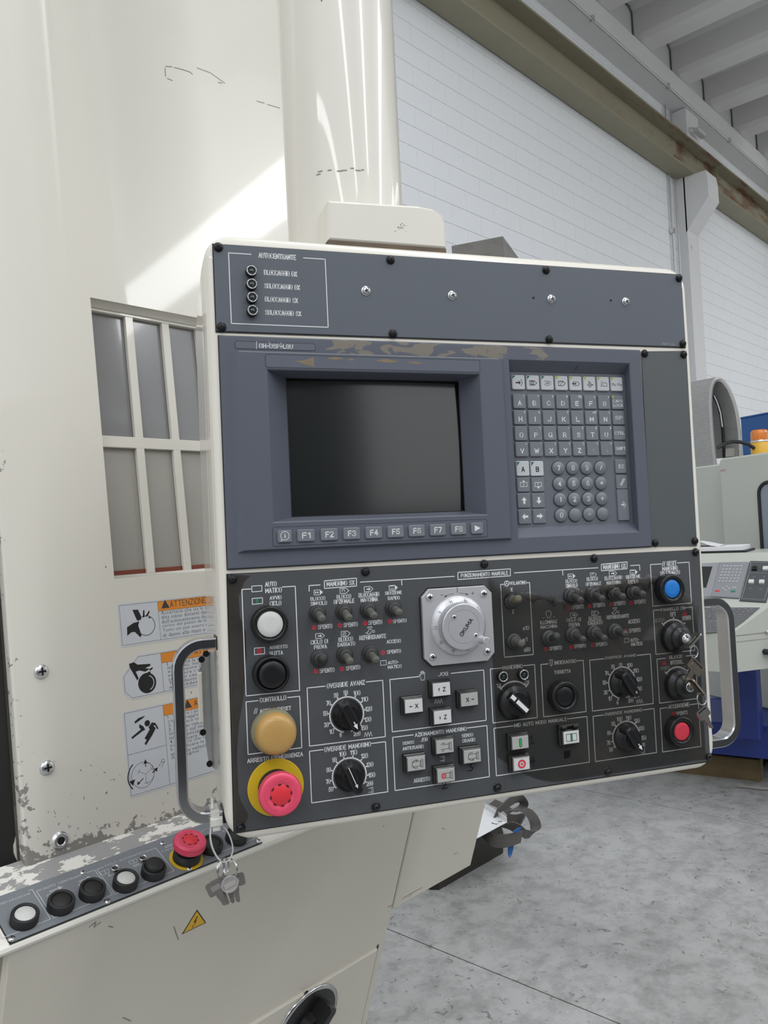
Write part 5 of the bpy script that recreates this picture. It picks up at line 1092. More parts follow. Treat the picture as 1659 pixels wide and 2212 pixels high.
wz = [-22, -18, -14, -12, -10, -10, -10, -12, -14, -18, -22, -24]
pp = [P3(a, w) for a, w in zip(lp, wz)]
sm = []
for i in range(len(pp) - 1):
    p0, p1, p2, p3 = (Vector(pp[max(0, i - 1)]), Vector(pp[i]), Vector(pp[i + 1]), Vector(pp[min(len(pp) - 1, i + 2)]))
    for j in range(4):
        t = j / 4; sm.append(tuple(0.5 * ((2 * p1) + (-p0 + p2) * t + (2 * p0 - 5 * p1 + 4 * p2 - p3) * t * t + (-p0 + 3 * p1 - 3 * p2 + p3) * t ** 3)))
sm.append(pp[-1])
M_tie = mat('translucent_nylon', (0.55, 0.57, 0.52), 0.4, trans=0.25)
mb = MB(); mb.tube(sm, 1, flat=(1.4, 4.6)); mb.build('loop', M_tie, ct)
for q, n_, R_, lab in (((-321.5, -355.5), (.9, .1, .45), 9.4, 'leftmost thin split ring on the cable tie loop'), ((-318.5, -355.6), (.75, 0, .65), 9.8, 'middle split ring on the cable tie loop'), ((-311.2, -357.0), (-.8, .1, .6), 9.8, 'rightmost split ring on the cable tie loop')):
    split_ring('key_ring', lab, P3(q, -10), n_, R_, None, PM, None, .7)
M_bunch = mat('dull_grey_key', (0.27, 0.25, 0.235), 0.38, metal=.85, vary=.2, vscale=80)
def bunch(label, c, bx, by, bw, bh, blade, w):
    q = (-346.4, -273.2)
    make_key('bunch_key', label, KeyFrame(P3(c, w), Vector((bx[0], bx[1], 0)), Vector((by[0], by[1], .12))), M_bunch, bw, bh, blade, 'key', 'bunch of keys below the left handle', PM, True, False)
bunch('grey key with rectangular bow, leftmost of the bunch under the left handle', (-326.9, -373.1), (.42, -1), (1, .55), 20, 14.5, 15, -8)
bunch('grey key behind the clear round tag, rightmost of the bunch under the left handle', (-307.5, -371.9), (.16, -1), (1, .42), 23, 13, 17, -13)
bunch('grey key half hidden behind the leftmost key of the bunch, its blade pointing down right', (-323.0, -375.1), (.38, -1), (1, .36), 18, 13, 18, -19)
bunch('grey key hidden in the middle of the bunch, showing only its grooved blade', (-312.0, -376.9), (.16, -1), (1, .3), 18, 13, 17, -25)
tg_ = thing('key_tag', 'clear round plastic tag in front of the bunch of keys', 'tag', PM)
q = (-313.3, -370.1); mb = MB(); mb.lathe([(9.2, -.6), (9.2, .6), (8.4, 1.0), (8.0, .5), (.01, .5)], n=36)
M_tag = mat('clear_grey_plastic', (0.55, 0.54, 0.53), 0.15, alpha=0.42, coat=.5)
o = mb.build('disc', M_tag, tg_); o.location = (q[0] * S, q[1] * S, -0.002); o.rotation_euler = (.08, .12, 0)
mb = MB(); mb.rbox(-6.4, 6.4, -2.6, 2.6, .6, 1.3, .8); o2 = mb.build('paper_insert', mat('grey_paper', (.36, .34, .33), .6), tg_); o2.location = o.location; o2.rotation_euler = (.08, .12, .3)

# ================================================================= LATHE (cream machine with sliding door)
lathe = thing('lathe', 'large cream lathe with chipped paint, barred window door and sloping button ledge', 'lathe')
FD, FS, FLW = frame_matrix((0.42200, 1.02700, 1.05700), (1.00000, 0.00000, 0.00000), (0.00000, 0.08542, 0.99635), (0.00000, -0.99635, 0.08542)), frame_matrix((0.39020, 0.96223, 1.02769), (1.00000, 0.00000, 0.00000), (0.00000, 0.91355, 0.40674), (0.00000, -0.40674, 0.91355)), frame_matrix((0.36300, 0.93300, 1.01500), (1.00000, 0.00000, 0.00000), (0.00000, -0.32557, 0.94552), (0.00000, -0.94552, -0.32557))
def inF(o, F): o.matrix_local = F; return o
# --- materials with chipped paint (object axes: u along the machine, v up the sheet)
M_door = wear_mat('cream_door_paint_chipped', CREAM, (0.27, 0.255, 0.235), [(1, 0.0, 0.20, 0.17), (1, 0.0, 0.028, 0.22), (0, 0.0, 0.18, 0.13), (0, 0.0, 0.014, 0.10)], 0.28, 0.6, scale=(85, 85, 85), base_thr=0.87)
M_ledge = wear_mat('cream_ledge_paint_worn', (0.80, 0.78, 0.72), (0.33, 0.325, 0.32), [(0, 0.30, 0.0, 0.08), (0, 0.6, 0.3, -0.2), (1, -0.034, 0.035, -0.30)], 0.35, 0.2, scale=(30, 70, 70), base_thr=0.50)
M_front = wear_mat('cream_front_paint_shaded', (0.60, 0.57, 0.49), (0.27, 0.26, 0.24), [(1, 0.0, -0.02, 0.14)], 0.36, 0.35, scale=(50, 60, 50), base_thr=0.90)  # darker than the door cream: base colour carries the undercut cover's shade
nt = M_door.node_tree; b = nt.nodes['Principled BSDF']; tc = N(nt, 'ShaderNodeTexCoord'); fz = N(nt, 'ShaderNodeTexNoise', Scale=150.0, Detail=2.0); gz = N(nt, 'ShaderNodeTexNoise', Scale=9.0, Detail=2.0)
mp = N(nt, 'ShaderNodeMapping'); mp.inputs['Scale'].default_value = (1, .7, 1); nt.links.new(tc.outputs['Object'], mp.inputs[0]); nt.links.new(mp.outputs[0], fz.inputs['Vector']); nt.links.new(tc.outputs['Object'], gz.inputs['Vector'])
sp_ = N(nt, 'ShaderNodeSeparateXYZ'); nt.links.new(tc.outputs['Object'], sp_.inputs[0]); hv = N(nt, 'ShaderNodeMapRange', **{'From Min': .05, 'From Max': .75, 'To Min': .08, 'To Max': -.06}); nt.links.new(sp_.outputs[1], hv.inputs['Value'])
s1 = N(nt, 'ShaderNodeMath', _operation='MULTIPLY_ADD'); s1.inputs[1].default_value = .22; nt.links.new(gz.outputs['Fac'], s1.inputs[0]); nt.links.new(fz.outputs['Fac'], s1.inputs[2]); s2 = N(nt, 'ShaderNodeMath', _operation='ADD'); nt.links.new(s1.outputs[0], s2.inputs[0]); nt.links.new(hv.outputs[0], s2.inputs[1])
s3 = N(nt, 'ShaderNodeMapRange', **{'From Min': .905, 'From Max': .915}); nt.links.new(s2.outputs[0], s3.inputs['Value'])
mx = N(nt, 'ShaderNodeMix', _data_type='RGBA'); nt.links.new(b.inputs['Base Color'].links[0].from_socket, mx.inputs['A']); mx.inputs['B'].default_value = (.24, .22, .19, 1); nt.links.new(s3.outputs[0], mx.inputs['Factor']); nt.links.new(mx.outputs['Result'], b.inputs['Base Color'])
M_guard = wear_mat('greasy_black_guard', (0.016, 0.015, 0.014), (0.62, 0.60, 0.54), [(1, 0.10, 0.34, 0.20), (1, .6, .35, 0.30)], 0.42, 0.0, scale=(90, 14, 60), base_thr=0.86)

oL, oT = (147.8, 759.2)[0], (147.8, 759.2)[1]
oB = (150.3, 347.2)[1]
oR = 470.0
DEND, DTOP = 700.0, 1750.0
def sm(x, a, b): t = max(0, min(1, (x - a) / (b - a))); return t * t * (3 - 2 * t)
def dw(u, v): return 0.8 * sm(v, 640, 1200) * math.exp(-((u - 117) / 5.0) ** 2)   # pressed bead line
us = [0, 3, 20, 50, 80, 100, 105, 108, 111, 113, 115, 117, 119, 121, 123, 126, 129, 135, oL, 200, 300, 400, oR, 560, DEND]
vs2 = [0, 80, 160, 240, oB, 450, 560, 650, oT, 820, 900, 980, 1060, 1140, 1220, 1320, 1450, 1600, DTOP]
mb = MB(); g = [(u, v, dw(u, v)) for v in vs2 for u in us]; nu = len(us); f_ = []
for j in range(len(vs2) - 1):
    for i in range(nu - 1):
        if oL - .1 <= us[i] < oR - .1 and oB - .1 <= vs2[j] < oT - .1: continue
        f_.append((j * nu + i, j * nu + i + 1, (j + 1) * nu + i + 1, (j + 1) * nu + i))
mb.add(g, f_, True)
# left return edge, bottom edge and the rounded lip of the window opening
ret = []
for v in vs2:
    z = dw(0, v); ret.append([(0, v, z), (-2.2, v, z - .8), (-3.4, v, z - 3), (-3.4, v, z - 14)])
mb.loft(ret, False, False, False, True)
mb.quad((-3.4, 0), (DEND, 0), (DEND, -.01), (-3.4, -.01), -1); mb.add([(-3.4, 0, -14), (DEND, 0, -14), (DEND, 0, 0), (-3.4, 0, 0)], [(0, 1, 2, 3)])
mb.add([(DEND, 0, 0), (DEND, 0, -60), (DEND, DTOP, -60), (DEND, DTOP, 0)], [(0, 1, 2, 3)])
lip = []
for t in range(6):
    a = PI / 2 * t / 5; q = 13 * math.sin(a) * 0 + 13 * (1 - math.cos(a)); z = -13 * math.sin(a)
    lip.append([(oL, oB + 13 - q - 0, z) if False else (oL, oB + (1 - math.cos(a)) * 5, z), (oR, oB + (1 - math.cos(a)) * 5, z), (oR, oT - (1 - math.cos(a)) * 9, z), (oL, oT - (1 - math.cos(a)) * 9, z)])
lip.append([(oL, oB + 5, -24), (oR, oB + 5, -24), (oR, oT - 9, -24), (oL, oT - 9, -24)])
mb.loft(lip, False, False, True, True)
door = inF(mb.build('sliding_door', M_door, lathe, 'cream sliding door with barred window and chipped lower edge'), FD)
# window bars and panes
wB, wT = oB + 5, oT - 9
m1L, m1R = (210.7, 750.0)[0], (223.7, 748.3)[0]; m2L, m2R = (274.2, 749.5)[0], (287.3, 748.2)[0]
pitch = m2L - m1L; bw_ = (m1R - m1L + m2R - m2L) / 2
h0, h1 = (159.1, 541.1)[1], (159.6, 558.0)[1]
bars = [m1L + pitch * k for k in range(5) if m1L + pitch * k + bw_ < oR]
for b in bars:
    mb = MB(); mb.box(b, b + bw_, wB, wT, -23, -16, .6); inF(mb.build('window_bar', M_cream, lathe), FD)
mb = MB(); mb.box(oL, oR, h0, h1, -22.6, -15.8, .6); inF(mb.build('window_bar', M_cream, lathe), FD)
mb = MB(); mb.box(oL, oR, wT - 4, wT, -23, -15, .5); inF(mb.build('window_bar', M_cream, lathe), FD)
xs = [oL] + bars + [oR]
M_paneu = mat('smoky_upper_pane', (0.235, 0.235, 0.24), 0.16, vary=0.30, vscale=4.5, coat=0.5)
M_panel2 = mat('dusty_lower_pane', (0.37, 0.355, 0.325), 0.30, vary=0.20, vscale=4.5, coat=0.35)
for i in range(len(xs) - 1):
    x0 = xs[i] + (bw_ if i else 0); x1 = xs[i + 1]
    for lo, hi, m in ((h1, wT - 4, M_paneu), (wB, h0, M_panel2)):
        mb = MB(); mb.box(x0, x1, lo, hi, -26, -24); inF(mb.build('window_pane', m, lathe), FD)
    mb = MB(); mb.box(x0, x1, wB, wB + 7, -24, -21, .5); inF(mb.build('pane_seal', M_paneb, lathe), FD)

# scratches on the door
for pts in ([(316.8, 1186.3), (329.1, 1190.7)], [(334.1, 1191.4), (352.2, 1194.7), (365.9, 1196.0), (369.1, 1193.8)], [(381.1, 1210.1), (407.3, 1212.3)], [(409.3, 1212.0), (437.4, 1205.1)], [(423.6, 1200.7), (431.3, 1202.3)], [(315.3, 1182.3), (314.6, 1168.3)], [(318.4, 1165.7), (327.3, 1165.8)], [(508.2, 1198.0), (525.3, 1200.7)], [(533.6, 1201.1), (563.2, 1205.2)]): mb = MB(); mb.pline(pts, 1.5, .2); inF(mb.build('scratch', M_primer, lathe), FD)
# screws on the door
def pan_screw(q, F, r=5.6, h=3, m=M_steel, w=0):
    a = MB(); a.lathe([(r, 0), (r, h * .4), (r * .8, h * .85), (r * .4, h), (.01, h)], n=20); a.cm = 1; phillips(a, r, h + .05); o = a.build('screw', [m, M_hole], lathe)
    o.matrix_local = F @ Matrix.Translation((q[0] * S, q[1] * S, w * S)); return o
pan_screw((34.5, 234.8), FD, 9.4, 4.5); pan_screw((32.3, 112.4), FD, 9.4, 4.5)
q = (41.9, 18.1); a = MB(); a.lathe([(11, 0), (11, 1.2), (9.4, 1.6), (9.2, 4), (8.4, 4.6), (4.8, 4.6), (4.8, 2)], n=28); o = a.build('socket_bolt', M_steel, lathe); o.matrix_local = FD @ Matrix.Translation((q[0] * S, q[1] * S, 0))
a = MB(); a.poly([(4.9 * math.cos(k * PI / 3), 4.9 * math.sin(k * PI / 3)) for k in range(6)], 4.7); a.build('hex_socket', M_hole, o)

# --- safety labels
M_lprint = mat('label_print', (0.045, 0.045, 0.045), .6)
def sticker(tl, bl, bandv, splitu, right, cut=False):
    u0 = (tl[0] + bl[0]) / 2; v1 = tl[1]; v0 = bl[1]; u1 = right
    pts = [(u0, v0 + (12 if cut else 2)), (u0 + (12 if cut else 2), v0), (u1, v0), (u1, v1), (u0 + (26 if cut else 2), v1), (u0, v1 - (26 if cut else 2))]
    mb = MB(); mb.prism(pts, 0.05, 0.35); o = inF(mb.build('safety_label', M_labelw, lathe), FD)
    mb = MB(); ins = inset(pts if area2(pts) > 0 else pts[::-1], 2.6); mb.pline(ins, .45, .42, True); mb.line((splitu, v0 + 2.6), (splitu, v1 - 2.6), .45, .42)
    return o, mb, (u0, u1, v0, v1)
LR = 352.0
# label 1: hands and rollers
o, mb, R = sticker((149.8, 311.1), (147.6, 249.7), 0, (212.6, 310.2)[0], LR); su = (212.6, 310.2)[0]; bv = (212.3, 294.1)[1]
mb.line((su, bv), (R[1] - 2.6, bv), .45, .42)
x, y = (237.7, 296.5), (284.7, 296.2); tw = (y[0] - (232.6, 297.0)[0]) * 10 / 8.2; t0 = (232.6, 297.0); hgt = (R[3] - 2.6 - bv) * .62
mb.ctext('ATTENZIONE', (t0[0] + tw / 2, bv + 4 + hgt / 2), tw, hgt, .48, 0, .62)
q = (224.9, 301.4); mb.poly([(q[0] - 7, bv + 3.4), (q[0] + 7, bv + 3.4), (q[0], bv + 16)], .48)
ls = ["Accertarsi che sia le mani che le", "dita siano distanti dai morsetti", "dell'autocentrante durante il", "carico del pezzo da lavorare.", "Tutto ci\u00f2 pu\u00f2 essere causa", "di danni alle mani o alle dita"]
y0 = (215.2, 288.6)[1]; y1 = (212.8, 255.4)[1]
def body(mb, lines, u, ya, yb, cw, h):
    for i, t in enumerate(lines):
        if not t: continue
        v = ya + (yb - ya) * i / (len(lines) - 1); mb.text(t, (u, v), (u + len(t) * cw, v + h), .42, True)
body(mb, ls, su + 4, y0, y1, 3.55, 5.6)
mb.build('print', M_lprint, o)
mb = MB(); mb.quad((su, bv), (R[1] - 2.6, bv), (R[1] - 2.6, R[3] - 2.6), (su, R[3] - 2.6), .4); mb.build('orange_band', M_orange, o)
a = MB(); c = (190.7, 275.9); a.arc(c, 14.2, 0, 2 * PI, .9, .45, 28)
a.poly([(171.2, 300.5), (180.0, 300.2), (184.2, 289.8), (183.4, 285.1), (177.0, 284.8)], .45)
for pts in ([(188.0, 298.1), (190.3, 298.2), (189.4, 288.3), (186.6, 287.8)], [(193.3, 292.3), (198.1, 297.1), (198.4, 294.4), (194.5, 289.2), (190.5, 288.2)], [(195.8, 287.6), (199.8, 288.0), (198.9, 285.8), (195.6, 285.9)]): a.poly(pts, .45)
a.poly([(160.6, 276.9), (171.3, 282.0), (180.3, 282.7), (178.2, 277.4), (182.2, 262.9), (180.0, 260.3), (172.0, 269.1), (166.9, 269.2), (159.9, 265.0)], .45)
a.build('pictogram', M_blk, o)
# label 2
o, mb, R = sticker((147.4, 235.9), (145.8, 174.9), 0, (210.2, 233.6)[0], LR, True); su = (210.2, 233.6)[0]; bv = (210.1, 218.7)[1]
mb.line((su, bv), (R[1] - 2.6, bv), .45, .42); q = (252.5, 223.9); mb.poly([(q[0] - 7, bv + 3.4), (q[0] + 7, bv + 3.4), (q[0], bv + 16)], .48); t0 = (267.2, 222.1); mb.ctext('ATTENZIONE', (t0[0] + tw / 2, bv + 4 + hgt / 2), tw, hgt, .48, 0, .62)
body(mb, ["1. Durante la rotazione del", "   mandrino, non toccare n\u00e9", "   esso oppure il pezzo n\u00e9", "   stringere i truciolatori.", "   ci\u00f2 pu\u00f2 causare gravi", "   Tutti danni al corpo.", "   agli addetti"], su + 9, (215.2, 212.9)[1], (218.7, 178.8)[1], 3.75, 5.6)
mb.build('print', M_lprint, o)
mb = MB(); mb.quad((su, bv), (R[1] - 2.6, bv), (R[1] - 2.6, R[3] - 2.6), (su, R[3] - 2.6), .4); mb.build('orange_band', M_orange, o)
a = MB(); a.poly([(159.0, 225.7), (166.6, 226.7), (171.9, 222.5), (191.7, 220.6), (192.2, 217.9), (183.4, 215.8), (190.4, 213.3), (182.9, 210.7), (174.0, 213.9), (168.2, 213.1), (171.9, 203.0), (169.2, 200.6), (159.4, 220.5)], .45)
a.poly([(190.4, 213.9), (196.0, 215.2), (194.1, 212.0), (189.5, 211.0)], .45); a.poly([(187.1, 209.7), (191.9, 209.6), (190.3, 206.9), (185.8, 206.4)], .45); c = (184.6, 194.4); a.disc(c, 14.4, .45, 30); a.build('pictogram', M_blk, o)
a = MB(); a.arc(c, 10.6, -1.2, 1.2, 1.2, .5, 12); a.build('highlight_mark', M_labelw, o)
# label 3
o, mb, R = sticker((144.1, 161.2), (141.1, 43.1), 0, (206.2, 158.8)[0], LR); su = (206.2, 158.8)[0]; bv = (206.0, 143.2)[1]; dv = (144.0, 101.5)[1]
mb.line((su, bv), (R[1] - 2.6, bv), .45, .42); mb.line((R[0] + 2.6, dv), (su, dv), .45, .42); q = (247.3, 151.0); mb.poly([(q[0] - 7, bv + 3.4), (q[0] + 7, bv + 3.4), (q[0], bv + 16)], .48); mb.ctext('ATTENZIONE', (q[0] + 11 + tw / 2, bv + 4 + hgt / 2), tw, hgt, .48, 0, .62)
body(mb, ["1. Serrare i punti di ritegno", "   con serraggio adeguato", "2. Chiudere sempre i ripari", "3. Non far ruotare il mandrino", "   indicato sul modello e se", "   non bilanciando la", "4. Verificare l'unione", "   superiore che la dimensione", "5. Verificare la capacit\u00e0 dell'a", "   entro la velocit\u00e0 e danni", "   di ritegno"], su + 6, (208.4, 137.0)[1], (210.3, 78.6)[1], 3.6, 5.4)
mb.build('print', M_lprint, o)
mb = MB(); mb.quad((su, bv), (R[1] - 2.6, bv), (R[1] - 2.6, R[3] - 2.6), (su, R[3] - 2.6), .4); mb.build('orange_band', M_orange, o)
a = MB()
for pts in ([(159.3, 144.5), (166.1, 148.3), (176.9, 149.6), (173.2, 146.9), (160.3, 141.7)], [(152.7, 124.2), (168.3, 132.1), (165.9, 135.1), (166.7, 139.7), (172.4, 135.5), (175.0, 130.2), (169.9, 128.9), (154.1, 121.7)], [(180.3, 132.1), (186.2, 138.1), (191.8, 136.2), (196.1, 127.4), (194.0, 126.6), (190.8, 133.3), (188.2, 133.0), (191.7, 128.8), (185.0, 120.0), (174.2, 108.8), (171.9, 111.0), (175.9, 116.0), (172.7, 118.4), (182.0, 129.2)]): a.poly(pts, .45)
a.disc((179.0, 138.4), 4.4, .45, 16)
c = (165.6, 69.5); a.arc(c, 17.5, 0, 2 * PI, .5, .45, 28); a.arc((c[0] + 4, c[1] + 1), 14, -1.6, 1.8, .4, .45, 20)
for k in range(3):
    t = k * 2.1 + .5; a.pline([(c[0] + 4, c[1]), (c[0] + 4 + 12 * math.cos(t), c[1] + 12 * math.sin(t))], .4, .45); a.pline([(c[0] + 4 + 12 * math.cos(t + z), c[1] + 12 * math.sin(t + z)) for z in (-.25, .25)], .4, .45)
a.arc((c[0] - 1, c[1]), 22, 2.2, 3.9, 1.6, .45, 12); q = (149.1, 63.7); a.poly([(q[0] - 5, q[1] + 2), (q[0] + 4, q[1] + 3), (q[0], q[1] - 5)], .45)
q = (170.9, 85.0); a.poly([(q[0] - 3, q[1] - 1), (q[0] + 3, q[1] - 1), (q[0], q[1] + 5)], .45); a.line(q, (q[0], q[1] - 5), 1.2, .45)
p, q = (180.5, 69.2), (187.3, 72.2); a.line(p, q, 1.4, .45); a.poly([(q[0] + 2, q[1] + 2), (q[0] - 4, q[1] + 1), (q[0], q[1] - 4)], .45); p, q = (165.1, 64.6), (157.5, 59.6); a.line(p, q, 1.2, .45); a.poly([(q[0] - 2, q[1] - 2), (q[0] + 3, q[1]), (q[0] - 1, q[1] + 3)], .45)
p, q = (191.1, 75.0), (196.7, 81.4); a.line(p, q, .5, .45); a.line((p[0] + 4, p[1] - 2), (q[0] + 4, q[1] - 2), .5, .45); a.arc((q[0] + 2, q[1]), 2.4, 0, 6.28, .5, .45)
a.build('pictogram', M_blk, o)

# --- greasy fixed guard left of the door, seen past the door edge
a = MB(); a.box(-420, -5, -20, DTOP, -60, -19); inF(a.build('fixed_guard', M_guard, lathe), FD)
a = MB(); a.box(-60, -3.6, -40, -4, -40, 2, 2); inF(a.build('door_track', M_grease, lathe), FD)
M_post = mat('cream_paint', CREAM, .4)
a = MB(); a.box(-420, -5, 620, DTOP, -19, -17); inF(a.build('guard_upper_sheet', M_cream, lathe), FD)

# --- sloping ledge with the button strip
e0, e1 = -37.0, 76.0
a = MB(); sec = []
nose = [(e0 + 7, -.0), (e0 + 2.5, -1.2), (e0, -4.5), (e0 + .8, -9.0)]
for u in (-46.0, 900.0): sec.append([(u, 84, 0), (u, e0 + 7, 0)] + [(u, v, w) for v, w in nose[1:]] + [(u, e0 + 20, -30), (u, 84, -30)])
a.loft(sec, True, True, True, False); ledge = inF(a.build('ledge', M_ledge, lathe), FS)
p_fl, p_fr, p_bl = (-27.6, -31.9), (316.9, -31.9), (202.2, 37.5)
px0, px1, pv0, pv1 = p_fl[0] - 2, 321.0, -32.0, 38.0
a = MB(); a.rbox(px0, px1, pv0, pv1, .1, 2.2, 3, .3); inF(a.build('button_plate', M_strip, lathe), FS)
a = MB(); a.box(px0 - 1, px1 + 1, pv0 - 1.2, pv1 + .6, .05, 1.0); inF(a.build('plate_gasket', M_goo, lathe), FS)
def on_strip(o, q, w=2.2): o.matrix_local = FS @ Matrix.Translation((q[0] * S, q[1] * S, w * S)); return o
def sbutton(q, m, raised=False, label=None):
    R_, cr, h = 15.6, 11.4, 12.0
    a = MB(); a.lathe([(R_, 0), (R_, h - 1.6), (R_ * .94, h), (cr * 1.1, h), (cr * 1.03, h - 1.6), (cr * 1.02, h - 3)], n=72, knurl=.012); o = a.build('push_button', M_blackm, lathe, label); on_strip(o, q)
    ch = h + 5 if raised else h - 1.2
    a = MB(); a.lathe([(cr, h - 4), (cr, ch - .8), (cr - .8, ch), (.01, ch + .1)], n=32); a.build('cap', m, o)
sbutton((-6.1, -10.1), M_capw, label='white push button on the ledge'); sbutton((36.7, -10.1), M_blackm); sbutton((76.1, -9.2), M_blackm); sbutton((117.8, -14.3), M_capw, label='white push button on the ledge'); sbutton((157.4, -14.0), M_blackm, True); sbutton((249.3, -10.1), M_blackm); sbutton((291.3, -10.7), M_blackm)
es = estop((209.6, -10.8), lathe, 0, .95, 22.5); on_strip(es, (209.6, -10.8)); es['label'] = 'red mushroom emergency stop on the ledge'
for q in ((117.2, 12.3), (156.6, 11.8)):
    a = MB(); a.lathe([(5.6, 0), (5.6, 5), (5.2, 6), (4.2, 6), (4, 3)], n=20, cap=False); o = a.build('indicator_lamp', M_chrome, lathe); on_strip(o, q)
    a = MB(); a.disc((0, 0), 4.1, 3.2); a.build('lens', mat('dark_clear_lens', (.05, .05, .05), .15), o)
def sframe(tl, tr, br, bl, gaps): return frame([tl, tr, br, bl], gaps, .8, 2.35)
mb = MB(); w = 2.35
def st(t, a, b): mb.text(t, a, b, w)
for f_, gaps, tx in ((((-44.9, 33.8), (18.7, 26.6), (20.8, -23.0), (-24.4, -21.3)), [(-400, (15.9, 26.8)[0])], ('PREPARAZIONE', (-23.4, 24.3), (15.5, 26.8))),
                 (((22.0, 26.0), (95.7, 24.8), (98.2, -22.9), (24.3, -22.0)), [((29.7, 25.9)[0], (84.0, 25.0)[0])], ('AUTO CENTRANTE', (31.2, 23.4), (83.3, 26.8))),
                 (((98.4, 24.7), (181.9, 25.2), (185.9, -23.6), (101.2, -21.9)), [((108.5, 25.2)[0], (168.9, 25.3)[0])], ('CICLO AUTOMATICO', (110.9, 24.2), (168.7, 27.2))),
                 (((231.4, 24.4), (318.0, 23.5), (315.5, -22.4), (241.1, -22.8)), [((257.4, 25.1)[0], (289.9, 25.0)[0])], ('PORTA', (260.0, 24.6), (286.9, 26.5)))):
    q = frame(list(f_), gaps, .8, w); mb.add(q.v, q.f); st(*tx)
for t, a_, b_ in (('AVVIO', (106.6, 6.3), (127.4, 10.8)), ('ARRESTO', (141.8, 6.6), (168.5, 10.8)), ('ARRESTO', (195.0, 18.3), (224.8, 22.7)), ("D'EMERGENZA", (187.6, 13.3), (233.2, 16.1)), ('CHIUDE', (30.2, 10.7), (48.2, 14.6)), ('APRE', (68.5, 8.6), (82.8, 12.9)), ('CHIUDE', (238.5, 11.0), (258.6, 15.7)), ('APRE', (283.3, 9.5), (301.4, 13.0))): st(t, a_, b_)
for q in ((106.3, 16.0), (146.1, 16.3)): mb.pline(rrect(q[0] - 5.5, q[0] + 5.5, q[1] - 3, q[1] + 3, .6, 1), .6, w, True); mb.line((q[0], q[1] - 2), (q[0], q[1] + 2), .7, w)
for q in ((42.7, 17.7), (79.3, 16.5)): mb.line((q[0] - 7, q[1]), (q[0] + 7, q[1]), 1, w); mb.poly([(q[0] + 4, q[1] - 3), (q[0] + 9, q[1]), (q[0] + 4, q[1] + 3)], w); mb.line((q[0] - 7, q[1] - 2.4), (q[0] + 3, q[1] - 2.4), .6, w)
inF(mb.build('strip_legend', mat('strip_white_print', (.55, .56, .57), .6), lathe), FS)
for q in ((82.3, 27.6), (86.7, -29.3), (196.1, 28.4), (202.9, -28.9), (-26.9, -28.0), (317.7, -29.3)): pan_screw(q, FS, 4, 2.4, M_steel, 2.2)

# --- front cover below the ledge (undercut) with a lower access door
def lf(u, v): return (u, v)
seam = 703.0
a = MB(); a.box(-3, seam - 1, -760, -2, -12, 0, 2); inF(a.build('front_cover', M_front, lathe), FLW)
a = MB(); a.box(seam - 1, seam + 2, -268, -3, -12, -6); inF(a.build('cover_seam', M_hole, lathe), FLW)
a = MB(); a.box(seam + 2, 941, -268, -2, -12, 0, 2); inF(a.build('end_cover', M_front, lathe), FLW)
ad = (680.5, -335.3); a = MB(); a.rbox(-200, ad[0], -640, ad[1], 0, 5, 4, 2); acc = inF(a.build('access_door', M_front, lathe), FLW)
a = MB(); a.box(ad[0] + .5, ad[0] + 5, -640, ad[1] + 3, 0, .6); inF(a.build('access_door_seam', M_grease, lathe), FLW)
kc = (521.2, -403.8); kr = 64.0
a = MB(); a.lathe([(kr + 5, 5), (kr + 5, 8), (kr, 9)], kc, 48); a.cm = 1; a.lathe([(kr, 5.2), (kr, 8.6), (kr - 2, 9.2), (.01, 9.2)], kc, 40); inF(a.build('rotary_isolator', [M_chrome, M_black], lathe, 'black rotary isolator with chrome rim'), FLW)
a = MB(); a.M = Matrix.Translation((kc[0], kc[1], 0)) @ Matrix.Rotation(.9, 4, 'Z'); a.box(-46, 46, -12, 12, 9, 38, 5); a.lathe([(24, 9), (22, 26)], n=24); inF(a.build('isolator_grip', M_black, lathe), FLW)
q = (506.2, -335.8); a = MB(); a.disc(q, 4.2, 5.2); inF(a.build('empty_hole', M_hole, lathe), FLW)
q = (512.7, -353.0); a = MB(); a.lathe([(2.4, 5), (2, 6.4), (.01, 6.6)], q, 12); inF(a.build('rivet', M_bs, lathe), FLW)
a = MB(); a.text('PRESSIONE CONTROLLO', (489.6, -356.2), (549.1, -358.0), 5.3); inF(a.build('engraved_text', M_ltext, lathe), FLW)
t0, t1, t2 = (252.3, -68.1), (272.0, -97.9), (233.1, -98.6)
a = MB(); a.prism([t0, t2, t1], .05, .3); wl = inF(a.build('voltage_label', M_blk, lathe, 'yellow high voltage triangle sticker'), FLW)
c = mid(t0, t1, t2); tri = [lerp(p, c, .13) for p in (t0, t2, t1)]; a = MB(); a.poly(tri, .38); a.build('yellow_field', mat('yellow_label', (.72, .42, .02), .5), wl)
a = MB(); sc = abs(t0[1] - t2[1]) / 30; a.poly([(c[0] + x * sc, c[1] + y * sc) for x, y in ((1.5, 9), (-2.6, .5), (-.4, .9), (-2.2, -5.5), (2.6, 2), (.4, 1.6), (3, 8.2))], .45); a.poly([(c[0] - 3.6 * sc, c[1] - 4.4 * sc), (c[0] - 1.2 * sc, c[1] - 5 * sc), (c[0] - 3.2 * sc, c[1] - 8 * sc)], .45); a.build('bolt_symbol', M_blk, wl)
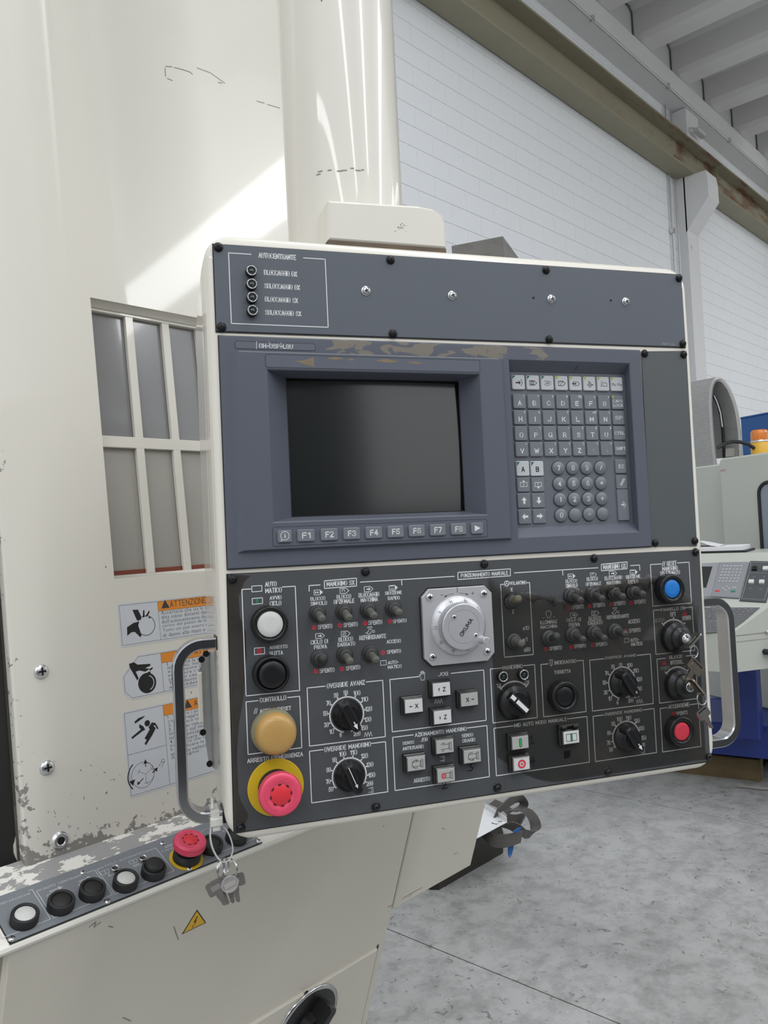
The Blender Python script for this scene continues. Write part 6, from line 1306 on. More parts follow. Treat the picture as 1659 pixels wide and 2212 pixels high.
for pts in ([(93.0, -22.1), (100.1, -18.8), (99.4, -25.8)], [(99.9, -24.6), (106.7, -22.3)], [(218.1, -79.8), (228.7, -104.5)], [(119.5, -33.6), (125.0, -37.4)], [(159.4, -190.6), (172.2, -202.9)], [(727.9, -254.7), (754.2, -253.3), (781.8, -253.6)], [(754.2, -253.3), (748.6, -259.1)], [(688.0, -254.9), (700.9, -256.2)], [(805.2, -133.7), (813.6, -140.3)], [(866.3, -213.4), (877.4, -213.7)], [(624.2, -67.1), (625.8, -69.7)]): mb = MB(); mb.pline(pts, 1.6, .2); inF(mb.build('scratch', M_primer, lathe), FLW)
# machine body behind the sheets, down to its plinth
def wbox(name, x0, x1, y0, y1, z0, z1, m, parent, bev=8): a = MB(); a.box(x0 * 1000, x1 * 1000, y0 * 1000, y1 * 1000, z0 * 1000, z1 * 1000, bev); return a.build(name, m, parent)
wbox('upper_body', .0, 1.10, 1.27, 3.2, 1.0, 2.75, M_cream, lathe)
wbox('bed_body', .0, 1.27, 1.10, 3.2, .77, 1.06, M_cream, lathe)
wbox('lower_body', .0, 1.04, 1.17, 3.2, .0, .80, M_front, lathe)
# cast steel guard bracket peeping over the control panel
g0, g1, g2, g3, g4 = (1.3682, 1.0331, 2.0554), (1.4435, 0.9515, 2.0708), (1.4443, 0.9523, 2.0255), (1.3680, 1.0340, 2.0376), (1.5340, 0.9724, 2.0488)
k_ = 1000; a = MB(); bk = Vector((.17, .1, 0)) * k_
A_ = [Vector(p) * k_ for p in (g0, g1, g2, g3)]; zlow = 1500; A_[2].z = zlow; A_[3].z = zlow
B_ = [p + bk for p in A_]; a.loft([[tuple(p) for p in A_], [tuple(p) for p in B_]])
e_ = Vector(g4) * k_; a.add([tuple(A_[1]), tuple(e_), (e_.x, e_.y, zlow), (A_[2].x, A_[2].y, zlow)], [(3, 2, 1, 0)])
a.build('steel_guard', mat('cast_grey_steel', (0.17, 0.165, 0.155), .55, metal=.3, vary=.35, vscale=40, bump=.4, bscale=120), lathe)
gc = sum(A_, Vector()) / 4; wbox('guard_arm', .9, gc.x / k_ + .03, gc.y / k_ + .02, gc.y / k_ + .10, 1.44, 1.54, M_primer, lathe, 4)
wbox('guard_arm', .9, 1.0, gc.y / k_ + .02, 1.3, 1.44, 1.54, M_primer, lathe, 4)

# ================================================================= column that carries the control panel
CX, CY, CR_ = 0.7549, 0.7440, 0.0770
colm = thing('pendant_column', 'thick glossy cream round column rising behind the control panel', 'column', Matrix.Translation((CX, CY, 1.786)))
a = MB(); R_ = CR_ * 1000; a.lathe([(R_ - 4, 0), (R_, 4), (R_, 9), (R_, 1322), (R_, 1330), (R_ + 6, 1332), (R_ + 6, 1390), (R_ - 2, 1392)], n=96); a.build('column_tube', M_cream, colm)
# the arm that carries the column from the lathe roof
cmI = Matrix.Translation((-CX, -CY, -1.786))
arm = wbox('overhead_arm', CX - .07, CX + .07, CY - .05, 2.2, 3.16, 3.28, M_cream, None, 6); arm.parent = colm; arm.matrix_local = cmI
arm2 = wbox('arm_post', CX - .07, CX + .07, 2.06, 2.2, 2.752, 3.165, M_cream, None, 6); arm2.parent = colm; arm2.matrix_local = cmI
def on_col(th, z): return (CX + (CR_ + .0004) * math.cos(th), CY + (CR_ + .0004) * math.sin(th), z)
th0 = math.atan2(-CY, -CX)
for t_off, z0, z1 in ((-.20, 2.30, 2.165), (-.21, 2.16, 2.115)):
    a = MB(); c0, c1 = Vector(on_col(th0 + t_off, z0)), Vector(on_col(th0 + t_off, z1)); tg = Vector((-math.sin(th0 + t_off), math.cos(th0 + t_off), 0)) * .0007
    a.add([tuple((p - Vector((CX, CY, 1.786))) * 1000) for p in (c0 - tg, c0 + tg, c1 + tg, c1 - tg)], [(0, 1, 2, 3)]); a.build('scratch', M_ltext, colm)
for t_off in (-.45, -.42, -.25, -.10, -.02, .12, .2, .3):
    z = 1.90 + random.uniform(-.002, .002); a = MB(); tg = .006 * random.uniform(.5, 1.2); q = [on_col(th0 + t_off, z), on_col(th0 + t_off + tg / CR_, z), on_col(th0 + t_off + tg / CR_, z + .0014), on_col(th0 + t_off, z + .0014)]
    a.add([tuple((Vector(p) - Vector((CX, CY, 1.786))) * 1000) for p in q], [(0, 1, 2, 3)]); a.build('scratch', M_primer, colm)

# ================================================================= SETTING: floor, wall, beams, ceiling
def mbox(mb, x0, x1, y0, y1, z0, z1, bev=0): return mb.box(x0 * 1000, x1 * 1000, y0 * 1000, y1 * 1000, z0 * 1000, z1 * 1000, bev)
M_floor = mat('power_floated_concrete', (0.37, 0.37, 0.365), 0.42, bump=.08, bscale=60)
nt = M_floor.node_tree; b = nt.nodes['Principled BSDF']; tc = N(nt, 'ShaderNodeTexCoord')
n1 = N(nt, 'ShaderNodeTexNoise', Scale=1.1, Detail=9.0, Roughness=.62); n2 = N(nt, 'ShaderNodeTexNoise', Scale=10.0, Detail=10.0, Roughness=.74, Distortion=.15); n3 = N(nt, 'ShaderNodeTexNoise', Scale=30.0, Detail=5.0, Distortion=1.4)
for n in (n1, n2, n3): nt.links.new(tc.outputs['Object'], n.inputs['Vector'])
r1 = N(nt, 'ShaderNodeValToRGB'); r1.color_ramp.elements[0].position = .33; r1.color_ramp.elements[0].color = (.31, .31, .305, 1); r1.color_ramp.elements[1].position = .66; r1.color_ramp.elements[1].color = (.43, .43, .425, 1); nt.links.new(n1.outputs['Fac'], r1.inputs[0])
r2 = N(nt, 'ShaderNodeValToRGB'); r2.color_ramp.elements[0].position = .36; r2.color_ramp.elements[0].color = (.68, .68, .675, 1); r2.color_ramp.elements[1].position = .56; r2.color_ramp.elements[1].color = (1.04, 1.04, 1.04, 1); nt.links.new(n2.outputs['Fac'], r2.inputs[0])
r3 = N(nt, 'ShaderNodeValToRGB'); r3.color_ramp.elements[0].position = .30; r3.color_ramp.elements[0].color = (.48, .48, .47, 1); r3.color_ramp.elements[1].position = .375; r3.color_ramp.elements[1].color = (1, 1, 1, 1); nt.links.new(n3.outputs['Fac'], r3.inputs[0])
m1 = N(nt, 'ShaderNodeMix', _data_type='RGBA', _blend_type='MULTIPLY'); m1.inputs['Factor'].default_value = 1; nt.links.new(r1.outputs[0], m1.inputs['A']); nt.links.new(r2.outputs[0], m1.inputs['B'])
m2 = N(nt, 'ShaderNodeMix', _data_type='RGBA', _blend_type='MULTIPLY'); m2.inputs['Factor'].default_value = 1; nt.links.new(m1.outputs['Result'], m2.inputs['A']); nt.links.new(r3.outputs[0], m2.inputs['B']); nt.links.new(m2.outputs['Result'], b.inputs['Base Color'])
rr_ = N(nt, 'ShaderNodeMapRange', **{'To Min': .30, 'To Max': .55}); nt.links.new(n2.outputs['Fac'], rr_.inputs['Value']); nt.links.new(rr_.outputs[0], b.inputs['Roughness'])
mb = MB(); mbox(mb, -14, 30, -16, 4.8, -.2, -.012); fl = struct(mb.build('floor', M_hole))
JX = [-14, -1.6, 2.128, 3.886, 7.6, 11.3, 15.0, 18.7, 22.4, 30]; JY = [-16, -8, -3.0, 4.8]
for i in range(len(JX) - 1):
    for j in range(len(JY) - 1):
        mb = MB(); mbox(mb, JX[i] + .0024, JX[i + 1] - .0024, JY[j] + .0024, JY[j + 1] - .0024, -.012, 0, .002 * 0); mb.build('slab', M_floor, fl)

# block wall: each block its own piece
WY = 4.75; BL, BH = 0.4933, 0.2
M_blockw = mat('white_painted_block', (0.86, 0.885, 0.91), 0.6, vary=.015, vscale=2, bump=.08, bscale=120)
M_joint = mat('wall_joint', (0.66, 0.68, 0.70), .8)
mb = MB(); mbox(mb, -14, 30, WY + .012, WY + .25, 0, 8.6); wall = struct(mb.build('wall_back', M_joint))
bme = None; stuff = MB(); nb_ = 0; cand = []
def blk(mb, x0, x1, z0, z1): g = .0016; mb.prism([(x0 * 1000 + g * 1000, z0 * 1000 + g * 1000), (x1 * 1000 - g * 1000, z0 * 1000 + g * 1000), (x1 * 1000 - g * 1000, z1 * 1000 - g * 1000), (x0 * 1000 + g * 1000, z1 * 1000 - g * 1000)], 0, 15, 1.5)
WM = Matrix(((1, 0, 0, 0), (0, 0, -1, WY + .015), (0, 1, 0, 0), (0, 0, 0, 1)))
for r in range(0, 42):
    z0 = .06 + BH * r; off = 6.326 + (BL / 2 if r % 2 == 1 else 0)
    k0 = math.floor((-14 - off) / BL)
    for k in range(k0, 200):
        x0 = off + BL * k
        if x0 + BL > 30: break
        vis = x0 > 4.6 and x0 < 18 and z0 > 1.9 + .10 * (x0 - 5) * 0 and z0 < 6.9 and (z0 > 3.1 or x0 > 11.5)
        dist = math.hypot(x0, WY)
        cand.append((0 if vis else 1, dist, x0, z0))
cand.sort()
mb = MB(); blk(mb, 0, BL, 0, BH); proto = mb.build('brick', M_blockw, wall); bmesh_shared = proto.data
first = True
for i, (_, d, x0, z0) in enumerate(cand):
    if i < 300:
        o = proto if first else copy_part(proto, wall); first = False
        o.matrix_local = WM @ Matrix.Translation((x0, z0, 0))
    else: blk(stuff, x0, x0 + BL, z0, z0 + BH)
so_ = stuff.build('remaining_bricks', M_blockw, wall); so_.matrix_local = WM; so_['kind'] = 'stuff'

# pillar with corbel, conduits
M_conc = mat('white_painted_concrete', (0.74, 0.745, 0.75), .6, vary=.03, vscale=4, bump=.1, bscale=80)
M_conc2 = mat('pale_grey_concrete', (0.60, 0.605, 0.60), .65, vary=.04, vscale=3, bump=.1, bscale=60)
XP, PYF, CYF = 11.95, 4.61, 4.27
mb = MB(); mbox(mb, XP, XP + .42, PYF, WY + .1, 0, 7.57, 12); pil = mb.build('pillar', M_conc); tag(pil, None, None, None, 'structure')
pil.name = 'trim_1'; pil['label'] = 'white concrete pillar with a corbel under the steel beam'
mb = MB(); mb.M = Matrix(((0, 0, 1, 0), (1, 0, 0, 0), (0, 1, 0, 0), (0, 0, 0, 1)))
mb.prism([(PYF * 1000 + 20, 5700), (CYF * 1000, 6140), (CYF * 1000, 6385), (CYF * 1000 + 20, 6530), (PYF * 1000 + 20, 6530)], XP * 1000, XP * 1000 + 420, 10); mb.build('corbel', M_conc, pil)
mb = MB(); mb.lathe([(30, 0), (30, 4), (22, 5)], n=20); o = mb.build('cast_socket', M_conc2, pil); o.matrix_local = Matrix.Translation((XP + .12, PYF, 5.5)) @ Matrix.Rotation(PI / 2, 4, 'X')
for n, x, r in (('a', XP - .30, 16), ('b', XP - .10, 14)):
    if n == 'b': cond_a = c_
    mb = MB(); mb.tube([(x * 1000, 4712, 1000), (x * 1000, 4712, 4000), (x * 1000, 4712, 7550)], r, 10); c_ = mb.build('conduit', mat('galvanised_conduit', (.50, .51, .52), .38, metal=.8)); tag(c_, 'vertical galvanised conduit on the block wall, %s' % ('the one farther left of the white pillar' if n == 'a' else 'the one right against the white pillar'), 'pipe', 'wall conduits')
mb = MB(); mbox(mb, XP - .34, XP - .26, 4.69, WY - .003, 5.64, 5.72, 6); o = mb.build('clip', M_steel, None); o.parent = cond_a

# steel crane beam: an I-section running along the wall on the corbels
M_beam = mat('olive_primed_steel', (0.29, 0.27, 0.19), .55, vary=.08, vscale=5)
nt = M_beam.node_tree; b = nt.nodes['Principled BSDF']; tc = N(nt, 'ShaderNodeTexCoord'); mp = N(nt, 'ShaderNodeMapping'); mp.inputs['Scale'].default_value = (1.1, 6, 3.2); nt.links.new(tc.outputs['Object'], mp.inputs[0])
nz = N(nt, 'ShaderNodeTexNoise', Scale=1.0, Detail=8.0, Roughness=.7); nt.links.new(mp.outputs[0], nz.inputs['Vector']); sx = N(nt, 'ShaderNodeSeparateXYZ'); nt.links.new(tc.outputs['Object'], sx.inputs[0])
hm = N(nt, 'ShaderNodeMapRange', **{'From Min': 6.55, 'From Max': 6.62}); nt.links.new(sx.outputs[2], hm.inputs['Value']); xm = N(nt, 'ShaderNodeMapRange', **{'From Min': 9.0, 'From Max': 11.5}); nt.links.new(sx.outputs[0], xm.inputs['Value'])
rs = N(nt, 'ShaderNodeMapRange', **{'From Min': .49, 'From Max': .62}); nt.links.new(nz.outputs['Fac'], rs.inputs['Value']); mu = N(nt, 'ShaderNodeMath', _operation='MULTIPLY'); nt.links.new(hm.outputs[0], mu.inputs[0]); nt.links.new(rs.outputs[0], mu.inputs[1]); mu2 = N(nt, 'ShaderNodeMath', _operation='MULTIPLY'); nt.links.new(mu.outputs[0], mu2.inputs[0]); nt.links.new(xm.outputs[0], mu2.inputs[1])
mx = N(nt, 'ShaderNodeMix', _data_type='RGBA'); nt.links.new(b.inputs['Base Color'].links[0].from_socket, mx.inputs['A']); mx.inputs['B'].default_value = (.15, .065, .028, 1); nt.links.new(mu2.outputs[0], mx.inputs['Factor']); nt.links.new(mx.outputs['Result'], b.inputs['Base Color'])
beam = thing('crane_beam', 'long olive steel I-beam with rust stains carried along the wall on corbels', 'beam', Matrix.Translation((11, 4.6, 6.54)))
def bpart(name, x0, x1, y0, y1, z0, z1, m=M_beam): mb = MB(); mbox(mb, x0, x1, y0, y1, z0, z1); o = mb.build(name, m, beam); o.matrix_local = Matrix.Translation((-11, -4.6, -6.54)); return o
bpart('bottom_flange', 2, 26, 4.452, 4.73, 6.532, 6.556); bpart('web', 2, 26, 4.56, 4.58, 6.556, 6.93); bpart('top_flange', 2, 26, 4.38, 4.73, 6.93, 6.955)
for x in (12.9, 17.6): bpart('stiffener', x, x + .012, 4.46, 4.56, 6.556, 6.93)
# concrete edge beam above, with its conduit
mb = MB(); mbox(mb, 2, 27, 4.50, WY + .2, 7.57, 7.91, 6); eb = struct(mb.build('trim_2', M_conc), 'white concrete edge beam under the roof ribs')
mb = MB(); mb.tube([(2000, 4487, 7585), (27000, 4487, 7585)], 17, 10, True); c2 = mb.build('conduit', M_steel); tag(c2, 'long thin conduit clipped along the lower edge of the concrete edge beam', 'pipe')
for x in (9.0, 11.2, 13.6, 16.0): mb = MB(); mbox(mb, x, x + .03, 4.455, 4.505, 7.55, 7.63, 4); o = mb.build('clip', M_steel, c2)
# bracket and flood lamp on the pillar head
mb = MB(); mbox(mb, XP - .02, XP + .44, 4.52, WY, 7.0, 7.57, 30); mb.build('pillar_head', M_conc, pil)
wl_ = thing('bulkhead_lamp', 'small white bulkhead lamp on a bracket high on the pillar', 'lamp', Matrix.Translation((XP + .2, 4.42, 7.2)))
mb = MB(); mb.box(-160, 160, -40, 40, -30, 30, 12); mb.build('lamp_body', M_conc2, wl_); mb = MB(); mb.tube([(-150, 90, 60), (-150, 0, 20)], 8, 8); mb.build('bracket', M_steel, wl_); mb = MB(); mb.box(-150, 150, -46, -38, -24, 24, 3); mb.build('lens', M_capw, wl_)

# roof: ribs and slab
M_roof = mat('pale_roof_concrete', (0.70, 0.70, 0.685), .7, vary=.03, vscale=3)
mb = MB(); mbox(mb, 5, 27, -4.6, WY + .2, 8.40, 8.6); roof = struct(mb.build('ceiling', M_roof))
for k in range(-4, 13):
    xl, xr = 10.41 + 1.245 * k, 10.41 + 1.245 * k + .44
    if xl < 5: continue
    mb = MB(); mb.M = Matrix(((1, 0, 0, 0), (0, 0, -1, 0), (0, 1, 0, 0), (0, 0, 0, 1)))
    p = [(xl * 1000 - 70, 8410), (xl * 1000 - 8, 8350), (xl * 1000, 8010), (xl * 1000 + 40, 7940), (xl * 1000 + 110, 7915), (xr * 1000 - 110, 7915), (xr * 1000 - 40, 7940), (xr * 1000, 8010), (xr * 1000 + 8, 8350), (xr * 1000 + 70, 8410)]
    mb.loft([[(x, z, -(WY + .1) * 1000) for x, z in p], [(x, z, 4600) for x, z in p]], True, True, True, False); mb.build('roof_rib', M_roof, roof)
    mb = MB(); q = [(xl * 1000 - 330, 4585, 8392), (xl * 1000 - 90, 4585, 8388), (xl * 1000 - 14, 4585, 8330), (xl * 1000 - 8, 4585, 7910)]; mb.tube(q, 9, 6); mb.build('joint_gap', M_ltext, roof)
mb = MB(); mbox(mb, 5, 27, 4.60, WY + .2, 7.90, 8.41); struct(mb.build('trim_3', M_conc), 'pale infill strip between the roof ribs')

# ================================================================= skid with straps and a tray beside the lathe end
M_skid = wear_mat('black_greasy_steel', (0.024, 0.021, 0.018), (0.20, 0.18, 0.15), [(2, .10, .0, -.08)], .42, 0.0, scale=(22, 40, 40), base_thr=0.70)
sk = thing('steel_skid', 'black greasy steel skid lying on the floor behind the lathe end', 'skid', Matrix.Translation((2.72, 2.23, 0)))
mb = MB(); pr = [(-118, 0), (110, 0), (120, 70), (110, 130), (-110, 130), (-125, 90)]
a0 = [(-480, y, z) for y, z in pr]; a1 = [(270, y, z) for y, z in pr]
mb.loft([[(-255, y * .8, z * .5 + 6) for y, z in pr], [(-235, y, z * .7) for y, z in pr], [(-120, y, z) for y, z in pr], [(215, y, z) for y, z in pr], [(232, y * .92, z * .95) for y, z in pr]], True, True, True, False); mb.build('beam', M_skid, sk)
mb = MB(); mb.box(-180, 215, -100, 90, 129, 190, 8); mb.build('upper_block', M_skid, sk)
M_web = mat('grey_webbing', (0.105, 0.10, 0.095), .7, vary=.25, vscale=60, bump=.5, bscale=500)
strap = thing('lifting_strap', 'coiled dark grey webbing strap heaped on the black skid', 'strap', Matrix.Translation((3.0, 2.15, .19)))
def ribbon(pts, wv, name='webbing', m=M_web):
    """pts: world points of the ribbon centre line; wv: half width vectors"""
    P_ = []; Wv = []
    for i in range(len(pts) - 1):
        p0, p1, p2, p3 = (Vector(pts[max(0, i - 1)]), Vector(pts[i]), Vector(pts[i + 1]), Vector(pts[min(len(pts) - 1, i + 2)]))
        for j in range(5):
            t = j / 5; P_.append(0.5 * ((2 * p1) + (-p0 + p2) * t + (2 * p0 - 5 * p1 + 4 * p2 - p3) * t * t + (-p0 + 3 * p1 - 3 * p2 + p3) * t ** 3)); Wv.append(Vector(wv[i]).lerp(Vector(wv[i + 1]), t))
    P_.append(Vector(pts[-1])); Wv.append(Vector(wv[-1])); rings = []
    for i, p in enumerate(P_):
        t = (P_[min(len(P_) - 1, i + 1)] - P_[max(0, i - 1)]).normalized(); n_ = t.cross(Wv[i]).normalized() * .0025; L_ = strap.matrix_world.translation
        rings.append([tuple((q - Vector((3.0, 2.15, .19))) * 1000) for q in (p - Wv[i] - n_, p + Wv[i] - n_, p + Wv[i] + n_, p - Wv[i] + n_)])
    mb = MB(); mb.loft(rings, True, True, True, False); mb.build(name, m, strap)

# unseen dark box added across the aisle (mirrored in the screen and the chrome)
ribbon([(2.8078, 2.0483, 0.2228), (2.8665, 2.0432, 0.2419), (2.9256, 2.0380, 0.2516), (2.9718, 2.0325, 0.2449), (3.0014, 2.0311, 0.2198), (2.9939, 2.0400, 0.1961), (2.9248, 2.0407, 0.2022)], [(.010, -.006, .022), (.010, -.006, .022), (.008, -.006, .024), (.008, -.012, .016), (.004, -.02, .002), (.006, -.02, -.002), (.01, -.018, .0)])
ribbon([(2.9516, 2.0115, 0.2087), (2.9712, 1.9909, 0.1953), (2.9880, 1.9741, 0.1599), (2.9921, 1.9711, 0.1220), (2.9557, 1.9666, 0.1105), (2.9226, 1.9726, 0.1178), (2.8910, 1.9765, 0.1366)], [(.016, -.012, .006), (.018, -.012, .004), (.020, -.014, .0), (.020, -.014, -.002), (.008, -.01, .014), (.004, -.008, .018), (.002, -.008, .016)])
ribbon([(2.7561, 2.0771, 0.1513), (2.7368, 2.0392, 0.1492), (2.7358, 2.0112, 0.1412), (2.7563, 1.9743, 0.1413), (2.7913, 1.9513, 0.1426), (2.8310, 1.9379, 0.1448)], [(.004, -.010, .014), (.004, -.008, .020), (.004, -.004, .026), (.003, -.004, .028), (.003, -.004, .027), (.003, -.004, .025)])
ribbon([(2.8044, 2.0544, 0.1563), (2.8040, 2.0246, 0.1776), (2.8162, 1.9965, 0.1864), (2.8446, 1.9811, 0.1712), (2.8686, 1.9708, 0.1497)], [(.012, -.022, .010), (.012, -.022, .010), (.012, -.022, .012), (.012, -.022, .010), (.012, -.022, .006)])
ribbon([(2.9033, 2.0648, 0.1730), (2.9265, 2.0402, 0.1645), (2.9451, 2.0201, 0.1665), (2.9363, 2.0002, 0.1665), (2.9087, 2.0011, 0.1510)], [(.006, -.010, .020), (.006, -.010, .022), (.008, -.010, .024), (.010, -.010, .02), (.010, -.01, .014)])
ribbon([(2.9633, 2.1755, 0.2064), (2.9658, 2.1436, 0.1995), (2.9681, 2.1120, 0.1911), (2.9594, 2.0778, 0.1779)], [(.010, -.010, .010)] * 4)
M_btape = mat('blue_tape', (.015, .11, .34), .5)
ribbon([(2.7990, 1.9731, 0.1249), (2.7955, 1.9704, 0.1007), (2.7889, 1.9711, 0.0767), (2.7843, 1.9690, 0.0664)], [(.010, -.009, 0), (.009, -.008, 0), (.006, -.005, 0), (.002, -.002, 0)], 'blue_tape', M_btape)
ribbon([(2.7763, 1.9368, 0.1814), (2.7894, 1.9298, 0.1853), (2.8024, 1.9231, 0.1850)], [(.002, -.002, .003), (.004, -.004, .008), (.004, -.004, .007)], 'blue_tape', M_btape)
# white folded sheet tray on the skid
TZ = .205
tc_, ta_, tb_ = (2.792, 1.981), (2.572, 1.979), (2.872, 2.146)
tc_ = Vector((*tc_, TZ)); ta_ = Vector((*ta_, TZ)); tb_ = Vector((*tb_, TZ)); A_ = tc_ + (ta_ - tc_) * 1.5; B_ = tc_ + (tb_ - tc_) * 1.7; D_ = A_ + B_ - tc_
tray = thing('sheet_tray', 'white folded sheet metal tray corner lying on the skid under the straps', 'tray', Matrix.Translation(tc_))
def wpts(*ps): return [tuple((Vector(p) - tc_) * 1000) for p in ps]
up = Vector((0, 0, .022)); th = Vector((0, 0, .002))
mb = MB(); mb.loft([wpts(tc_, B_, D_, A_), wpts(tc_ + th, B_ + th, D_ + th, A_ + th)]); mb.build('tray_sheet', mat('white_sheet_paint', (.78, .79, .80), .35, coat=.2), tray)
o_ = (tc_ - ta_).normalized() * .003
mb = MB(); mb.loft([wpts(tc_, B_, B_ + up, tc_ + up), wpts(tc_ + o_, B_ + o_, B_ + o_ + up, tc_ + o_ + up)]); mb.build('tray_rim', mat('white_sheet_paint', (.78, .79, .80)), tray)
mb = MB()
for i in range(9):
    p = tc_ + (ta_ - tc_) * random.uniform(.05, .3) + (tb_ - tc_) * random.uniform(.1, .35) + Vector((0, 0, .0025)); r = random.uniform(.0025, .006); mb.poly([tuple((p + Vector((r * math.cos(t), r * math.sin(t), 0)) - tc_) * 1000)[:2] for t in (0, 1.1, 2.3, 3.5, 4.8)], 2.6)
mb.build('rust_spots', M_ltext, tray)

# ================================================================= SECOND MACHINE (grey machining centre) on the right
FE, FK = frame_matrix((4.78944, 1.73971, 1.77476), (-0.41078, -0.91173, 0.00000), (0.00000, 0.00000, 1.00000), (-0.91173, 0.41078, 0.00000)), frame_matrix((4.00674, 1.42706, 1.20903), (0.17007, -0.98543, 0.00000), (0.83559, 0.14421, 0.53009), (-0.52236, -0.09015, 0.84794))
mc = thing('machining_centre', 'pale grey machining centre with gasketed door window on a blue base', 'machine', Matrix.Translation((4.7, 1.6, 0)))
mcI = Matrix.Translation((-4.7, -1.6, 0))
def inM(o, F): o.matrix_local = mcI @ F; return o
M_grey = mat('pale_grey_machine_paint', (0.47, 0.485, 0.44), .42, coat=.15, vary=.05, vscale=4)
M_blue = mat('royal_blue_paint', (0.012, 0.032, 0.20), .4, vary=.15, vscale=6)
M_blue2 = mat('bright_blue_paint', (0.012, 0.085, 0.27), .45, vary=.06, vscale=3)
def ebox(name, u0, u1, v0, v1, w0, w1, m, rad=20, bev=10): a = MB(); a.rbox(u0, u1, v0, v1, w0, w1, rad, bev); return inM(a.build(name, m, mc), FE)
ebox('door', -12, 640, -1060, 4, -60, 0, M_grey, 30, 10)
ebox('side_cover', -330, -14, -1060, -22, -200, -62, M_grey, 20, 10)
ebox('enclosure', -325, 700, -1440, -60, -900, -70, M_grey, 20, 10)
ebox('roof_cover', -10, 640, -60, 0, -900, -55, M_grey, 20, 10)
gl0 = (265.9, -197.1)[0]; gt = (328.5, -164.6)[1]; gb = (246.3, -573.2)[1]
a = MB(); pth = rrect(gl0, gl0 + 420, gb - 300, gt + 4, 62, 6); a.tube([(u, v, 3) for u, v in pth] + [(pth[0][0], pth[0][1], 3)], 10, 8); inM(a.build('window_gasket', M_blackm, mc), FE)
a = MB(); a.rbox(gl0 + 4, gl0 + 416, gb - 296, gt, -1, 2, 58); inM(a.build('door_window', mat('blue_grey_window', (.22, .26, .30), .15, coat=.3), mc), FE)
a = MB(); q = (-9.1, -34.0); a.text('MIST', (-3.3, -73.2), (44.0, -61.8), .6); inM(a.build('red_pen_note', mat('faded_red_ink', (.45, .22, .20), .6), mc), FE)
# base and blue foot
bx, by, _ = (4.2256, 1.4427, 0.3583)
ROT = Matrix.Rotation(math.radians(10), 4, 'Z')
def wb(name, p, sx, sy, z0, z1, m, par=None, bev=8, rot=ROT, root=None, rm=None):
    a = MB(); a.rbox(-sx / 2 * 1000, sx / 2 * 1000, -sy / 2 * 1000, sy / 2 * 1000, 0, (z1 - z0) * 1000, min(12, bev + 1), bev)
    o = a.build(name, m, par or mc); o.matrix_local = (rm or mcI) @ Matrix.Translation((p[0], p[1], z0)) @ rot; return o
p0 = (4.3066, 1.4945, 0.5779); wb('pedestal', p0, .14, .11, .30, .74, M_blue)
p0 = (4.2883, 1.4673, 0.6560); wb('pedestal_collar', p0, .20, .20, .735, .80, M_blackm, None, 10)
p0 = (4.5790, 1.6564, 0.1870); wb('blue_foot', (p0[0] + .1, p0[1] - .02), .62, .50, .165, .335, M_blue)
p0 = (5.1006, 1.9050, 0.1379); wb('blue_plinth', (p0[0] + .45, p0[1] + .25), 1.5, 1.9, .10, .30, M_blue)
wb('base_frame', (5.58, 2.32), 1.6, 1.7, 0.0, .12, M_grease)
wb('levelling_pad', (4.84, 1.66), .10, .10, 0, .18, M_grease)
wb('levelling_pad', (4.84, 1.25), .10, .10, 0, .18, M_grease)
# console
KP = lambda pts, w=0: [(u, v, w) for u, v in pts]
outl = [(-520, -520), (59, -520), (200, -315), (440, 40), (440, 95), (-520, 95)]
zb_ = 0.76
a = MB(); FKi = FK.inverted()
top = [Vector((u * S, v * S, -.004)) for u, v in outl]; wtop = [FK @ p for p in top]
low = [FKi @ Vector((p.x, p.y, zb_)) for p in wtop]
a.loft([[tuple(p * 1000) for p in low], [tuple(p * 1000) for p in top]]); inM(a.build('console_body', M_grey, mc), FK)
def kprism(name, pts, w0, w1, m, bev=0, label=None): a = MB(); a.prism(pts, w0, w1, bev); return inM(a.build(name, m, mc, label), FK)
kprism('keypad_unit', [(-56.9, 6.8), (-61.5, -263.7), (59.6, -276.8), (76.7, 5.8)], -2, 5, mat('mid_grey_console', (.235, .24, .255), .45), 1)
kprism('screen_unit', [(-153.2, 1.5), (-131.2, -268.6), (-61.9, -263.7), (-57.8, 6.9)], -2, 4, mat('console_frame_grey', (.27, .275, .29), .45), 1)
kprism('console_screen', [(-138.1, -26.3), (-124.1, -200.6), (-91.9, -198.9), (-86.6, -26.7)], 3.5, 4.4, M_crt)
kprism('switch_plate', [(79.7, 17.5), (64.4, -293.6), (176.1, -304.5), (207.2, 7.9)], -2, 2, M_plate_low, .5)
a = MB(); a.pline([(84.2, 4.0), (84.4, -79.1), (161.8, -83.6)], 1.4, 2.2); a.pline([(84.2, 4.0), (187.5, 0.2)], 1.4, 2.2); a.pline([(84.4, -79.1), (71.7, -278.5), (167.2, -290.1), (181.8, -134.0)], 1.4, 2.2)
for q in ((107.8, -114.2), (152.2, -113.2), (102.2, -203.8), (146.5, -209.5)): a.line((q[0] - 6, q[1] + 2), (q[0] + 6, q[1] + 2), 1, 2.2); a.line((q[0] - 4, q[1] - 2), (q[0] + 4, q[1] - 2), 1, 2.2)
inM(a.build('switch_legend', M_dimwhite, mc), FK)
for q, m in (((106.4, -52.4), M_black), ((152.4, -53.9), M_capw), ((101.1, -157.9), M_capw), ((145.8, -160.1), M_capw)):
    a = MB(); a.rbox(q[0] - 11, q[0] + 11, q[1] - 13, q[1] + 13, 2, 12, 2, 1); o = inM(a.build('square_button', m, mc), FK)
NK = mat('pale_console_key', (.42, .43, .44), .5)
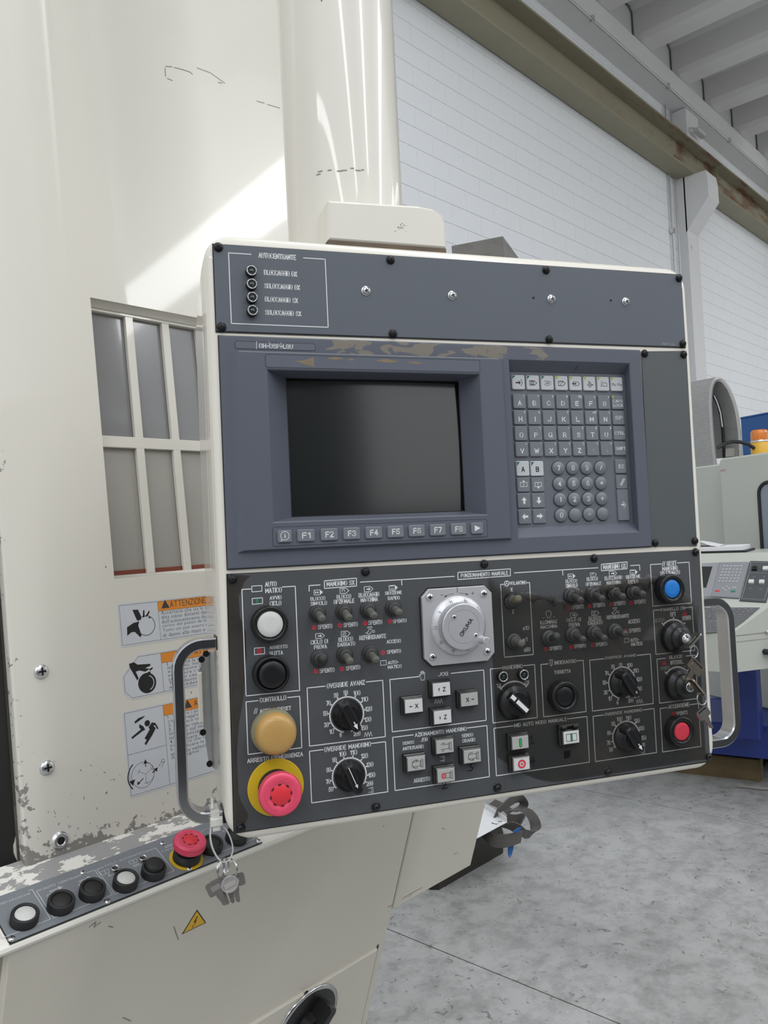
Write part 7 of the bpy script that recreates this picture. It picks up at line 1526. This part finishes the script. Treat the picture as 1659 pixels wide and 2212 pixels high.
rws = [((-33.3, -27.2), (44.7, -30.9), 6), ((-34.3, -54.5), (44.3, -56.7), 6), ((-35.6, -78.9), (42.8, -81.9), 6), ((-37.3, -103.0), (41.6, -106.1), 6), ((-38.5, -127.3), (40.5, -130.1), 6), ((-39.8, -151.0), (39.0, -153.9), 6)]
kp = None
for ri, (a_, b_, n) in enumerate(rws):
    for i in range(n):
        q = lerp(a_, b_, i / (n - 1) * .98 + (.012 if i > 2 else 0))
        if kp is None:
            mb = MB(); mb.rbox(-4.6, 4.6, -4.6, 4.6, 0, 2.2, 1, .5); kp = mb.build('console_key', NK, mc); o = kp
            mb = MB(); mb.lathe([(4.8, 0), (4.8, 2), (.01, 2.2)], n=14); kr_ = mb.build('console_key', NK, mc); kr_used = False
        elif i > 2 and 0 < ri < 5:
            o = kr_ if not kr_used else copy_part(kr_, mc); kr_used = True
        else: o = copy_part(kp, mc)
        o.matrix_local = mcI @ FK @ Matrix.Translation((q[0] * S, q[1] * S, .005))
for q, w_, h_, m in (((-38.3, -226.0), 20, 11, M_capr), ((31.0, -228.7), 20, 11, mat('green_key', (.02, .22, .12), .45)), ((-15.2, -207.9), 11, 8, NK), ((10.9, -208.7), 11, 8, NK), ((-1.6, -193.3), 7, 9, NK), ((-3.0, -223.2), 7, 9, NK), ((32.3, -203.4), 20, 8, NK)):
    mb = MB(); mb.rbox(-w_ / 2, w_ / 2, -h_ / 2, h_ / 2, 0, 2.4, 2, .5); o = mb.build('console_key', m, mc); o.matrix_local = mcI @ FK @ Matrix.Translation((q[0] * S, q[1] * S, .005))
kprism('toggle_plate', [(-103.2, -345.2), (-90.4, -530.8), (8.7, -519.2), (57.3, -496.4), (98.1, -437.6), (152.4, -342.2)], -3, 1, mat('console_toggle_plate', (.115, .118, .125), .5, vary=.1, vscale=40), .5)
for q in ((-42.7, -366.8), (-22.8, -371.6), (-52.2, -416.6), (-33.3, -422.9), (-13.6, -420.7), (64.8, -380.2), (87.4, -381.4), (-16.7, -481.2), (-36.6, -488.4)):
    mb = MB(); mb.lathe([(3.4, 0), (3.4, 4), (2, 5)], n=12); mb.tube([(0, 0, 3), (-1, 4, 14)], [1.6, 2.2], 8); o = mb.build('console_toggle', M_chrome, mc); o.matrix_local = mcI @ FK @ Matrix.Translation((q[0] * S, q[1] * S, .001))
a = MB()
for q in ((46.0, -353.3), (69.9, -354.6), (95.3, -353.2), (120.7, -354.8), (52.2, -390.5), (77.8, -391.7), (108.5, -369.2), (-54.5, -399.7), (-20.5, -444.3), (-38.2, -446.5)): a.line((q[0] - 4, q[1]), (q[0] + 4, q[1]), 2, 1.3)
inM(a.build('toggle_legend', M_dimwhite, mc), FK)
# console side: lock with keys and black hand grip
sd = (wtop[2] - wtop[1]); sd.z = 0; sd.normalize(); sn = Vector((sd.y, -sd.x, 0))
if sn.dot(Vector((0, -1, 0))) < 0: sn = -sn
FSD = frame_matrix(wtop[1], sd, (0, 0, 1), sn)
def side_uv(p): q = FSD.inverted() @ Vector(p); return q
qL = side_uv((3.7801, 1.2699, 0.9220)); qH = side_uv((3.7707, 1.2832, 0.8353))
a = MB(); a.lathe([(7, 0), (7, 8), (5.5, 10), (.01, 10)], (qL.x * 1000, qL.y * 1000), 16); inM(a.build('side_lock', M_steel, mc), FSD)
ck = thing('console_key_pair', 'two small steel keys hanging from the lock on the side of the grey console', 'key', Matrix.Translation(FSD @ Vector((qL.x, qL.y, .01))))
ckm = Matrix.Translation(FSD @ Vector((qL.x, qL.y, .01))).inverted() @ FSD @ Matrix.Translation((qL.x, qL.y, 0))
a = MB(); a.rbox(6, 22, -6, 5, 10, 12, 3); o = a.build('bow', M_key_grey, ck); o.matrix_local = ckm
a = MB(); a.tube([(22, 2, 11), (29, 2, 11), (31, -6, 11), (29, -16, 11)], 1, 6); o = a.build('ring', M_chrome, ck); o.matrix_local = ckm
a = MB(); a.rbox(24, 38, -38, -14, 10, 12, 5); a.box(28, 35, -52, -38, 10, 11.5); o = a.build('hanging_blade', M_key_grey, ck); o.matrix_local = ckm
a = MB(); x, y = qH.x * 1000, qH.y * 1000; a.tube([(x - 2, y, 1), (x, y, 22), (x + 12, y, 30), (x + 70, y, 32), (x + 160, y, 32), (x + 180, y, 20), (x + 182, y, 1)], 13, 12); inM(a.build('side_grip', M_blackm, mc), FSD)
a = MB(); a.box(-2, 360, -14, -10, -1, 1); a.box(-2, 360, -40, -38, -1, 1); inM(a.build('side_seam', M_primer, mc), FSD)
# papers on the console top
fy = FK.to_3x3() @ Vector((0, 1, 0)); fy.z = 0; fy.normalize(); fx = FK.to_3x3() @ Vector((1, 0, 0))
tb = FK @ Vector((.0, .095, -.004))
FT = frame_matrix(tb, fx, fy, (0, 0, 1))
a = MB(); a.box(-520, 440, -2, 420, -200, 0, 3); inM(a.build('console_shelf', M_grey, mc), FT)
pr_ = FT.inverted() @ Vector((4.4093, 1.4625, 1.2483))
bnd = thing('binder', 'black ring binder lying flat on the grey console under white papers', 'binder', FT @ Matrix.Translation((pr_.x, .12, .001)))
a = MB(); a.box(-560, 12, -70, 210, 0, 9, 1.5); a.build('cover', M_blackm, bnd); a = MB(); a.box(-556, 6, -72, 206, 9, 11); a.build('cover_edge', mat('grey_board', (.25, .25, .26), .6), bnd)
pap = thing('paper_stack', 'thick stack of white papers on the black binder', 'papers', FT @ Matrix.Translation((pr_.x, .12, .012)))
a = MB(); a.box(-560, -8, -62, 200, 0, 20, 1); a.build('stack', mat('white_paper', (.74, .74, .76), .7), pap)
a = MB(); g = []
for i in range(13):
    for j in range(5): x = -560 + 440 * i / 12; g.append((x, -50 + 60 * j, 21 + (44 * (1 - sm(x, -270, -120))) * (1 - .1 * j) + 2 * math.sin(i + j)))
a.add(g, [(i * 5 + j, (i + 1) * 5 + j, (i + 1) * 5 + j + 1, i * 5 + j + 1) for i in range(12) for j in range(4)], True)
a.add([(x, y, z - .6) for x, y, z in g], [(i * 5 + j, i * 5 + j + 1, (i + 1) * 5 + j + 1, (i + 1) * 5 + j) for i in range(12) for j in range(4)], True)
a.build('curled_sheet', mat('white_paper', (.74, .74, .76)), pap)
# cable carrier arch
cc = thing('cable_carrier', 'ribbed grey cable carrier arching up behind the machining centre', 'cable carrier', Matrix.Translation((5.2315, 1.9249, 1.7833)))
o0 = Vector((5.2315, 1.9249, 1.7833))
prof = [(5.2276, 1.9322, 1.6966), (5.2273, 1.9297, 1.7769), (5.2194, 1.9328, 1.9246), (5.2147, 1.9324, 2.0765), (5.2131, 1.9308, 2.1676), (5.2168, 1.9240, 2.2431), (5.2255, 1.9130, 2.2910), (5.2394, 1.8971, 2.3172), (5.2570, 1.8781, 2.3189), (5.2742, 1.8602, 2.2995), (5.2951, 1.8394, 2.2524), (5.3145, 1.8211, 2.1782), (5.3277, 1.8099, 2.0984), (5.3362, 1.8045, 1.9916), (5.3403, 1.8041, 1.8852), (5.3415, 1.8054, 1.8108)]
P_ = []
for i in range(len(prof) - 1):
    p0, p1, p2, p3 = (Vector(prof[max(0, i - 1)]), Vector(prof[i]), Vector(prof[i + 1]), Vector(prof[min(len(prof) - 1, i + 2)]))
    nseg = max(3, int((p2 - p1).length / .006))
    for j in range(nseg):
        t = j / nseg; P_.append(0.5 * ((2 * p1) + (-p0 + p2) * t + (2 * p0 - 5 * p1 + 4 * p2 - p3) * t * t + (-p0 + 3 * p1 - 3 * p2 + p3) * t ** 3))
bd = Vector((.41, .91, .05)).normalized() * .29; rings = []
for i, p in enumerate(P_):
    t = (P_[min(len(P_) - 1, i + 1)] - P_[max(0, i - 1)]).normalized(); n_ = bd.cross(t).normalized(); hh = .0150 if i % 2 else .0134
    f0 = p - bd.normalized() * .006
    rings.append([tuple((q - o0) * 1000) for q in (p - n_ * hh, p + bd - n_ * hh, p + bd + bd.normalized() * .005, p + bd + n_ * hh, p + n_ * hh, f0)])
a = MB(); a.loft(rings); a.build('ribbed_band', mat('grey_carrier_steel', (.36, .36, .35), .42, metal=.45, vary=.1, vscale=30), cc)
a = MB(); a.tube([tuple((Vector(p) - o0) * 1000) for p in ((5.2791, 1.9312, 2.2224), (5.2970, 1.9140, 2.1659), (5.3083, 1.9044, 2.0947), (5.3151, 1.9004, 2.0023), (5.3175, 1.9017, 1.8950), (5.3183, 1.9036, 1.8184))], 11, 8); a.build('black_hose', M_black, cc)
a = MB(); a.tube([tuple((Vector(p) - o0) * 1000) for p in ((5.2497, 1.9189, 2.2178), (5.2625, 1.9068, 2.1743), (5.2758, 1.8948, 2.1063), (5.2826, 1.8908, 2.0145))], 5, 8); a.build('grey_hose', M_steel, cc)
a = MB(); p_ = [Vector(p) for p in ((5.3050, 1.8865, 1.8744), (5.3591, 1.8282, 1.8765), (5.3603, 1.8287, 1.8245), (5.3031, 1.8905, 1.8212))]; a.loft([[tuple((p - o0) * 1000) for p in p_], [tuple((p + Vector((.005, .002, 0)) - o0) * 1000) for p in p_]]); a.build('end_bracket', M_primer, cc)
# beacon
pb = Vector((4.9735, 1.5699, 1.8013)); ez = (FE @ Vector((0, 0, 0))).z
bcn = thing('beacon_lamp', 'amber beacon lamp on top of the grey machining centre', 'beacon', Matrix.Translation((pb.x, pb.y, ez + .003)))
a = MB(); a.lathe([(52, 0), (52, 84), (48, 88)], n=30); a.build('base', mat('amber_yellow_base', (.68, .38, .03), .45), bcn)
a = MB(); a.lathe([(53, 86), (53, 96), (50, 98)], n=30); a.build('clamp_ring', M_chrome, bcn)
a = MB(); a.lathe([(49, 97), (49, 138), (46, 152), (38, 159), (.01, 160)], n=30); a.build('amber_dome', mat('amber_dome', (.62, .17, .01), .2, coat=.5, vary=.25, vscale=30), bcn)
a = MB(); a.tube([(-235, 160, 60), (-200, 130, 84), (-160, 100, 94), (-120, 70, 90), (-85, 40, 76), (-50, 20, 52)], 11, 8); a.build('supply_hose', M_black, bcn)
# blue cabinet behind
bl0 = Vector((7.1568, 2.4067, 2.2643)); dd = Vector((-.41, -.91, 0)).normalized()
FB = frame_matrix(bl0, dd, (0, 0, 1), dd.cross(Vector((0, 0, 1))))
blue = thing('blue_cabinet', 'tall bright blue cabinet standing behind the machining centre', 'cabinet', Matrix.Translation((bl0.x, bl0.y, 0)))
bi = Matrix.Translation((-bl0.x, -bl0.y, 0))
a = MB(); a.box(0, 1500, -bl0.z * 1000, 0, -700, 0, 6); o = a.build('carcass', M_blue2, blue); o.matrix_local = bi @ FB
a = MB(); a.box(-2, 1502, -2, 14, -702, 2, 4); o = a.build('top_cap', M_blue2, blue); o.matrix_local = bi @ FB
# timber block and a fallen cable under the foot
pt = (4.426, 1.577); tb_t = thing('timber_block', 'old brown timber block on the floor under the blue machine foot', 'block', Matrix.Translation((pt[0] + .10, pt[1] + .26, 0)))
a = MB(); a.M = Matrix.Rotation(math.radians(100), 4, 'Z'); a.rbox(-300, 300, -60, 60, 0, 118, 6, 4); a.build('timber', mat('aged_timber', (.14, .10, .045), .7, vary=.4, vscale=14, bump=.4, bscale=60), tb_t)
a = MB(); a.M = Matrix.Rotation(math.radians(100), 4, 'Z'); a.add([(-301, -50, 8), (-301, 50, 8), (-301, 50, 110), (-301, -50, 110)], [(3, 2, 1, 0)]); a.build('sawn_end', mat('sawn_timber', (.22, .19, .09), .7, vary=.2, vscale=40), tb_t)
pc = (4.363, 1.597); pd = (4.401, 1.457)
cb = thing('floor_cable', 'pale cable lying on the floor in front of the timber block', 'cable', Matrix.Translation((pc[0], pc[1], 0)))
a = MB(); a.tube([(0, 0, 8), ((pd[0] - pc[0]) * 300, (pd[1] - pc[1]) * 300, 8), ((pd[0] - pc[0]) * 700, (pd[1] - pc[1]) * 700 - 20, 8), ((pd[0] - pc[0]) * 1300, (pd[1] - pc[1]) * 1300 + 30, 8)], 8, 8); a.build('cable_sheath', mat('grey_cable', (.26, .25, .23), .5), cb)

ac = thing('unseen_dark_box', 'added dark grey box across the aisle, seen only as a reflection in the screen', 'cabinet', Matrix.Translation((-2.25, -3.6, 0)))  # unseen box added so the screen and chrome reflect something dark
a = MB(); a.box(-1850, 1850, -500, 500, 60, 3500, 20); a.build('carcass', mat('dark_box_grey', (.05, .055, .06), .5), ac); a = MB(); a.box(-1800, 1800, -450, 450, 0, 62, 0); a.build('plinth', M_grease, ac)

am = thing('unseen_light_blocker', 'added unseen low grey bed across the aisle behind the camera', 'machine', Matrix.Translation((3.3, -3.3, 0)))  # added out of view to block low light from across the aisle
a = MB(); a.box(-3550, 3600, -700, 700, 60, 1250, 20); a.build('blocker', mat('blocker_grey', (.12, .125, .13), .5), am); a = MB(); a.box(-3500, 3500, -650, 650, 0, 62, 0); a.build('plinth', M_grease, am)
# ================================================================= bring every empty to the foot of its thing
bpy.context.view_layer.update()
for o in list(scn.objects):
    if o.type == 'EMPTY' and o.parent is None and o.children:
        pts = []
        def walk(x):
            for c in x.children:
                if c.type == 'MESH' and len(c.data.vertices): pts.extend([c.matrix_world @ Vector(b) for b in c.bound_box])
                walk(c)
        walk(o)
        lo = Vector((min(p.x for p in pts), min(p.y for p in pts), min(p.z for p in pts))); hi = Vector((max(p.x for p in pts), max(p.y for p in pts), max(p.z for p in pts)))
        new = Vector(((lo.x + hi.x) / 2, (lo.y + hi.y) / 2, lo.z)); old = o.matrix_world.translation.copy()
        sh = o.matrix_world.to_3x3().inverted() @ (old - new)
        o.location = new
        for c in o.children: c.location = c.location + sh
bpy.context.view_layer.update()
